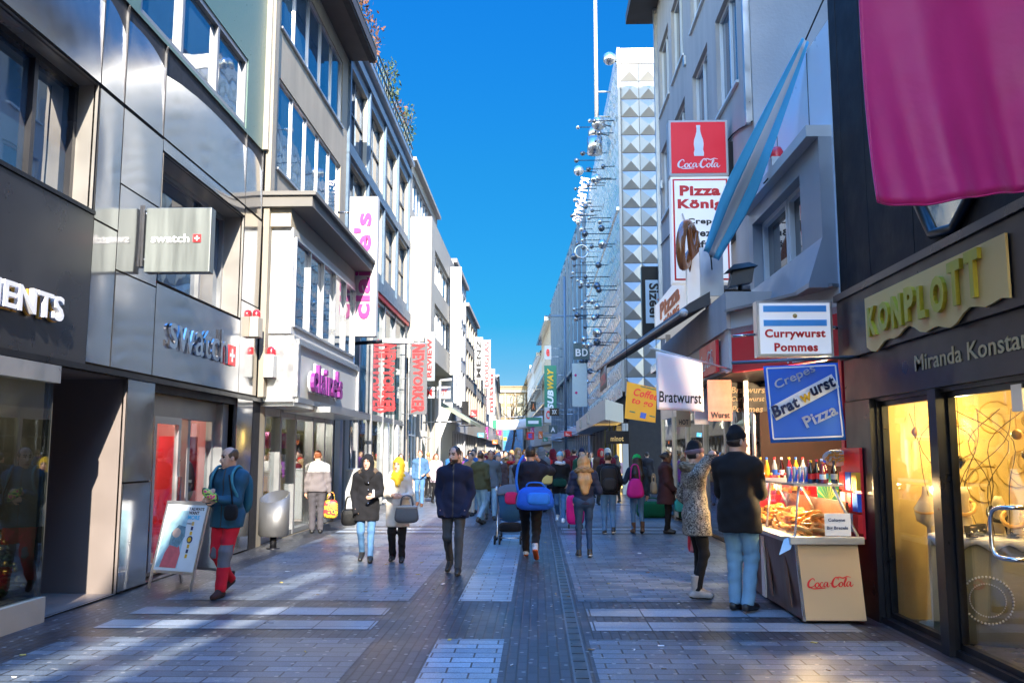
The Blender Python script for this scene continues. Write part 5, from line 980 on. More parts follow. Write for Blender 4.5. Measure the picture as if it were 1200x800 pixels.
t = thing('roof_letters', 'leaning rooftop frame of pale metal letters high on the silver building', 'sign', (2.2, 58, 15)); b = MB(); ys = 58.0; p0 = P(676, 260, Y=ys); p1 = P(686, 208, Y=ys)
letters(b, 'KAUFHAUS', (p0[0] + .3, ys, p1[2]), (-.2, 0, -.98), (.98, 0, -.2), width=p1[2] - p0[2], height=.6, depth=.1); b.build('lettering', mat('pale_pink_metal', (.6, .5, .5), .4, .3), t); b = MB(); b.tube([(p1[0], ys + .12, p1[2]), (p0[0] - .1, ys + .12, p0[2])], .05); b.tube([(p1[0], ys + .12, p1[2] - .4), (XR, ys + .3, p1[2] - .4)], .04); b.tube([(p0[0], ys + .12, p0[2] + .6), (XR, ys + .3, p0[2] + .6)], .04); b.build('frame', M['steel'], t)
t = board('projecting_sign', 'dark teal square sign with two pale mirrored capitals', 1.95, 2.83, 48, 6.68, 7.57, M['teal'], rodx=XR); b = MB(); letters(b, 'D', (2.43, 47.99, 6.86), (1, 0, 0), (0, 0, 1), width=.3, height=.4, depth=.01, bold=.02); letters(b, 'B', (2.07, 47.99, 6.86), (1, 0, 0), (0, 0, 1), width=.3, height=.4, depth=.01, bold=.02); b.build('lettering', M['whitetxt'], t)
t = board('projecting_sign', 'pale blue vertical sign with two small magenta dots under the teal sign', 1.88, 2.68, 48.2, 4.15, 6.5, mat('pale_steel_blue', (.30, .40, .47), .4, .3), rodx=XR); b = MB(); b.lathe((2.07, 48.19, 5.85), [(0, -.01), (.07, -.01), (.07, .01)], 12, 0, 'y'); b.lathe((2.1, 48.19, 4.9), [(0, -.01), (.07, -.01), (.07, .01)], 12, 0, 'y'); b.build('dot', M['magenta'], t)
t = board('projecting_sign', 'small black sign with pale lettering over the far right shop', 2.55, 3.42, 33.5, 2.02, 2.5, M['blackm']); txt(t, 'minot', 2.72, 3.2, 33.49, 2.12, 2.3, M['gold'])
b = MB(); b.tube([(2.7, 33.55, 2.5), (2.7, 33.55, 2.92)], .01, 4); b.tube([(3.3, 33.55, 2.5), (3.3, 33.55, 2.92)], .01, 4); b.build('hanger', M['dark'], t)

# ------------------------------------------------------------------ RIGHT far
su = np.array([-1.6, 39, 0.]); su /= np.linalg.norm(su); sn2 = np.array([-su[1], su[0], 0]); O5 = np.array([XR, 61.2, 0])
r, f = simple_front('blue_glass_building', 'tall blue glass fronted building beyond the silver store', O5, su, sn2, 44.5, 19, 12, [(4.2, 8.0), (8.4, 12.4), (12.8, 15.6), (16.0, 18.4)], 11, 3.4, mat('blue_grey_wall', (.14, .34, .54), .4, .3), M['bluef'], mat('blue_curtain_glass', (.42, .66, .86), .08, .7, .2, 1), shop=3.6, roof=M['steel'], nx=3)
b = MB()
for u in np.arange(1, 44, 4.0): f.box(b, u, u + .2, 3.8, 18.8, 0, .25)
f.box(b, 0, 44, 8.05, 8.3, .0, .4); b.build('fin', M['bluef'], r)
for (t0, t1, H, nm, lab, wl, rows) in ((44.8, 70, 18, 'dark_edged_building', 'far right building with a brown edge wall carrying the vertical yellow sign', 'beige', [(4.5, 7), (8, 10.5), (11.5, 14), (15, 17)]), (70.2, 100, 16.5, 'blue_grey_building', 'blue grey far right building with balconies and rounded cornice', 'utility', [(4.5, 7), (8, 10.5), (11.5, 14)]), (100.2, 146, 17.5, 'white_corner_building', 'last pale building of the right row near the street end', 'white', [(4.5, 7), (8, 10.5), (11.5, 14)])):
    r, f = simple_front(nm, lab, O5 + su * t0, su, sn2, t1 - t0, H, 11, rows, int((t1 - t0) / 3), 1.6, M[wl], M['frame'], M['wgd'], roof=M['brown'])
    b = MB()
    for z in (7.4, 10.9): f.box(b, 1, t1 - t0 - 1, z, z + .2, 0, .9)
    f.box(b, 0, t1 - t0, H - .6, H - .1, 0, .8); b.build('balcony', M['steel'], r)
for (x0, y0, x1, y1, Y, m, s, lc, lab, vt) in ((638, 484, 652, 428, 85, 'green', 'SUBWAY', 'yellow', 'dark green vertical sign with yellow and white lettering', 'up'), (638, 421, 646, 405, 86, 'white', 'e', 'redtxt', 'white square sign with a red emblem above the green sign', None), (638, 495, 646, 477, 84, 'white', 'C', 'redtxt', 'white sign with red emblem below the green vertical sign', None), (644, 487, 655, 478, 66, 'blackm', 'XX', 'whitetxt', 'small black sign with white crossed strokes at the glass building', None), (643, 508, 653, 498, 64, 'teal', 'A', 'whitetxt', 'small dark green round-cornered sign low at the glass building', None), (617, 515, 626, 506, 105, 'redtxt', 'E', 'blue', 'small red sign with blue stripes above the far crowd', None), (622, 482, 628, 470, 100, 'blackm', 'A', 'orange', 'narrow black sign with an orange letter far on the right row', None)):
    a = P(x0, y0, Y=Y); c = P(x1, y1, Y=Y); xe = XR - (Y - 61) * .041 if Y > 61 else XR
    t = board('projecting_sign', lab, a[0], c[0], Y, a[2], c[2], M[m], rodx=xe + .3)
    hgt = c[2] - a[2]; wdt = c[0] - a[0]
    if vt == 'up':
        b = MB(); letters(b, 'SUB', (c[0] - wdt * .25, Y - .01, a[2] + hgt * .08), (0, 0, 1), (-1, 0, 0), width=hgt * .4, height=wdt * .5, depth=.02, bold=.05, shear=.2); b.build('lettering', M['whitetxt'], t); b = MB(); letters(b, 'WAY', (c[0] - wdt * .25, Y - .01, a[2] + hgt * .5), (0, 0, 1), (-1, 0, 0), width=hgt * .44, height=wdt * .5, depth=.02, bold=.05, shear=.2); b.build('yellow_lettering', M['yellow'], t)
    else: txt(t, s, a[0] + wdt * .25, c[0] - wdt * .25, Y - .01, a[2] + hgt * .22, c[2] - hgt * .22, M[lc], bold=.04)
for i, (px, py, wd, hg, Y, m, lc, lab) in enumerate((
    (533, 462, 6, 22, 50, 'blackm', 'whitetxt', 'narrow black sign with pale strokes on the white facade'), (551, 480, 8, 8, 56, 'redtxt', 'whitetxt', 'small red square sign low on the left row'), (560, 507, 7, 5, 60, 'lblue', 'whitetxt', 'little light blue sign just above the left crowd'),
    (577, 515, 6, 5, 80, 'orange', 'whitetxt', 'tiny orange sign above the left far crowd'), (568, 500, 4, 14, 72, 'pink', 'whitetxt', 'thin pink vertical sign on the far left row'), (582, 503, 5, 6, 95, 'redtxt', 'whitetxt', 'tiny red sign at the far left shops'), (590, 512, 4, 4, 110, 'yellow', 'redtxt', 'tiny yellow sign near the street end'),
    (631, 505, 5, 9, 96, 'orange', 'whitetxt', 'small orange sign on the far right row'), (628, 492, 5, 7, 110, 'lblue', 'whitetxt', 'small pale blue sign on the far right row'), (636, 512, 6, 5, 76, 'green', 'whitetxt', 'small green sign low on the right row'), (661, 505, 9, 6, 56, 'redtxt', 'whitetxt', 'red sign strip under the right canopy'), (622, 500, 4, 8, 130, 'pink', 'whitetxt', 'tiny pink sign deep on the right row'))):
    a = P(px, py + hg, Y=Y); c = P(px + wd, py, Y=Y); xe = (XR - max(0, Y - 61) * .041 + .3) if px > 600 else (-5.1 - max(0, Y - 90) * .037)
    t = board('projecting_sign', lab, a[0], c[0], Y, a[2], c[2], M[m], rodx=xe); q = (c - a) * .22; b = MB()
    for k_ in range(3): b.box(a[0] + q[0], c[0] - q[0] * (1 + k_), Y - .012, Y - .002, a[2] + q[2] * (.9 + k_ * .95), a[2] + q[2] * (1.3 + k_ * .95))
    b.build('lettering', M[lc], t)
t = thing('sign_pole', 'slim dark blue mast standing before the blue glass building', 'pole', (1.95, 62, 0)); b = MB(); b.tube([(1.95, 62, 0), (1.95, 62, 14.0)], .09, 8); b.build('pole', M['bluef'], t); b = MB(); b.tube([(.5, 62, 11.2), (3.5, 62, 11.2)], .05, 6); b.build('crossbar', M['bluef'], t)

# ------------------------------------------------------------------ bare tree far down the street
t = thing('bare_tree', 'bare winter tree standing at the far end of the street', 'tree', (-3.5, 120, 0)); b = MB(); rng = np.random.default_rng(9); tw = MB()
def branch(p, d, L, r, lv, mb):
    pts = [p]; q = p
    for i in range(4):
        d = d + rng.normal(size=3) * .14; d /= np.linalg.norm(d); q = q + d * L / 4; pts.append(q)
    (mb if lv < 2 else tw).tube(pts, [r, r * .9, r * .78, r * .66, r * .52], 6)
    if lv < 4:
        for k in range(3 if lv else 4):
            d2 = d + rng.normal(size=3) * .55 + np.array([.12, 0, .1]); d2 /= np.linalg.norm(d2); branch(pts[rng.integers(2, 5)], d2, L * .66, r * .55, lv + 1, mb)
branch(np.array([-3.5, 120, 0.]), np.array([.12, 0, 1.]), 5.0, .2, 0, b); b.build('trunk', M['bark'], t); tw.build('crown', M['bark'], t)

# ------------------------------------------------------------------ unseen buildings behind the viewer (right pair shaped to shade the street)
bb = thing('rear_shade_building', 'unseen brick building behind the viewer, height set to shade the street', 'building', (XR, -6, 0)); f = Front((XR, -16.5, 0), U0, (-1, 0, 0)); hs_ = [(a, c, z, z + 1.6) for z in (4, 7, 10) for a, c in centre(0, 19.4, 7, 1.4)]  # out of view, height chosen to place the street's shade edge
b = MB(); f.wall(b, 0, 19.4, 0, 16.8, hs_, .2); f.shell(b, 0, 19.4, 0, 16.8, 9); b.build('wall', mat('brick_red', (.28, .12, .08), .85, 0, .2, 8), bb)
for h in hs_: f.window(bb, *h, .18, 2, 1, M['framew'], M['wgd'])
bb = thing('rear_streak_building', 'unseen pale building behind the viewer, sloping slits added to cut sun streaks', 'building', (XR, -40, 0))
z1 = lambda y: 18.1 - .246 * (y + 17.3); z2 = lambda y: 17.73 - .226 * (y + 20.1)
def slat(mb, lo, hi, ya, yb): mb.prism([(XR, ya, lo(ya)), (XR, yb, lo(yb)), (XR, yb, hi(yb)), (XR, ya, hi(ya))], (.12, 0, 0))
b = MB(); b.prism([(XR, -62, 0), (XR, -16.6, 0), (XR, -16.6, z2(-16.6) - .26), (XR, -62, z2(-62) - .26)], (9, 0, 0)); b.build('wall', M['offw'], bb)
b = MB(); slat(b, lambda y: z2(y) + .26, lambda y: z1(y) - .42, -60, -16.6); slat(b, lambda y: z1(y) + .42, lambda y: z1(y) + 2.9, -60, -16.6)  # added slats, their slits shape the sun streaks on the paving
for y in (-60, -45, -31, -16.8): b.box(XR + .12, XR + .24, y, y + .12, z2(y) - .4, z1(y) + 2.0)
b.build('streak_slats', M['offw'], bb)
bb = thing('rear_left_building', 'cream shop building behind the viewer on the shaded side', 'building', (XL, -30, 0)); f = Front((XL, -60, 0), U0, (1, 0, 0)); hs_ = [(a, c, z, z + 1.8) for z in (4, 7.2, 10.4) for a, c in centre(0, 61.8, 16, 2.2)]
b = MB(); f.wall(b, 0, 61.8, 0, 14, hs_, .2); f.shell(b, 0, 61.8, 0, 14, 9); b.build('wall', M['offw'], bb)
g_ = MB(); 
for h in hs_: f.box(g_, h[0], h[1], h[2], h[3], -.18, -.15)
g_.build('window_glass', M['wgb'], bb)
# ------------------------------------------------------------------ snack counter and what stands on it
t = thing('snack_counter', 'cream fronted snack counter with red script and brown side under a glass pretzel case', 'food counter', (2.95, 10.3, 0))
xs0, xs1, yf, yb_ = 2.62, 3.27, 9.25, 11.6
b = MB()   # body leans a little inwards at the foot
b.prism([(2.66, yf + .02, .03), (3.27, yf + .02, .03), (3.22, yf + .02, .78), (2.60, yf + .02, .78)], (0, yb_ - yf, 0), 0); b.build('counter_body', M['wood'], t)
b = MB(); b.prism([(2.665, yf, .04), (3.27, yf, .04), (3.215, yf, .775), (2.605, yf, .775)], (0, .018, 0), 0); b.prism([(2.645, yf - .004, .03), (2.672, yf - .004, .03), (2.612, yf - .004, .78), (2.588, yf - .004, .78)], (0, .03, 0), 1)
fr = b.build('front_panel', [M['cream'], M['steel']], t); b = MB(); script_word(b, (2.70, yf - .001, .36), (1, 0, .03), (0, 0, 1), .46, .004); b.build('lettering', M['redtxt'], fr)
b = MB(); b.box(2.53, 3.27, yf - .05, yf + .05, .785, .86); b.box(2.53, 2.62, yf + .05, yb_, .79, .85); b.box(2.62, 3.27, yf + .05, yb_, .79, .82); b.build('counter_rim', M['alu'], t, bevel=.006)
b = MB()   # drink pictures on the side: amber bottle shapes on dark brown
for i in range(3):
    y = 9.55 + i * .75; b.prism([(2.625, y, .12), (2.625, y + .1, .12), (2.622, y + .24, .5), (2.62, y + .26, .68), (2.62, y + .2, .68), (2.622, y + .1, .5)], (-.008, 0, 0))
b.build('side_picture', mat('amber_print', (.16, .06, .025), .4, 0, .5, 9), t); b = MB(); b.box(2.598, 2.615, 10.55, 10.7, .06, .74); b.build('side_poster', M['paper'], t)
# case: sloped glass between metal bars, shelf on top
b = MB(); TX0, TX1, TZ = 2.66, 3.0, 1.36
for y in (9.28, 10.4, 11.5):
    b.tube([(2.6, y, .86), (TX0, y, TZ)], .012, 6); b.tube([(3.23, y, .86), (TX1, y, TZ)], .016, 6)
b.build('case_frame', M['alu'], t)
b = MB(); b.prism([(2.606, 9.30, .865), (3.22, 9.30, .865), (2.99, 9.30, 1.35), (2.67, 9.30, 1.35)], (0, .006, 0)); b.prism([(2.60, 9.31, .865), (2.606, 9.31, .865), (2.672, 9.31, 1.35), (2.666, 9.31, 1.35)], (0, 2.2, 0)); b.build('case_glass', M['glasscase'], t)
b = MB(); b.box(2.60, 3.1, 9.24, 11.55, 1.36, 1.385); b.build('top_shelf', M['glasscase'] if False else M['alu'], t)
b = MB(); b.box(2.63, 3.2, 9.33, 11.5, .822, .84, 0); b.box(3.14, 3.17, 9.33, 11.5, .84, 1.2, 1); b.build('tray', [mat('tray_paper', (.6, .5, .3), .6), M['wood']], t)
lamp('case_lamp', (2.85, 9.9, 1.30), 12, (1, .66, .3), .04, parent=t); lamp('case_lamp', (2.85, 10.9, 1.30), 12, (1, .66, .3), .04, parent=t)
rng = np.random.default_rng(3); b = MB(); pretzel(b, (0, 0, 0), (1, 0, 0), (0, 1, 0), .17, .021); pm = b.build('pretzel', DOUGH); n_ = 0
for layer in range(3):
    for i in range(9):
        for jx in range(3 - layer):
            o = pm if n_ == 0 else pm.copy()
            if n_: COL.objects.link(o)
            n_ += 1; o.location = (2.76 + jx * .15 + layer * .08 + rng.uniform(-.02, .02), 9.45 + i * .24 + rng.uniform(-.04, .04), .875 + layer * .07 + rng.uniform(0, .015)); o.rotation_euler = (rng.uniform(.1, .5), rng.uniform(-.55, -.1), rng.uniform(0, 6.28))
            tag(o, 'golden brown soft pretzel piled in the glass counter case', 'pretzel', 'pretzels in the counter case')
t = thing('price_card', 'white card with dark printed words leaning on the case front', 'sign', (3.05, 9.26, .86)); b = MB(); b.box(2.90, 3.16, 9.262, 9.27, .865, 1.09); b.build('card', M['paper'], t); b = MB(); letters(b, 'Cologne', (2.935, 9.261, 1.0), (1, 0, 0), (0, 0, 1), width=.17, height=.04, depth=.002); letters(b, 'Big Brezels', (2.92, 9.261, .92), (1, 0, 0), (0, 0, 1), width=.21, height=.042, depth=.002); b.build('lettering', M['navytxt'], t)
t = thing('price_card', 'pale blue tilted card clipped to the counter rim', 'sign', (2.52, 9.35, .8)); b = MB(); b.prism([(2.42, 9.22, .68), (2.53, 9.2, .74), (2.6, 9.26, .88), (2.49, 9.28, .83)], (0, .006, 0)); b.build('card', mat('blue_card', (.45, .62, .72), .4), t); b = MB(); b.box(2.46, 2.54, 9.3, 10.4, .852, .858); b.build('clip_rail', M['white'], t)
def bottle(x, y, z, h, r, body, cap, lab_m, label, group='drink bottles on the counter top'):
    t = thing('drink_bottle', label, 'bottle', (x, y, z), group=group); b = MB(); b.lathe((x, y, z), [(0, 0), (r, 0), (r, .5 * h), (r * .9, .6 * h), (r * .42, .8 * h), (r * .38, .92 * h), (0, .92 * h)], 12); b.build('bottle_body', body, t)
    b = MB(); b.lathe((x, y, z + .9 * h), [(r * .46, 0), (r * .46, .1 * h), (0, .1 * h)], 10); b.build('cap', cap, t); b = MB(); b.lathe((x, y, z), [(r * 1.02, .18 * h), (r * 1.02, .42 * h)], 12); b.build('paper_label', lab_m, t)
COLA = mat('cola', (.02, .006, .004), .08, 0, .2, 5, coat=1); REDD = mat('red_drink', (.4, .02, .03), .1, 0, .2, 5, coat=1); YEL = mat('yellow_drink', (.7, .4, .03), .1, 0, .1, 5, coat=1); CLR = mat('pale_drink', (.35, .45, .45), .1, 0, .1, 5, coat=1)
BL = M['blue']; 
spec = [(2.83, 9.42, .30, COLA, M['yellow'], M['redtxt'], 'dark cola bottle with yellow cap, leftmost of the front bottles'), (2.90, 9.45, .31, COLA, M['redtxt'], M['redtxt'], 'dark cola bottle with red cap in the front row'), (2.93, 9.36, .28, REDD, M['orange'], M['whitetxt'], 'red drink bottle with orange cap at the case edge'), (2.98, 9.44, .30, REDD, M['blue'], mat('cyan_label', (.1, .5, .7), .4), 'red drink bottle with blue cap and cyan label'), (3.06, 9.40, .29, COLA, M['blacktxt'], M['utility'], 'dark bottle with black cap and grey label, rightmost on the case'), (2.86, 9.58, .30, REDD, M['redtxt'], M['whitetxt'], 'red drink bottle with red cap behind the dark bottles'), (3.0, 9.6, .32, COLA, M['whitetxt'], M['redtxt'], 'dark cola bottle with white cap in the second row')]
for x, y, h, bm, cm_, lm, lab in spec: bottle(x, y, 1.387, h * .78, .034, bm, cm_, lm, lab)
for i in range(4):
    x = 2.66 + .05 * i; y = 9.62 - .03 * i; t = thing('drink_can', 'slim silver and blue drink can, %s' % ('first from the left in the row of cans', 'second from the left in the row of cans', 'third from the left in the row of cans', 'last can of the row beside the bottles')[i], 'can', (x, y, 1.387), group='slim cans on the counter top'); b = MB(); b.lathe((x, y, 1.387), [(0, 0), (.022, 0), (.026, .01), (.026, .155), (.02, .165), (0, .165)], 12); c_ = b.build('can_body', M['alu'], t); b = MB(); b.prism([(x - .0265 + .004, y - .0235, 1.40), (x + .02, y - .0245, 1.40), (x + .02, y - .0245, 1.53)], (0, -.003, 0)); b.build('blue_print', M['blue'], t)
rng = np.random.default_rng(21); nm = ['yellow', 'red', 'brown', 'clear']
for i in range(18):
    k_ = i * 7 % 4; bottle(2.80 + .095 * (i % 9) + rng.uniform(-.01, .01), 12.0 + .18 * (i // 9) + .04 * rng.uniform(), 1.155 + .2 * (i // 9), .28, .037, [YEL, REDD, COLA, CLR][k_], [M['redtxt'], M['blue'], M['yellow'], M['whitetxt']][(i * 3 + 1) % 4], [M['blue'], M['whitetxt'], M['redtxt'], M['yellow']][(i + i // 4) % 4], f'{nm[k_]} drink bottle on the stall shelf', 'bottles on the stall shelves')
for o in [o for o in bpy.data.objects if o.get('group') == 'bottles on the stall shelves']: o['label'] = 'small drink bottle lined up on the shelves inside the stall'
for (x, y, z, nx_) in ((3.5, 10.6, .9, 1),): 
    t = thing('stall_shelf', 'dark red shelf unit holding drink bottles inside the snack stall', 'shelf', (3.2, 12.1, 0)); b = MB(); b.box(2.72, 3.7, 11.9, 12.10, 1.12, 1.15); b.box(2.72, 3.7, 12.105, 12.3, 1.12, 1.35); b.box(2.74, 3.68, 11.95, 12.25, .02, 1.118); b.build('shelf_board', M['red'], t)
t = thing('food_plate_picture', 'oval food picture card with fries under the blue banner', 'menu card', (3.35, 10.2, 1.6)); b = MB(); b.lathe((3.32, 10.1, 1.64), [(0, -.006), (.15, -.006), (.155, 0), (0, .004)], 24, 0, 'y'); b.v = [(3.32 + (x - 3.32), y, 1.64 + (z - 1.64) * .6) for x, y, z in b.v]; b.build('plate', M['white'], t)
b = MB(); rng = np.random.default_rng(2)
for i in range(40): a = rng.uniform(0, 6.28); r_ = .11 * rng.uniform() ** .5; p = np.array([3.32 + r_ * math.cos(a), 10.085, 1.645 + .6 * r_ * math.sin(a)]); d = rng.normal(size=3) * [.03, .004, .02]; b.tube([p - d, p + d], .007, 4)
b.build('fries', mat('fries', (.6, .38, .08), .6), t)
t = thing('snack_rack', 'narrow rack of small red and blue bags hanging at the stall edge', 'rack', (3.38, 9.75, .8)); b = MB(); b.box(3.4, 3.43, 9.6, 10.2, .8, 1.75); b.build('rack_board', M['red'], t)
for i in range(9):
    b = MB(); z = .95 + .22 * (i // 3); y = 9.68 + .19 * (i % 3); b.box(3.355, 3.4, y - .075, y + .075, z - .09, z + .1); b.build('snack_bag', [M['redtxt'], M['blue'], M['yellow'], M['white']][(i * 3) % 4], t)
t = thing('palm_poster', 'green leafy poster card beside the bottles', 'poster', (3.2, 10.3, 1.2)); b = MB(); b.box(3.16, 3.4, 10.3, 10.31, 1.1, 1.45); b.build('card', M['green'], t); b = MB()
for a in np.linspace(.3, 2.9, 7): b.prism([(3.28, 10.295, 1.15), (3.28 + .1 * math.cos(a) - .012, 10.295, 1.25 + .14 * math.sin(a)), (3.28 + .12 * math.cos(a), 10.295, 1.22 + .18 * math.sin(a))], (0, -.003, 0))
b.build('leaf_print', mat('leaf_print', (.4, .5, .1), .5), t)

# ------------------------------------------------------------------ sandwich board, bin, cabinet, christmas tree
t = thing('sandwich_board', 'white framed sandwich board with colourful poster in front of the red shop', 'sandwich board', (-4.5, 11.35, 0))
A0 = np.array([-4.93, 11.42, 0]); A1 = np.array([-4.26, 11.12, 0]); ua = (A1 - A0) / np.linalg.norm(A1 - A0); wa = np.linalg.norm(A1 - A0); na = np.array([ua[1], -ua[0], 0]); na = na if na[1] < 0 else -na
def ab_(u, v, n=0, back=0):   # front leaf leans backwards
    s_ = -1 if back else 1; base = A0 + ua * u - na * (.55 if back else 0); top = -na * .27 * s_; return base + (top + np.array([0, 0, 1.08])) * v / 1.1 + na * n
def leaf(mb, u0, u1, v0, v1, n0, n1, mi=0, back=0):
    P8 = [ab_(u, v, n, back) for n in (n0, n1) for u, v in ((u0, v0), (u1, v0), (u1, v1), (u0, v1))]; mb.add(P8, [(0, 3, 2, 1), (4, 5, 6, 7), (0, 1, 5, 4), (1, 2, 6, 5), (2, 3, 7, 6), (3, 0, 4, 7)], mi)
for bk in (0, 1):
    b = MB()
    for (u0, u1, v0, v1) in ((0, .03, 0, 1.1), (wa - .03, wa, 0, 1.1), (.03, wa - .03, .2, .235), (.03, wa - .03, 1.06, 1.1)): leaf(b, u0, u1, v0, v1, -.012, .012, 0, bk)
    b.build('frame', M['alu'], t)
    b = MB(); leaf(b, .03, wa - .03, .235, 1.06, -.005, .005, 0, bk); po = b.build('poster', mat('poster_white', (.66, .72, .76), .35), t)
    if not bk:
        b = MB(); leaf(b, .05, .42, .27, .98, .006, .007); b.build('picture_field', mat('poster_scene', (.34, .56, .66), .4, 0, .6, 9), po)
        b = MB(); b.prism([ab_(u, v, .008) for u, v in ((.12, .27), (.40, .27), (.42, .45), (.34, .62), (.24, .60), (.16, .45))], na * .001); b.build('red_figure', mat('poster_red', (.6, .12, .14), .4, 0, .3, 12), po)
        b = MB(); b.prism([ab_(u, v, .009) for u, v in ((.2, .55), (.36, .52), (.44, .66), (.42, .78), (.3, .80), (.2, .7))], na * .001); b.build('scarf_figure', mat('poster_grey', (.12, .24, .30), .4, 0, .8, 22), po)
        b = MB(); b.prism([ab_(.29 + .07 * math.cos(a), .70 + .06 * math.sin(a), .0105) for a in np.linspace(0, 6.28, 14, endpoint=False)], na * .001); b.build('face_print', mat('poster_skin', (.6, .42, .33), .5, 0, .2, 20), po)
        b = MB()
        for k_, v in enumerate((.40, .46, .52, .58, .68, .74, .80)): leaf(b, .51, .545, v, v + .045, .006, .009, k_ % 2)
        b.prism([ab_(.53 + .045 * math.cos(a), .625 + .045 * math.sin(a), .006) for a in np.linspace(0, 6.28, 16, endpoint=False)], na * .006, 1); b.prism([ab_(.53 + .03 * math.cos(a), .625 + .03 * math.sin(a), .012) for a in np.linspace(0, 6.28, 16, endpoint=False)], na * .002, 0); b.build('watch_print', [M['yellow'], M['navytxt']], po)
        b = MB(); upv = ab_(0, 1) - ab_(0, 0)
        for i, s in enumerate(('I ALWAYS', 'WANT')): letters(b, s, ab_(.42, .985 - .05 * i, .007), ua, upv, height=.04, depth=.002, bold=.03)
        b.build('lettering', M['blacktxt'], po); b = MB(); letters(b, 'MORE', ab_(.42, .87, .007), ua, upv, height=.055, depth=.002, bold=.03); b.build('blue_lettering', mat('cyan_letter', (.05, .5, .75), .5), po); b = MB(); letters(b, 'swatch', ab_(.42, .81, .007), ua, upv, height=.03, depth=.002); b.build('grey_lettering', M['frame'], po)
t = thing('litter_bin', 'grey metal litter bin with slanted open top on a short post', 'litter bin', (-4.72, 16.1, 0))
b = MB(); n = 28; rr_ = .27; vs = []; cx, cy = -4.72, 16.1
for k_, (z, s_, sl2) in enumerate(((.22, .9, 0), (.26, 1, 0), (.92, 1, .11), (.92, .9, .11), (.72, .88, 0), (.70, .0, 0))):
    for i in range(n): a = 2 * math.pi * i / n; vs.append((cx + rr_ * s_ * math.cos(a), cy + .8 * rr_ * s_ * math.sin(a), z + sl2 * (math.cos(a) * .3 + math.sin(a) * .9)))
b.add(vs, [(k_ * n + i, k_ * n + (i + 1) % n, (k_ + 1) * n + (i + 1) % n, (k_ + 1) * n + i) for k_ in range(5) for i in range(n)], 0, True); b.add(vs[:n], [tuple(range(n))[::-1]]); b.build('bin_body', M['bin'], t)
b = MB(); b.tube([(cx, cy, 0), (cx, cy, .24)], .06, 10); b.lathe((cx, cy, 0), [(.12, 0), (.12, .015), (0, .015)], 14); b.build('post', M['blackm'], t); b = MB(); b.lathe((cx, cy, .6), [(.24, 0), (.24, .1)], 20); b.v = [(x, cy + (y - cy) * .8, z) for x, y, z in b.v]; b.build('liner', M['plastic_b'], t)
t = thing('utility_cabinet', 'light grey utility cabinet by the lamp post at the accessory shop', 'utility box', (-4.55, 22.6, 0)); b = MB(); b.box(-4.8, -4.2, 22.4, 22.9, .06, 1.25, 0); b.box(-4.82, -4.18, 22.38, 22.92, 1.255, 1.3, 0); b.box(-4.78, -4.22, 22.42, 22.88, 0, .06, 1); b.build('cabinet', [M['utility'], M['conc_d']], t, bevel=.008); b = MB(); b.box(-4.76, -4.24, 22.385, 22.395, .12, 1.2, 0); b.box(-4.32, -4.29, 22.37, 22.384, .6, .72, 1); b.build('door', [M['utility'], M['blackm']], t)
t = thing('christmas_tree', 'small fir tree with golden baubles behind the left shop glass', 'christmas tree', (-5.40, 8.93, .25)); b = MB(); rng = np.random.default_rng(8); b.tube([(-5.40, 8.93, .25), (-5.40, 8.93, .95)], [.03, .008], 6); b.build('trunk', M['bark'], t)
b = MB()
for i in range(1500):
    h = rng.uniform(0, 1) ** 1.3; r_ = .27 * (1 - h) + .02; a = rng.uniform(0, 6.28); rad_ = r_ * rng.uniform(.2, 1); p = np.array([-5.40 + rad_ * math.cos(a), 8.93 + rad_ * math.sin(a), .32 + .62 * h - .12 * rad_]); d = np.array([math.cos(a), math.sin(a), rng.uniform(-.4, .3)]) * .05; q = np.cross(d, rng.normal(size=3)); q /= np.linalg.norm(q); b.add([p - q * .006, p + q * .006, p + d], [(0, 1, 2)])
b.build('branches', mat('fir_green', (.03, .07, .015), .6, 0, .5, 20), t)
b = MB()
for i in range(34): h = rng.uniform(0, .95); r_ = .27 * (1 - h) + .02; a = rng.uniform(-2.2, 1.2); b.ball((-5.40 + r_ * math.cos(a), 8.93 + r_ * math.sin(a), .3 + .62 * h), .028, 8, 0, 5)
b.build('bauble', mat('gold_bauble', (.75, .5, .1), .15, .9, .05, 3), t)

# litter trodden on the pavement
b = MB(); rng = np.random.default_rng(31)
for i in range(150):
    x, y = rng.uniform(-4.4, 3.2), 5 + 22 * rng.uniform() ** 1.4; a = rng.uniform(0, 6.28); L, W_ = (rng.uniform(.03, .05), .008) if rng.random() < .7 else (rng.uniform(.03, .07), rng.uniform(.02, .05)); u = np.array([math.cos(a), math.sin(a), 0]); v = np.array([-u[1], u[0], 0]); b.obox(np.array([x, y, .006]), u * L, v * W_, (0, 0, .005), int(rng.integers(0, 3)))
tag(b.build('litter', [M['paper'], mat('dry_litter', (.25, .17, .08), .8), mat('yellow_scrap', (.6, .45, .1), .7)]), 'scraps of paper and cigarette ends scattered over the pavement', 'litter', kind='stuff')
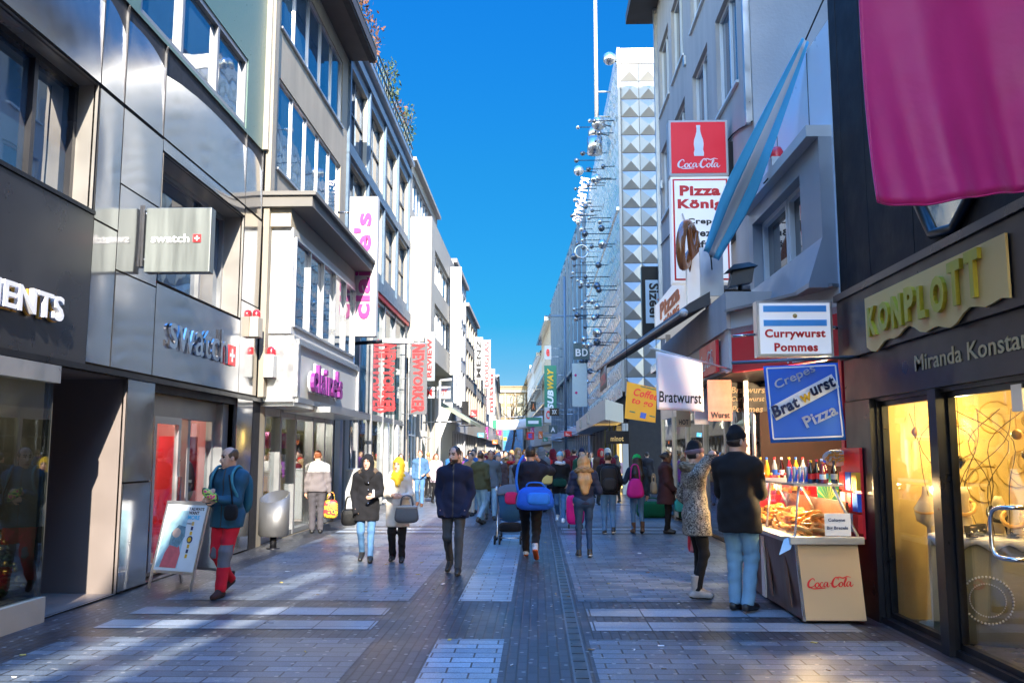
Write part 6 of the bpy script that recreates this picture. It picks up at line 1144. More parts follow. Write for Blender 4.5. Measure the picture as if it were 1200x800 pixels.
# ------------------------------------------------------------------ people: one skin per figure grown from a distance field
def sstep(h): return h
class Field:
    def __init__(s, xs, ys, zs): s.x, s.y, s.z = xs, ys, zs; s.D = np.full((len(xs), len(ys), len(zs)), .6, np.float32)
    def sub(s, lo, hi):
        i = np.searchsorted(s.x, [lo[0], hi[0]]); j = np.searchsorted(s.y, [lo[1], hi[1]]); k = np.searchsorted(s.z, [lo[2], hi[2]])
        sl = (slice(*i), slice(*j), slice(*k)); return sl, s.x[sl[0]][:, None, None], s.y[sl[1]][None, :, None], s.z[sl[2]][None, None, :]
    def put(s, sl, d, k, op='u'):
        A = s.D[sl]
        if A.size == 0: return
        if op == 'u': h = np.maximum(k - np.abs(A - d), 0) / k; s.D[sl] = np.minimum(A, d) - h * h * k * .25
        else: h = np.maximum(k - np.abs(A + d), 0) / k; s.D[sl] = np.maximum(A, -d) + h * h * k * .25
    def cone(s, a, b, ra, rb, k=.03, sy=1.0, op='u', flat=None):
        a = np.asarray(a, float); b = np.asarray(b, float); m = max(ra, rb) / min(sy, 1) + k + .04; lo = np.minimum(a, b) - m; hi = np.maximum(a, b) + m
        sl, X, Y, Z = s.sub(lo, hi); q = np.array([1, 1 / sy, 1]); d = (b - a) * q; L2 = max(d @ d, 1e-9)
        px, py, pz = X - a[0], (Y - a[1]) / sy, Z - a[2]
        t = np.clip((px * d[0] + py * d[1] + pz * d[2]) / L2, 0, 1)
        D = np.sqrt((px - t * d[0]) ** 2 + (py - t * d[1]) ** 2 + (pz - t * d[2]) ** 2) - (ra + (rb - ra) * t)
        D = D * min(1, sy) if sy != 1 else D
        if flat is not None:   # cut square at b
            u = d / math.sqrt(L2); D = np.maximum(D, px * u[0] + py * u[1] + pz * u[2] - math.sqrt(L2) - flat)
        s.put(sl, D, k, op)
    def ell(s, c, r, R=None, k=.03, op='u'):
        c = np.asarray(c, float); r = np.asarray(r, float); m = r.max() + k + .03; sl, X, Y, Z = s.sub(c - m, c + m)
        px, py, pz = X - c[0], Y - c[1], Z - c[2]
        if R is not None: px, py, pz = [R[0][i] * px + R[1][i] * py + R[2][i] * pz for i in range(3)]
        k0 = np.sqrt((px / r[0]) ** 2 + (py / r[1]) ** 2 + (pz / r[2]) ** 2); k1 = np.sqrt((px / r[0] ** 2) ** 2 + (py / r[1] ** 2) ** 2 + (pz / r[2] ** 2) ** 2)
        s.put(sl, k0 * (k0 - 1) / np.maximum(k1, 1e-6), k, op)
    def cut(s, p, n, k=.008):
        """keep the side the normal points away from"""
        n = np.asarray(n, float); n /= np.linalg.norm(n); d = (s.x[:, None, None] - p[0]) * n[0] + (s.y[None, :, None] - p[1]) * n[1] + (s.z[None, None, :] - p[2]) * n[2]
        h = np.maximum(k - np.abs(s.D - d), 0) / k; s.D = np.maximum(s.D, d) + h * h * k * .25
    def wrinkle(s, amp, f=1.0, ph=0.0):
        X, Y, Z = s.x[:, None, None], s.y[None, :, None], s.z[None, None, :]
        s.D = s.D + amp * (np.sin(14 * f * X + 9 * f * Z + 4 * np.sin(6 * Z + ph) + ph) * np.sin(17 * f * Z + 3 * np.sin(9 * X + ph)) + .6 * np.sin(31 * f * Z + 16 * X + 12 * Y + 2 * ph) + .5 * np.sin(23 * Y * f - 12 * Z + ph))
    def mesh(s):
        D, xs, ys, zs = s.D, s.x, s.y, s.z; neg = D < 0
        c = sum(neg[i:D.shape[0] - 1 + i, j:D.shape[1] - 1 + j, k:D.shape[2] - 1 + k].astype(np.int8) for i in (0, 1) for j in (0, 1) for k in (0, 1))
        act = (c > 0) & (c < 8); I, J, K_ = np.nonzero(act); N = len(I)
        if N == 0: return np.zeros((0, 3)), np.zeros((0, 4), int)
        acc = np.zeros((N, 3)); cnt = np.zeros(N)
        cor = [(i, j, k) for i in (0, 1) for j in (0, 1) for k in (0, 1)]
        for a in cor:
            for ax in range(3):
                if a[ax]: continue
                b = list(a); b[ax] = 1; va = D[I + a[0], J + a[1], K_ + a[2]]; vb = D[I + b[0], J + b[1], K_ + b[2]]; m = (va < 0) != (vb < 0); t = np.where(m, va / np.where(m, va - vb, 1), 0)
                pa = np.stack([xs[I + a[0]], ys[J + a[1]], zs[K_ + a[2]]], 1); pb = np.stack([xs[I + b[0]], ys[J + b[1]], zs[K_ + b[2]]], 1)
                acc += np.where(m[:, None], pa + (pb - pa) * t[:, None], 0); cnt += m
        V = acc / cnt[:, None]; idx = np.full(act.shape, -1); idx[I, J, K_] = np.arange(N); Fs = []
        for ax in range(3):
            sa = [slice(None)] * 3; sb = [slice(None)] * 3; sa[ax] = slice(0, -1); sb[ax] = slice(1, None); A = neg[tuple(sa)]; B = neg[tuple(sb)]; i, j, k = np.nonzero(A != B); fl = A[i, j, k]
            o = [1, 2] if ax == 0 else [2, 0] if ax == 1 else [0, 1]; q = []
            p = np.stack([i, j, k], 1); ok = np.all([(p[:, o[0]] > 0), (p[:, o[1]] > 0), (p[:, o[0]] < act.shape[o[0]]), (p[:, o[1]] < act.shape[o[1]])], axis=0); p = p[ok]; fl = fl[ok]
            for (du, dv) in ((-1, -1), (0, -1), (0, 0), (-1, 0)): r = p.copy(); r[:, o[0]] += du; r[:, o[1]] += dv; q.append(idx[r[:, 0], r[:, 1], r[:, 2]])
            q = np.stack(q, 1); q[~fl] = q[~fl][:, ::-1]; Fs.append(q)
        Fq = np.concatenate(Fs); return V, Fq[(Fq >= 0).all(1)]
def axis(lo, hi, step, fine=()):
    """grid planes, denser inside the fine bands (a, b, step)"""
    out = [lo]
    while out[-1] < hi:
        st = step
        for a, b, f in fine:
            if a - step < out[-1] < b: st = min(st, f)
        out.append(out[-1] + st)
    return np.array(out, np.float32)
def mesh_obj(name, V, Fq, mats, parent, mi=None):
    me = bpy.data.meshes.new(name); me.vertices.add(len(V)); me.vertices.foreach_set('co', V.astype(np.float32).ravel()); n = len(Fq)
    me.loops.add(n * 4); me.loops.foreach_set('vertex_index', Fq.astype(np.int32).ravel()); me.polygons.add(n); me.polygons.foreach_set('loop_start', np.arange(0, n * 4, 4, dtype=np.int32))
    mats = mats if isinstance(mats, (list, tuple)) else [mats]
    for m in mats: me.materials.append(m)
    if mi is not None: me.polygons.foreach_set('material_index', mi.astype(np.int32))
    me.polygons.foreach_set('use_smooth', np.ones(n, bool)); me.update(calc_edges=True); me.validate()
    o = bpy.data.objects.new(name, me); COL.objects.link(o); o.parent = parent; return o
def ik(a, b, l1, l2, hint):
    a = np.asarray(a, float); b = np.asarray(b, float); d = b - a; L = np.linalg.norm(d); u = d / L
    if L > (l1 + l2) * .995: L = (l1 + l2) * .995; b = a + u * L
    x = (l1 * l1 - l2 * l2 + L * L) / (2 * L); h = math.sqrt(max(l1 * l1 - x * x, 0)); n = np.asarray(hint, float); n = n - u * (n @ u); n /= np.linalg.norm(n); return a + u * x + n * h, b
SK = dict(light=mat('skin_light', (.52, .31, .22), .55, 0, .06, 20), tan=mat('skin_tan', (.38, .21, .14), .55, 0, .06, 20), dark=mat('skin_dark', (.16, .08, .05), .5, 0, .06, 20))
LIP = mat('lips', (.36, .12, .10), .5); EYE = mat('eye_dark', (.03, .02, .02), .2); 
FABRIC = {}
def fab(name, col, rough=.85, var=.18, sc=7, **k): return mat('cloth_' + name, col, rough, 0, var, sc, .25, 240, spec=.15, sheen=.03, **k)
HAIRM = {n: mat('hair_' + n, c, .45, 0, .45, 30, .5, 70, stretch=(1, 1, .15)) for n, c in dict(dark=(.02, .013, .01), brown=(.07, .035, .018), blond=(.36, .21, .08), grey=(.25, .24, .23), red=(.2, .06, .02)).items()}
HANDPOSE = dict(
    down=lambda s: (s * .235, -.03, .80), swingf=lambda s: (s * .24, -.20, .86), swingb=lambda s: (s * .25, .20, .84), pocket=lambda s: (s * .185, -.09, .90), front=lambda s: (s * .045, -.27, 1.12), chest=lambda s: (s * .05, -.24, 1.22),
    belly=lambda s: (s * .10, -.24, 1.06), ear=lambda s: (s * .135, -.14, 1.52), mouth=lambda s: (s * .04, -.20, 1.50), push=lambda s: (s * .2, -.42, 1.02), crook=lambda s: (s * .12, -.30, 1.10), strap=lambda s: (s * .14, -.17, 1.30), bagdown=lambda s: (s * .27, -.02, .78))
def person(label, loc, rot, H=1.75, arms=('down', 'down'), stride=.0, head=(0, 0), skin='light', hair=('short', 'dark'), top=dict(), legs=dict(), shoe=None, vox=.015, fine=True, group=None, beard=False, lean=0.0, name='person', extra=None, wide=1.0):
    root = thing(name, label, 'person' if name == 'person' else name, loc, rot, group); k = H / 1.75; sc = lambda v: np.asarray(v, float) * k
    ph = (sum(map(ord, label)) % 100) / 10.0
    # --- skeleton (facing -y, metres at 1.75 m, scaled by k)
    hipz = .085 + math.sqrt(max(.843 ** 2 - (stride / 2) ** 2, .3)); dz = hipz - .915
    J = {}
    for s, n in ((1, 'l'), (-1, 'r')):
        f = -stride / 2 * s; lift = .0; back = f > .02
        ank = np.array([s * .085, f, .085 + (min(.16, abs(f) * .35) if back and stride else 0)]); hip = np.array([s * .09, 0, hipz]); kn, ank = ik(hip, ank, .425, .42, (0, -1, 0)); J['hip' + n], J['kn' + n], J['an' + n] = hip, kn, ank
        sh = np.array([s * .176 * wide, .012 - lean * .5, 1.388 + dz]); ps = arms[0] if n == 'l' else arms[1]; tgt = HANDPOSE[ps](s) if isinstance(ps, str) else ps; tgt = np.array(tgt, float) + [0, 0, dz]
        hint = (s * .5, .8, -.25) if ps not in ('ear',) else (s * .7, -.35, -.65); el, wr = ik(sh, tgt, .285, .255, hint); J['sh' + n], J['el' + n], J['wr' + n] = sh, el, wr
    hy, hp = head; cy, sy_ = math.cos(hy), math.sin(hy); cp, sp = math.cos(hp), math.sin(hp)
    RH = np.array([[cy, -sy_, 0], [sy_, cy, 0], [0, 0, 1]]) @ np.array([[1, 0, 0], [0, cp, -sp], [0, sp, cp]]); HC = np.array([0, -.02 - lean, 1.60 + dz])
    h_ = lambda x, y, z: HC + RH @ np.array([x, y, z])
    neck = np.array([0, .015 - lean * .6, 1.46 + dz])
    hid = {n: arms[0 if n == 'l' else 1] == 'pocket' for n in 'lr'}
    # --- body: head, neck, torso, arms, legs and hands in one skin
    hz = HC[2]; fz = [((hz - .17) * k, (hz + .17) * k, .0085 if fine else .016)]; fx = [(-.1 * k, .1 * k, .0085 if fine else .016)]; fy = [((HC[1] - .15) * k, (HC[1] + .13) * k, .0085 if fine else .016)]
    if fine:
        for n in 'lr':
            if not hid[n]: w_ = J['wr' + n]; fx.append(((w_[0] - .07) * k, (w_[0] + .07) * k, .0075)); fy.append(((w_[1] - .13) * k, (w_[1] + .08) * k, .0075)); fz.append(((w_[2] - .15) * k, (w_[2] + .10) * k, .0075))
    xr = max(.36, *(abs(J[q][0]) + .15 for q in ('ell', 'elr', 'wrl', 'wrr'))); y0 = min(-.3, -stride / 2 - .2, J['wrl'][1] - .2, J['wrr'][1] - .2); y1 = max(.28, stride / 2 + .2, J['ell'][1] + .15, J['elr'][1] + .15)
    f = Field(axis(-xr * k, xr * k, .024 * k, fx), axis(y0 * k, y1 * k, .024 * k, fy), axis(-.02, (hz + .22) * k, .026 * k, fz))
    RHk = RH
    f.ell(sc(h_(0, .012, .045)), sc((.076, .094, .098)), RHk, k=.01); f.ell(sc(h_(0, -.03, -.03)), sc((.056, .062, .082)), RHk, k=.035); f.cone(sc(h_(0, -.078, .03)), sc(h_(0, -.104, -.012)), .011 * k, .017 * k, k=.014)
    f.cone(sc(h_(-.02, -.078, -.052)), sc(h_(.02, -.078, -.052)), .011 * k, .011 * k, k=.012); f.ell(sc(h_(0, -.074, -.092)), sc((.022, .02, .018)), RHk, k=.02)
    for s in (1, -1):
        f.ell(sc(h_(s * .031, -.098, .032)), sc((.018, .016, .012)), RHk, k=.012, op='s'); f.ell(sc(h_(s * .078, .012, .008)), sc((.012, .022, .034)), RHk, k=.01); f.cone(sc(h_(s * .014, -.085, .052)), sc(h_(s * .045, -.075, .05)), .008 * k, .007 * k, k=.012)
    f.cone(sc(h_(0, .03, -.06)), sc(neck), .055 * k, .06 * k, k=.03)
    f.cone(sc((0, .02 - lean * .3, 1.36 + dz)), sc((0, .0, hipz + .1)), .125 * k, .12 * k, k=.05, sy=.75); f.cone(sc((-.1, .0, hipz)), sc((.1, .0, hipz)), .095 * k, .095 * k, k=.05)
    for n, s in (('l', 1), ('r', -1)):
        f.cone(sc(neck), sc(J['sh' + n]), .05 * k, .055 * k); f.cone(sc(J['sh' + n]), sc(J['el' + n]), .05 * k, .038 * k); f.cone(sc(J['el' + n]), sc(J['wr' + n]), .038 * k, .026 * k)
        f.cone(sc(J['hip' + n]), sc(J['kn' + n]), .078 * k, .05 * k); f.cone(sc(J['kn' + n]), sc(J['an' + n]), .048 * k, .033 * k); f.cone(sc(J['an' + n]), sc(J['an' + n] + [0, -.03, -.03]), .03 * k, .022 * k)
        w_ = J['wr' + n]; d = (w_ - J['el' + n]); d /= np.linalg.norm(d); ps = arms[0 if n == 'l' else 1]
        inn = np.array([-s, -.35, .0]); inn = inn - d * (inn @ d); inn /= np.linalg.norm(inn); sd = np.cross(d, inn); 
        if sd[1] > 0: sd = -sd
        f.cone(sc(w_), sc(w_ + d * .075), .026 * k, .03 * k, k=.015)
        if not fine: f.cone(sc(w_ + d * .07), sc(w_ + d * .14 + inn * .03), .028 * k, .018 * k, k=.02); continue
        for q, (o, L) in enumerate(((.026, .066), (.009, .075), (-.009, .07), (-.025, .055))):
            p0 = w_ + d * .085 + sd * o; p1 = p0 + d * L * .55 + inn * L * .18; p2 = p1 + d * L * .35 + inn * L * .42; f.cone(sc(p0), sc(p1), .0098 * k, .009 * k, k=.006); f.cone(sc(p1), sc(p2), .009 * k, .0078 * k, k=.005)
        p0 = w_ + d * .03 + sd * .026; p1 = p0 + d * .035 + sd * .026 + inn * .012; f.cone(sc(p0), sc(p1), .012 * k, .011 * k, k=.01); f.cone(sc(p1), sc(p1 + d * .03 + inn * .02), .011 * k, .009 * k, k=.006)
    V, Q = f.mesh(); cen = V[Q].mean(1) / k; loc_ = (cen - HC) @ RH; mi = np.zeros(len(Q), int)
    if fine:
        x, y, z = loc_[:, 0], loc_[:, 1], loc_[:, 2]; fr = y < -.06
        mi[fr & (np.abs(x) < .023) & (np.abs(z + .052) < .010)] = 1; mi[fr & (np.abs(np.abs(x) - .031) < .014) & (np.abs(z - .032) < .008)] = 2; mi[fr & (np.abs(np.abs(x) - .032) < .020) & (np.abs(z - .056) < .0065)] = 3
        if beard: mi[(y < .0) & (z < -.035) & (z > -.13) & ~((np.abs(x) < .02) & (np.abs(z + .052) < .008)) & (np.abs(x) > -1)] = 3
    mesh_obj('body', V, Q, [SK[skin], LIP, EYE, HAIRM[hair[1] if hair[1] in HAIRM else 'dark']], root, mi)
    # --- trousers
    lg = dict(mat=None, w=1.0, z0=None); lg.update(legs); w_ = lg['w']; vx = vox
    g = Field(axis(-.3 * k, .3 * k, vx), axis((-stride / 2 - .22) * k, (stride / 2 + .25) * k, vx), axis(.0, (hipz + .2) * k, vx))
    g.cone(sc((-.085, .01, hipz + .02)), sc((.085, .01, hipz + .02)), .112 * k, .112 * k, k=.05); g.cone(sc((0, .0, hipz + .05)), sc((0, 0, hipz + .15)), .15 * k, .14 * k, k=.05, sy=.75)
    for n in 'lr':
        g.cone(sc(J['hip' + n]), sc(J['kn' + n]), .098 * k * (.7 + .3 * w_), .068 * w_ * k, k=.03); e = J['an' + n] + [0, .005, -.03 if w_ > .95 else .0]; g.cone(sc(J['kn' + n]), sc(e), .067 * w_ * k, .056 * w_ * k, k=.03, flat=.0)
    g.wrinkle(.0042 if w_ > .95 else .003, 1.5, ph); V, Q = g.mesh(); zc = V[Q].mean(1)[:, 2] / k; mi = None
    if 'knee' in lg: 
        c_ = V[Q].mean(1) / k; mi = ((c_[:, 2] > .34) & (c_[:, 2] < .60) & (c_[:, 1] < J['knl'][1] + .03)).astype(int)
    mesh_obj('trousers', V, Q, [lg['mat']] + ([lg['knee']] if 'knee' in lg else []), root, mi)
    # --- shoes / boots
    sm = shoe or dict(mat=M['plastic_b'], sole=M['rubber'], boot=.0)
    for n, s in (('l', 1), ('r', -1)):
        a = J['an' + n]; up = a[2] - .085; tip = np.array([s * .012, -.155, -.058 - up * .9 if up > .02 else -.058]); ad = a + tip; heel = a + [0, .045, -.045]
        g = Field(axis((a[0] - .1) * k, (a[0] + .1) * k, .011), axis((a[1] - .26) * k, (a[1] + .14) * k, .011), axis(max(-.005, (a[2] - .22)) * k, (a[2] + .08 + sm.get('boot', 0)) * k, .011))
        g.cone(sc(heel), sc(ad), .042 * k, .034 * k, k=.03); g.cone(sc(a + [0, .01, -.02]), sc(a + [0, .01, .045 + sm.get('boot', 0)]), .042 * k, (.052 if sm.get('boot', 0) else .043) * k, k=.03, flat=0); g.cone(sc(a + [0, -.02, -.01]), sc(ad + [0, .03, .005]), .038 * k, .028 * k, k=.03)
        nrm = np.cross(ad - heel, [1, 0, 0]); nrm = -nrm if nrm[2] > 0 else nrm; g.cut(sc(heel + np.array([0, 0, -.036])), nrm); V, Q = g.mesh()
        c_ = V[Q].mean(1) / k; u = -nrm / np.linalg.norm(nrm); hgt = (c_ - (heel + np.array([0, 0, -.036]))) @ u; mi = (hgt < .02).astype(int); mesh_obj('boot' if sm.get('boot', 0) > .05 else 'shoe', V, Q, [sm['mat'], sm['sole']], root, mi)
    # --- jacket, coat
    tp = dict(hem=.82, mat=None, thick=0.0, collar=.06, hood=False, flare=0.0, fur=None, sleeve=None, puff=False, open=False, yoke=None); tp.update(top); th = tp['thick']; hem = tp['hem'] + dz
    xr2 = xr + .02; g = Field(axis(-xr2 * k, xr2 * k, vx), axis((y0 + .0) * k, y1 * k, vx), axis((hem - .05) * k, (1.62 + dz) * k, vx))
    g.cone(sc((0, .015 - lean * .5, 1.33 + dz)), sc((0, .0, 1.08 + dz)), (.148 + th) * k * wide, (.138 + th) * k * wide, k=.06, sy=.76); g.cone(sc((0, 0, 1.08 + dz)), sc((0, .005, hem - .02)), (.138 + th) * k * wide, (.152 + th + tp['flare']) * k * wide, k=.06, sy=.80)
    g.cone(sc((-.10 * wide, .012 - lean * .5, 1.355 + dz)), sc((.10 * wide, .012 - lean * .5, 1.355 + dz)), (.088 + th) * k, (.088 + th) * k, k=.07, sy=.95)
    for n in 'lr': g.cone(sc(neck + [0, 0, -.01]), sc(J['sh' + n] + [0, 0, .005]), (.060 + th * .4) * k, (.062 + th * .6) * k, k=.05)
    for n in 'lr':
        if tp['hem'] < .9: g.cone(sc(J['hip' + n] + [0, .0, .02]), sc(J['kn' + n]), (.112 + th * .6) * k, (.095 + th * .6) * k, k=.07)
    g.cut(sc((0, 0, hem)), (0, 0, -1), .012)
    for n in 'lr':
        g.cone(sc(J['sh' + n]), sc(J['el' + n]), (.066 + th * .6) * k, (.054 + th * .5) * k, k=.045); e = J['wr' + n] + (J['wr' + n] - J['el' + n]) / .255 * (.15 if hid[n] else .01); g.cone(sc(J['el' + n]), sc(e), (.054 + th * .5) * k, (.043 + th * .4) * k, k=.03, flat=.0)
    g.cone(sc((0, .01 - lean * .6, 1.44 + dz)), sc((0, .015 - lean * .8, 1.475 + dz + tp['collar'] * .4)), .092 * k, (.075 + th * .2) * k, k=.04, flat=.0)
    if tp['hood']: g.cone(sc((-.07, .10 - lean, 1.45 + dz)), sc((.07, .10 - lean, 1.45 + dz)), .06 * k, .06 * k, k=.04); g.ell(sc((0, .12 - lean, 1.40 + dz)), sc((.11, .06, .10)), k=.04)
    if tp['puff']:
        Z = g.z[None, None, :]; g.D = g.D - .007 * np.abs(np.sin(Z * 38)).astype(np.float32)
    g.wrinkle(.0040, 1.25, ph); V, Q = g.mesh(); mats = [tp['mat']]; mi = np.zeros(len(Q), int); c_ = V[Q].mean(1) / k
    if tp['yoke'] is not None: mats.append(tp['yoke']); mi[(c_[:, 2] > 1.28 + dz)] = 1
    if tp['sleeve'] is not None: mats.append(tp['sleeve']); mi[np.abs(c_[:, 0]) > .185 * wide + .02] = len(mats) - 1
    if tp.get('zip') is not None: mats.append(tp['zip']); mi[(np.abs(c_[:, 0]) < .012) & (c_[:, 1] < -.05)] = len(mats) - 1
    co = mesh_obj('coat' if tp['hem'] < .75 else 'jacket', V, Q, mats, root, mi)
    if tp.get('buttons'):
        b = MB(); 
        for i in range(4): b.ball(sc((.035, -.135 - th - .01, 1.28 + dz - .11 * i)), .013 * k, 8, 0, 5)
        b.build('button', tp['buttons'], co, local=True)
    if tp['fur'] is not None:
        g = Field(axis(-.25 * k, .25 * k, .012), axis(-.25 * k, .3 * k, .012), axis((1.28 + dz) * k, (1.62 + dz) * k, .012)); A = np.linspace(-2.5, 2.5, 14); pts = [np.array([.125 * math.sin(a), .03 + .10 * math.cos(a) - lean, 1.455 + dz + .03 * math.cos(a)]) for a in A]
        for p_, q_ in zip(pts, pts[1:]): g.cone(sc(p_), sc(q_), .048 * k, .048 * k, k=.02)
        X, Y, Z = g.x[:, None, None], g.y[None, :, None], g.z[None, None, :]; g.D = g.D + .012 * np.sin(60 * X + 20 * np.sin(40 * Z)) * np.sin(70 * Z + 30 * Y); V, Q = g.mesh(); mesh_obj('fur_collar', V, Q, tp['fur'], co)
    if tp.get('scarf') is not None:
        g = Field(axis(-.2 * k, .2 * k, .012), axis(-.22 * k, .22 * k, .012), axis((1.3 + dz) * k, (1.62 + dz) * k, .012)); A = np.linspace(0, 6.3, 18); pts = [np.array([.095 * math.sin(a), -.01 + .095 * math.cos(a) - lean, 1.485 + dz + .012 * math.sin(2 * a)]) for a in A]
        for p_, q_ in zip(pts, pts[1:]): g.cone(sc(p_), sc(q_), .04 * k, .04 * k, k=.02)
        g.wrinkle(.005, 2.2, ph); V, Q = g.mesh(); mesh_obj('scarf', V, Q, tp['scarf'], root)
    # --- hair or headwear
    kind, col = hair; hm = HAIRM.get(col, col) if isinstance(col, str) else col; vh = .010 if fine else .016
    def hf(zlo=1.0): return Field(axis(-.26 * k, .26 * k, vh), axis((HC[1] - .24) * k, (HC[1] + .30) * k, vh), axis((zlo + dz) * k, (HC[2] + .24) * k, vh))
    def done(g, nm, m, wr=.0):
        if wr: g.wrinkle(wr, 2.4, ph)
        V, Q = g.mesh()
        if len(Q): return mesh_obj(nm, V, Q, m, root)
    if kind in ('short', 'long', 'bun', 'balding'):
        g = hf(1.0 if kind == 'long' else 1.4); g.ell(sc(h_(0, .020, .050)), sc((.082, .098, .100)), RHk, k=.01)
        if kind == 'long':
            for s in (1, -1): g.cone(sc(h_(s * .06, .05, .03)), sc((s * .07, .13 - lean, 1.30 + dz)), .05 * k, .055 * k, k=.04); g.cone(sc((s * .07, .13 - lean, 1.30 + dz)), sc((s * .03, .15 - lean, 1.10 + dz)), .055 * k, .03 * k, k=.04)
            g.cone(sc(h_(0, .08, .03)), sc((0, .14 - lean, 1.12 + dz)), .06 * k, .04 * k, k=.05)
        if kind == 'bun': g.ell(sc(h_(0, .12, .06)), sc((.045, .04, .045)), k=.02)
        # face and lower sides stay free
        g.ell(sc(h_(0, -.115, -.045)), sc((.074, .09, .118)), RHk, k=.012, op='s'); n_ = RH @ np.array([0, -.35, -.9]); 
        if kind in ('short', 'bun', 'balding'): g.cut(sc(h_(0, .02, -.045)), n_)
        if kind == 'balding': g.ell(sc(h_(0, -.035, .135)), sc((.085, .10, .085)), RHk, k=.01, op='s')
        done(g, 'hair', hm, .003)
    elif kind in ('beanie', 'cap'):
        g = hf(1.4); g.ell(sc(h_(0, .018, .065)), sc((.088, .106, .105)), RHk, k=.01); g.cone(sc(h_(0, .02, .13)), sc(h_(0, .035, .14)), .055 * k, .045 * k, k=.05); g.cut(sc(h_(0, 0, .05)), RH @ np.array([0, -.25, -1])); done(g, 'knit_hat', hm, .003)
        g = hf(1.4); g.ell(sc(h_(0, .02, .03)), sc((.082, .100, .085)), RHk, k=.01); g.cut(sc(h_(0, .0, -.02)), RH @ np.array([0, -.9, -.5])); g.cut(sc(h_(0, 0, .056)), RH @ np.array([0, .25, 1])); done(g, 'hair', HAIRM['dark'], .003)
        if extra == 'pompom': b = MB(); b.ball(sc(h_(0, .03, .19)), .045 * k, 10); b.build('pompom', hm, root, local=True)
        if extra == 'band':
            g = hf(1.4); g.ell(sc(h_(0, .018, .055)), sc((.096, .114, .09)), RHk, k=.01); g.cut(sc(h_(0, 0, .032)), RH @ np.array([0, -.25, -1])); g.cut(sc(h_(0, 0, .09)), RH @ np.array([0, .25, 1])); done(g, 'hat_band', fab('mauve', (.22, .15, .17)), .002)
    elif kind == 'hijab':
        g = hf(1.22); g.ell(sc(h_(0, .015, .045)), sc((.095, .112, .118)), RHk, k=.02); g.cone(sc(h_(0, .03, -.02)), sc((0, .01 - lean, 1.44 + dz)), .092 * k, .105 * k, k=.05); g.cone(sc((-.06, -.02 - lean, 1.41 + dz)), sc((.06, -.02 - lean, 1.41 + dz)), .088 * k, .088 * k, k=.05); g.cone(sc((0, -.075 - lean, 1.46 + dz)), sc((.01, -.12 - lean, 1.30 + dz)), .068 * k, .045 * k, k=.05)
        g.ell(sc(h_(0, -.125, -.02)), sc((.066, .105, .10)), RHk, k=.015, op='s'); done(g, 'headscarf', hm, .003)
    elif kind == 'hood':
        g = hf(1.35); g.ell(sc(h_(0, .02, .04)), sc((.105, .12, .125)), RHk, k=.02); g.cone(sc(h_(0, .03, -.03)), sc((0, .02 - lean, 1.45 + dz)), .10 * k, .11 * k, k=.05); g.ell(sc(h_(0, -.125, -.01)), sc((.075, .10, .105)), RHk, k=.02, op='s'); done(g, 'hood', hm, .004)
    root['_k'] = k; del root['_k']
    W = Matrix.Translation(loc) @ Matrix.Rotation(rot, 4, 'Z')
    wp = lambda v: np.array(W @ Vector(sc(v)))
    return root, {n: wp(v) for n, v in J.items()}, wp, dz
# ------------------------------------------------------------------ the people in front
JEANS = {n: mat('denim_' + n, c, .85, 0, .35, 9, .3, 300, spec=.2, stretch=(1, 1, .5)) for n, c in dict(light=(.20, .36, .50), mid=(.08, .18, .34), dark=(.03, .06, .12), charcoal=(.06, .065, .07)).items()}
BLK = fab('black', (.012, .012, .014)); NAVY = fab('navy', (.014, .018, .042)); CREAM = fab('cream', (.62, .56, .47)); WHITE_SOLE = mat('white_sole', (.7, .7, .7), .6)
sh_black = dict(mat=M['plastic_b'], sole=M['rubber']); sh_brown = dict(mat=fab('brown_leather', (.10, .045, .03)), sole=M['rubber'])
D180 = math.pi
p1, J1, W1, z1_ = person('balding man in teal blue jacket and red trousers holding a snack packet', (-3.78, 10.95, 0), rad(-14), 1.79, arms=((.02, -.27, 1.13), (-.07, -.25, 1.20)), stride=.46, head=(-.55, .08), hair=('balding', 'brown'), top=dict(mat=fab('teal_jacket', (.018, .075, .13), .6), hem=.80, hood=True, thick=.018, collar=.09, zip=M['blacktxt']), legs=dict(mat=fab('red_trousers', (.50, .015, .03)), knee=fab('grey_knee', (.12, .12, .14)), w=1.12), shoe=dict(mat=fab('brown_boot', (.045, .022, .022)), sole=M['rubber'], boot=.03))
p2, J2, W2, _ = person('man in grey two tone hooded jacket seen from behind at the shop door', (-4.72, 19.2, 0), rad(196), 1.74, arms=('down', 'bagdown'), hair=('short', 'red'), top=dict(mat=fab('grey_jacket', (.17, .15, .155)), yoke=fab('pale_grey', (.50, .50, .50)), hem=.86, hood=True, thick=.015, sleeve=None), legs=dict(mat=fab('dark_grey_trousers', (.075, .07, .08)), w=1.12), shoe=sh_black)
p3, J3, W3, z3 = person('woman in black coat and black headscarf with torn blue jeans', (-2.71, 14.3, 0), rad(4), 1.67, arms=((.13, -.24, 1.07), 'pocket'), stride=.28, head=(-.2, 0), skin='light', hair=('hijab', BLK), top=dict(mat=BLK, hem=.66, thick=.01, flare=.02, fur=fab('fur_brown', (.12, .08, .05)), buttons=M['chrome']), legs=dict(mat=JEANS['mid'], w=.88), shoe=sh_black, wide=.95)
p4, J4, W4, z4 = person('woman in cream coat and mustard yellow headscarf with black trousers', (-2.21, 14.25, 0), rad(0), 1.61, arms=((.10, -.27, 1.10), (-.06, -.26, 1.12)), stride=.1, head=(-.25, 0), hair=('hijab', fab('mustard', (.50, .33, .02), .7)), top=dict(mat=CREAM, hem=.58, thick=.008, flare=.02, fur=fab('fur_cream', (.6, .55, .48)), buttons=M['beige']), legs=dict(mat=BLK, w=1.05), shoe=sh_black, wide=.93)
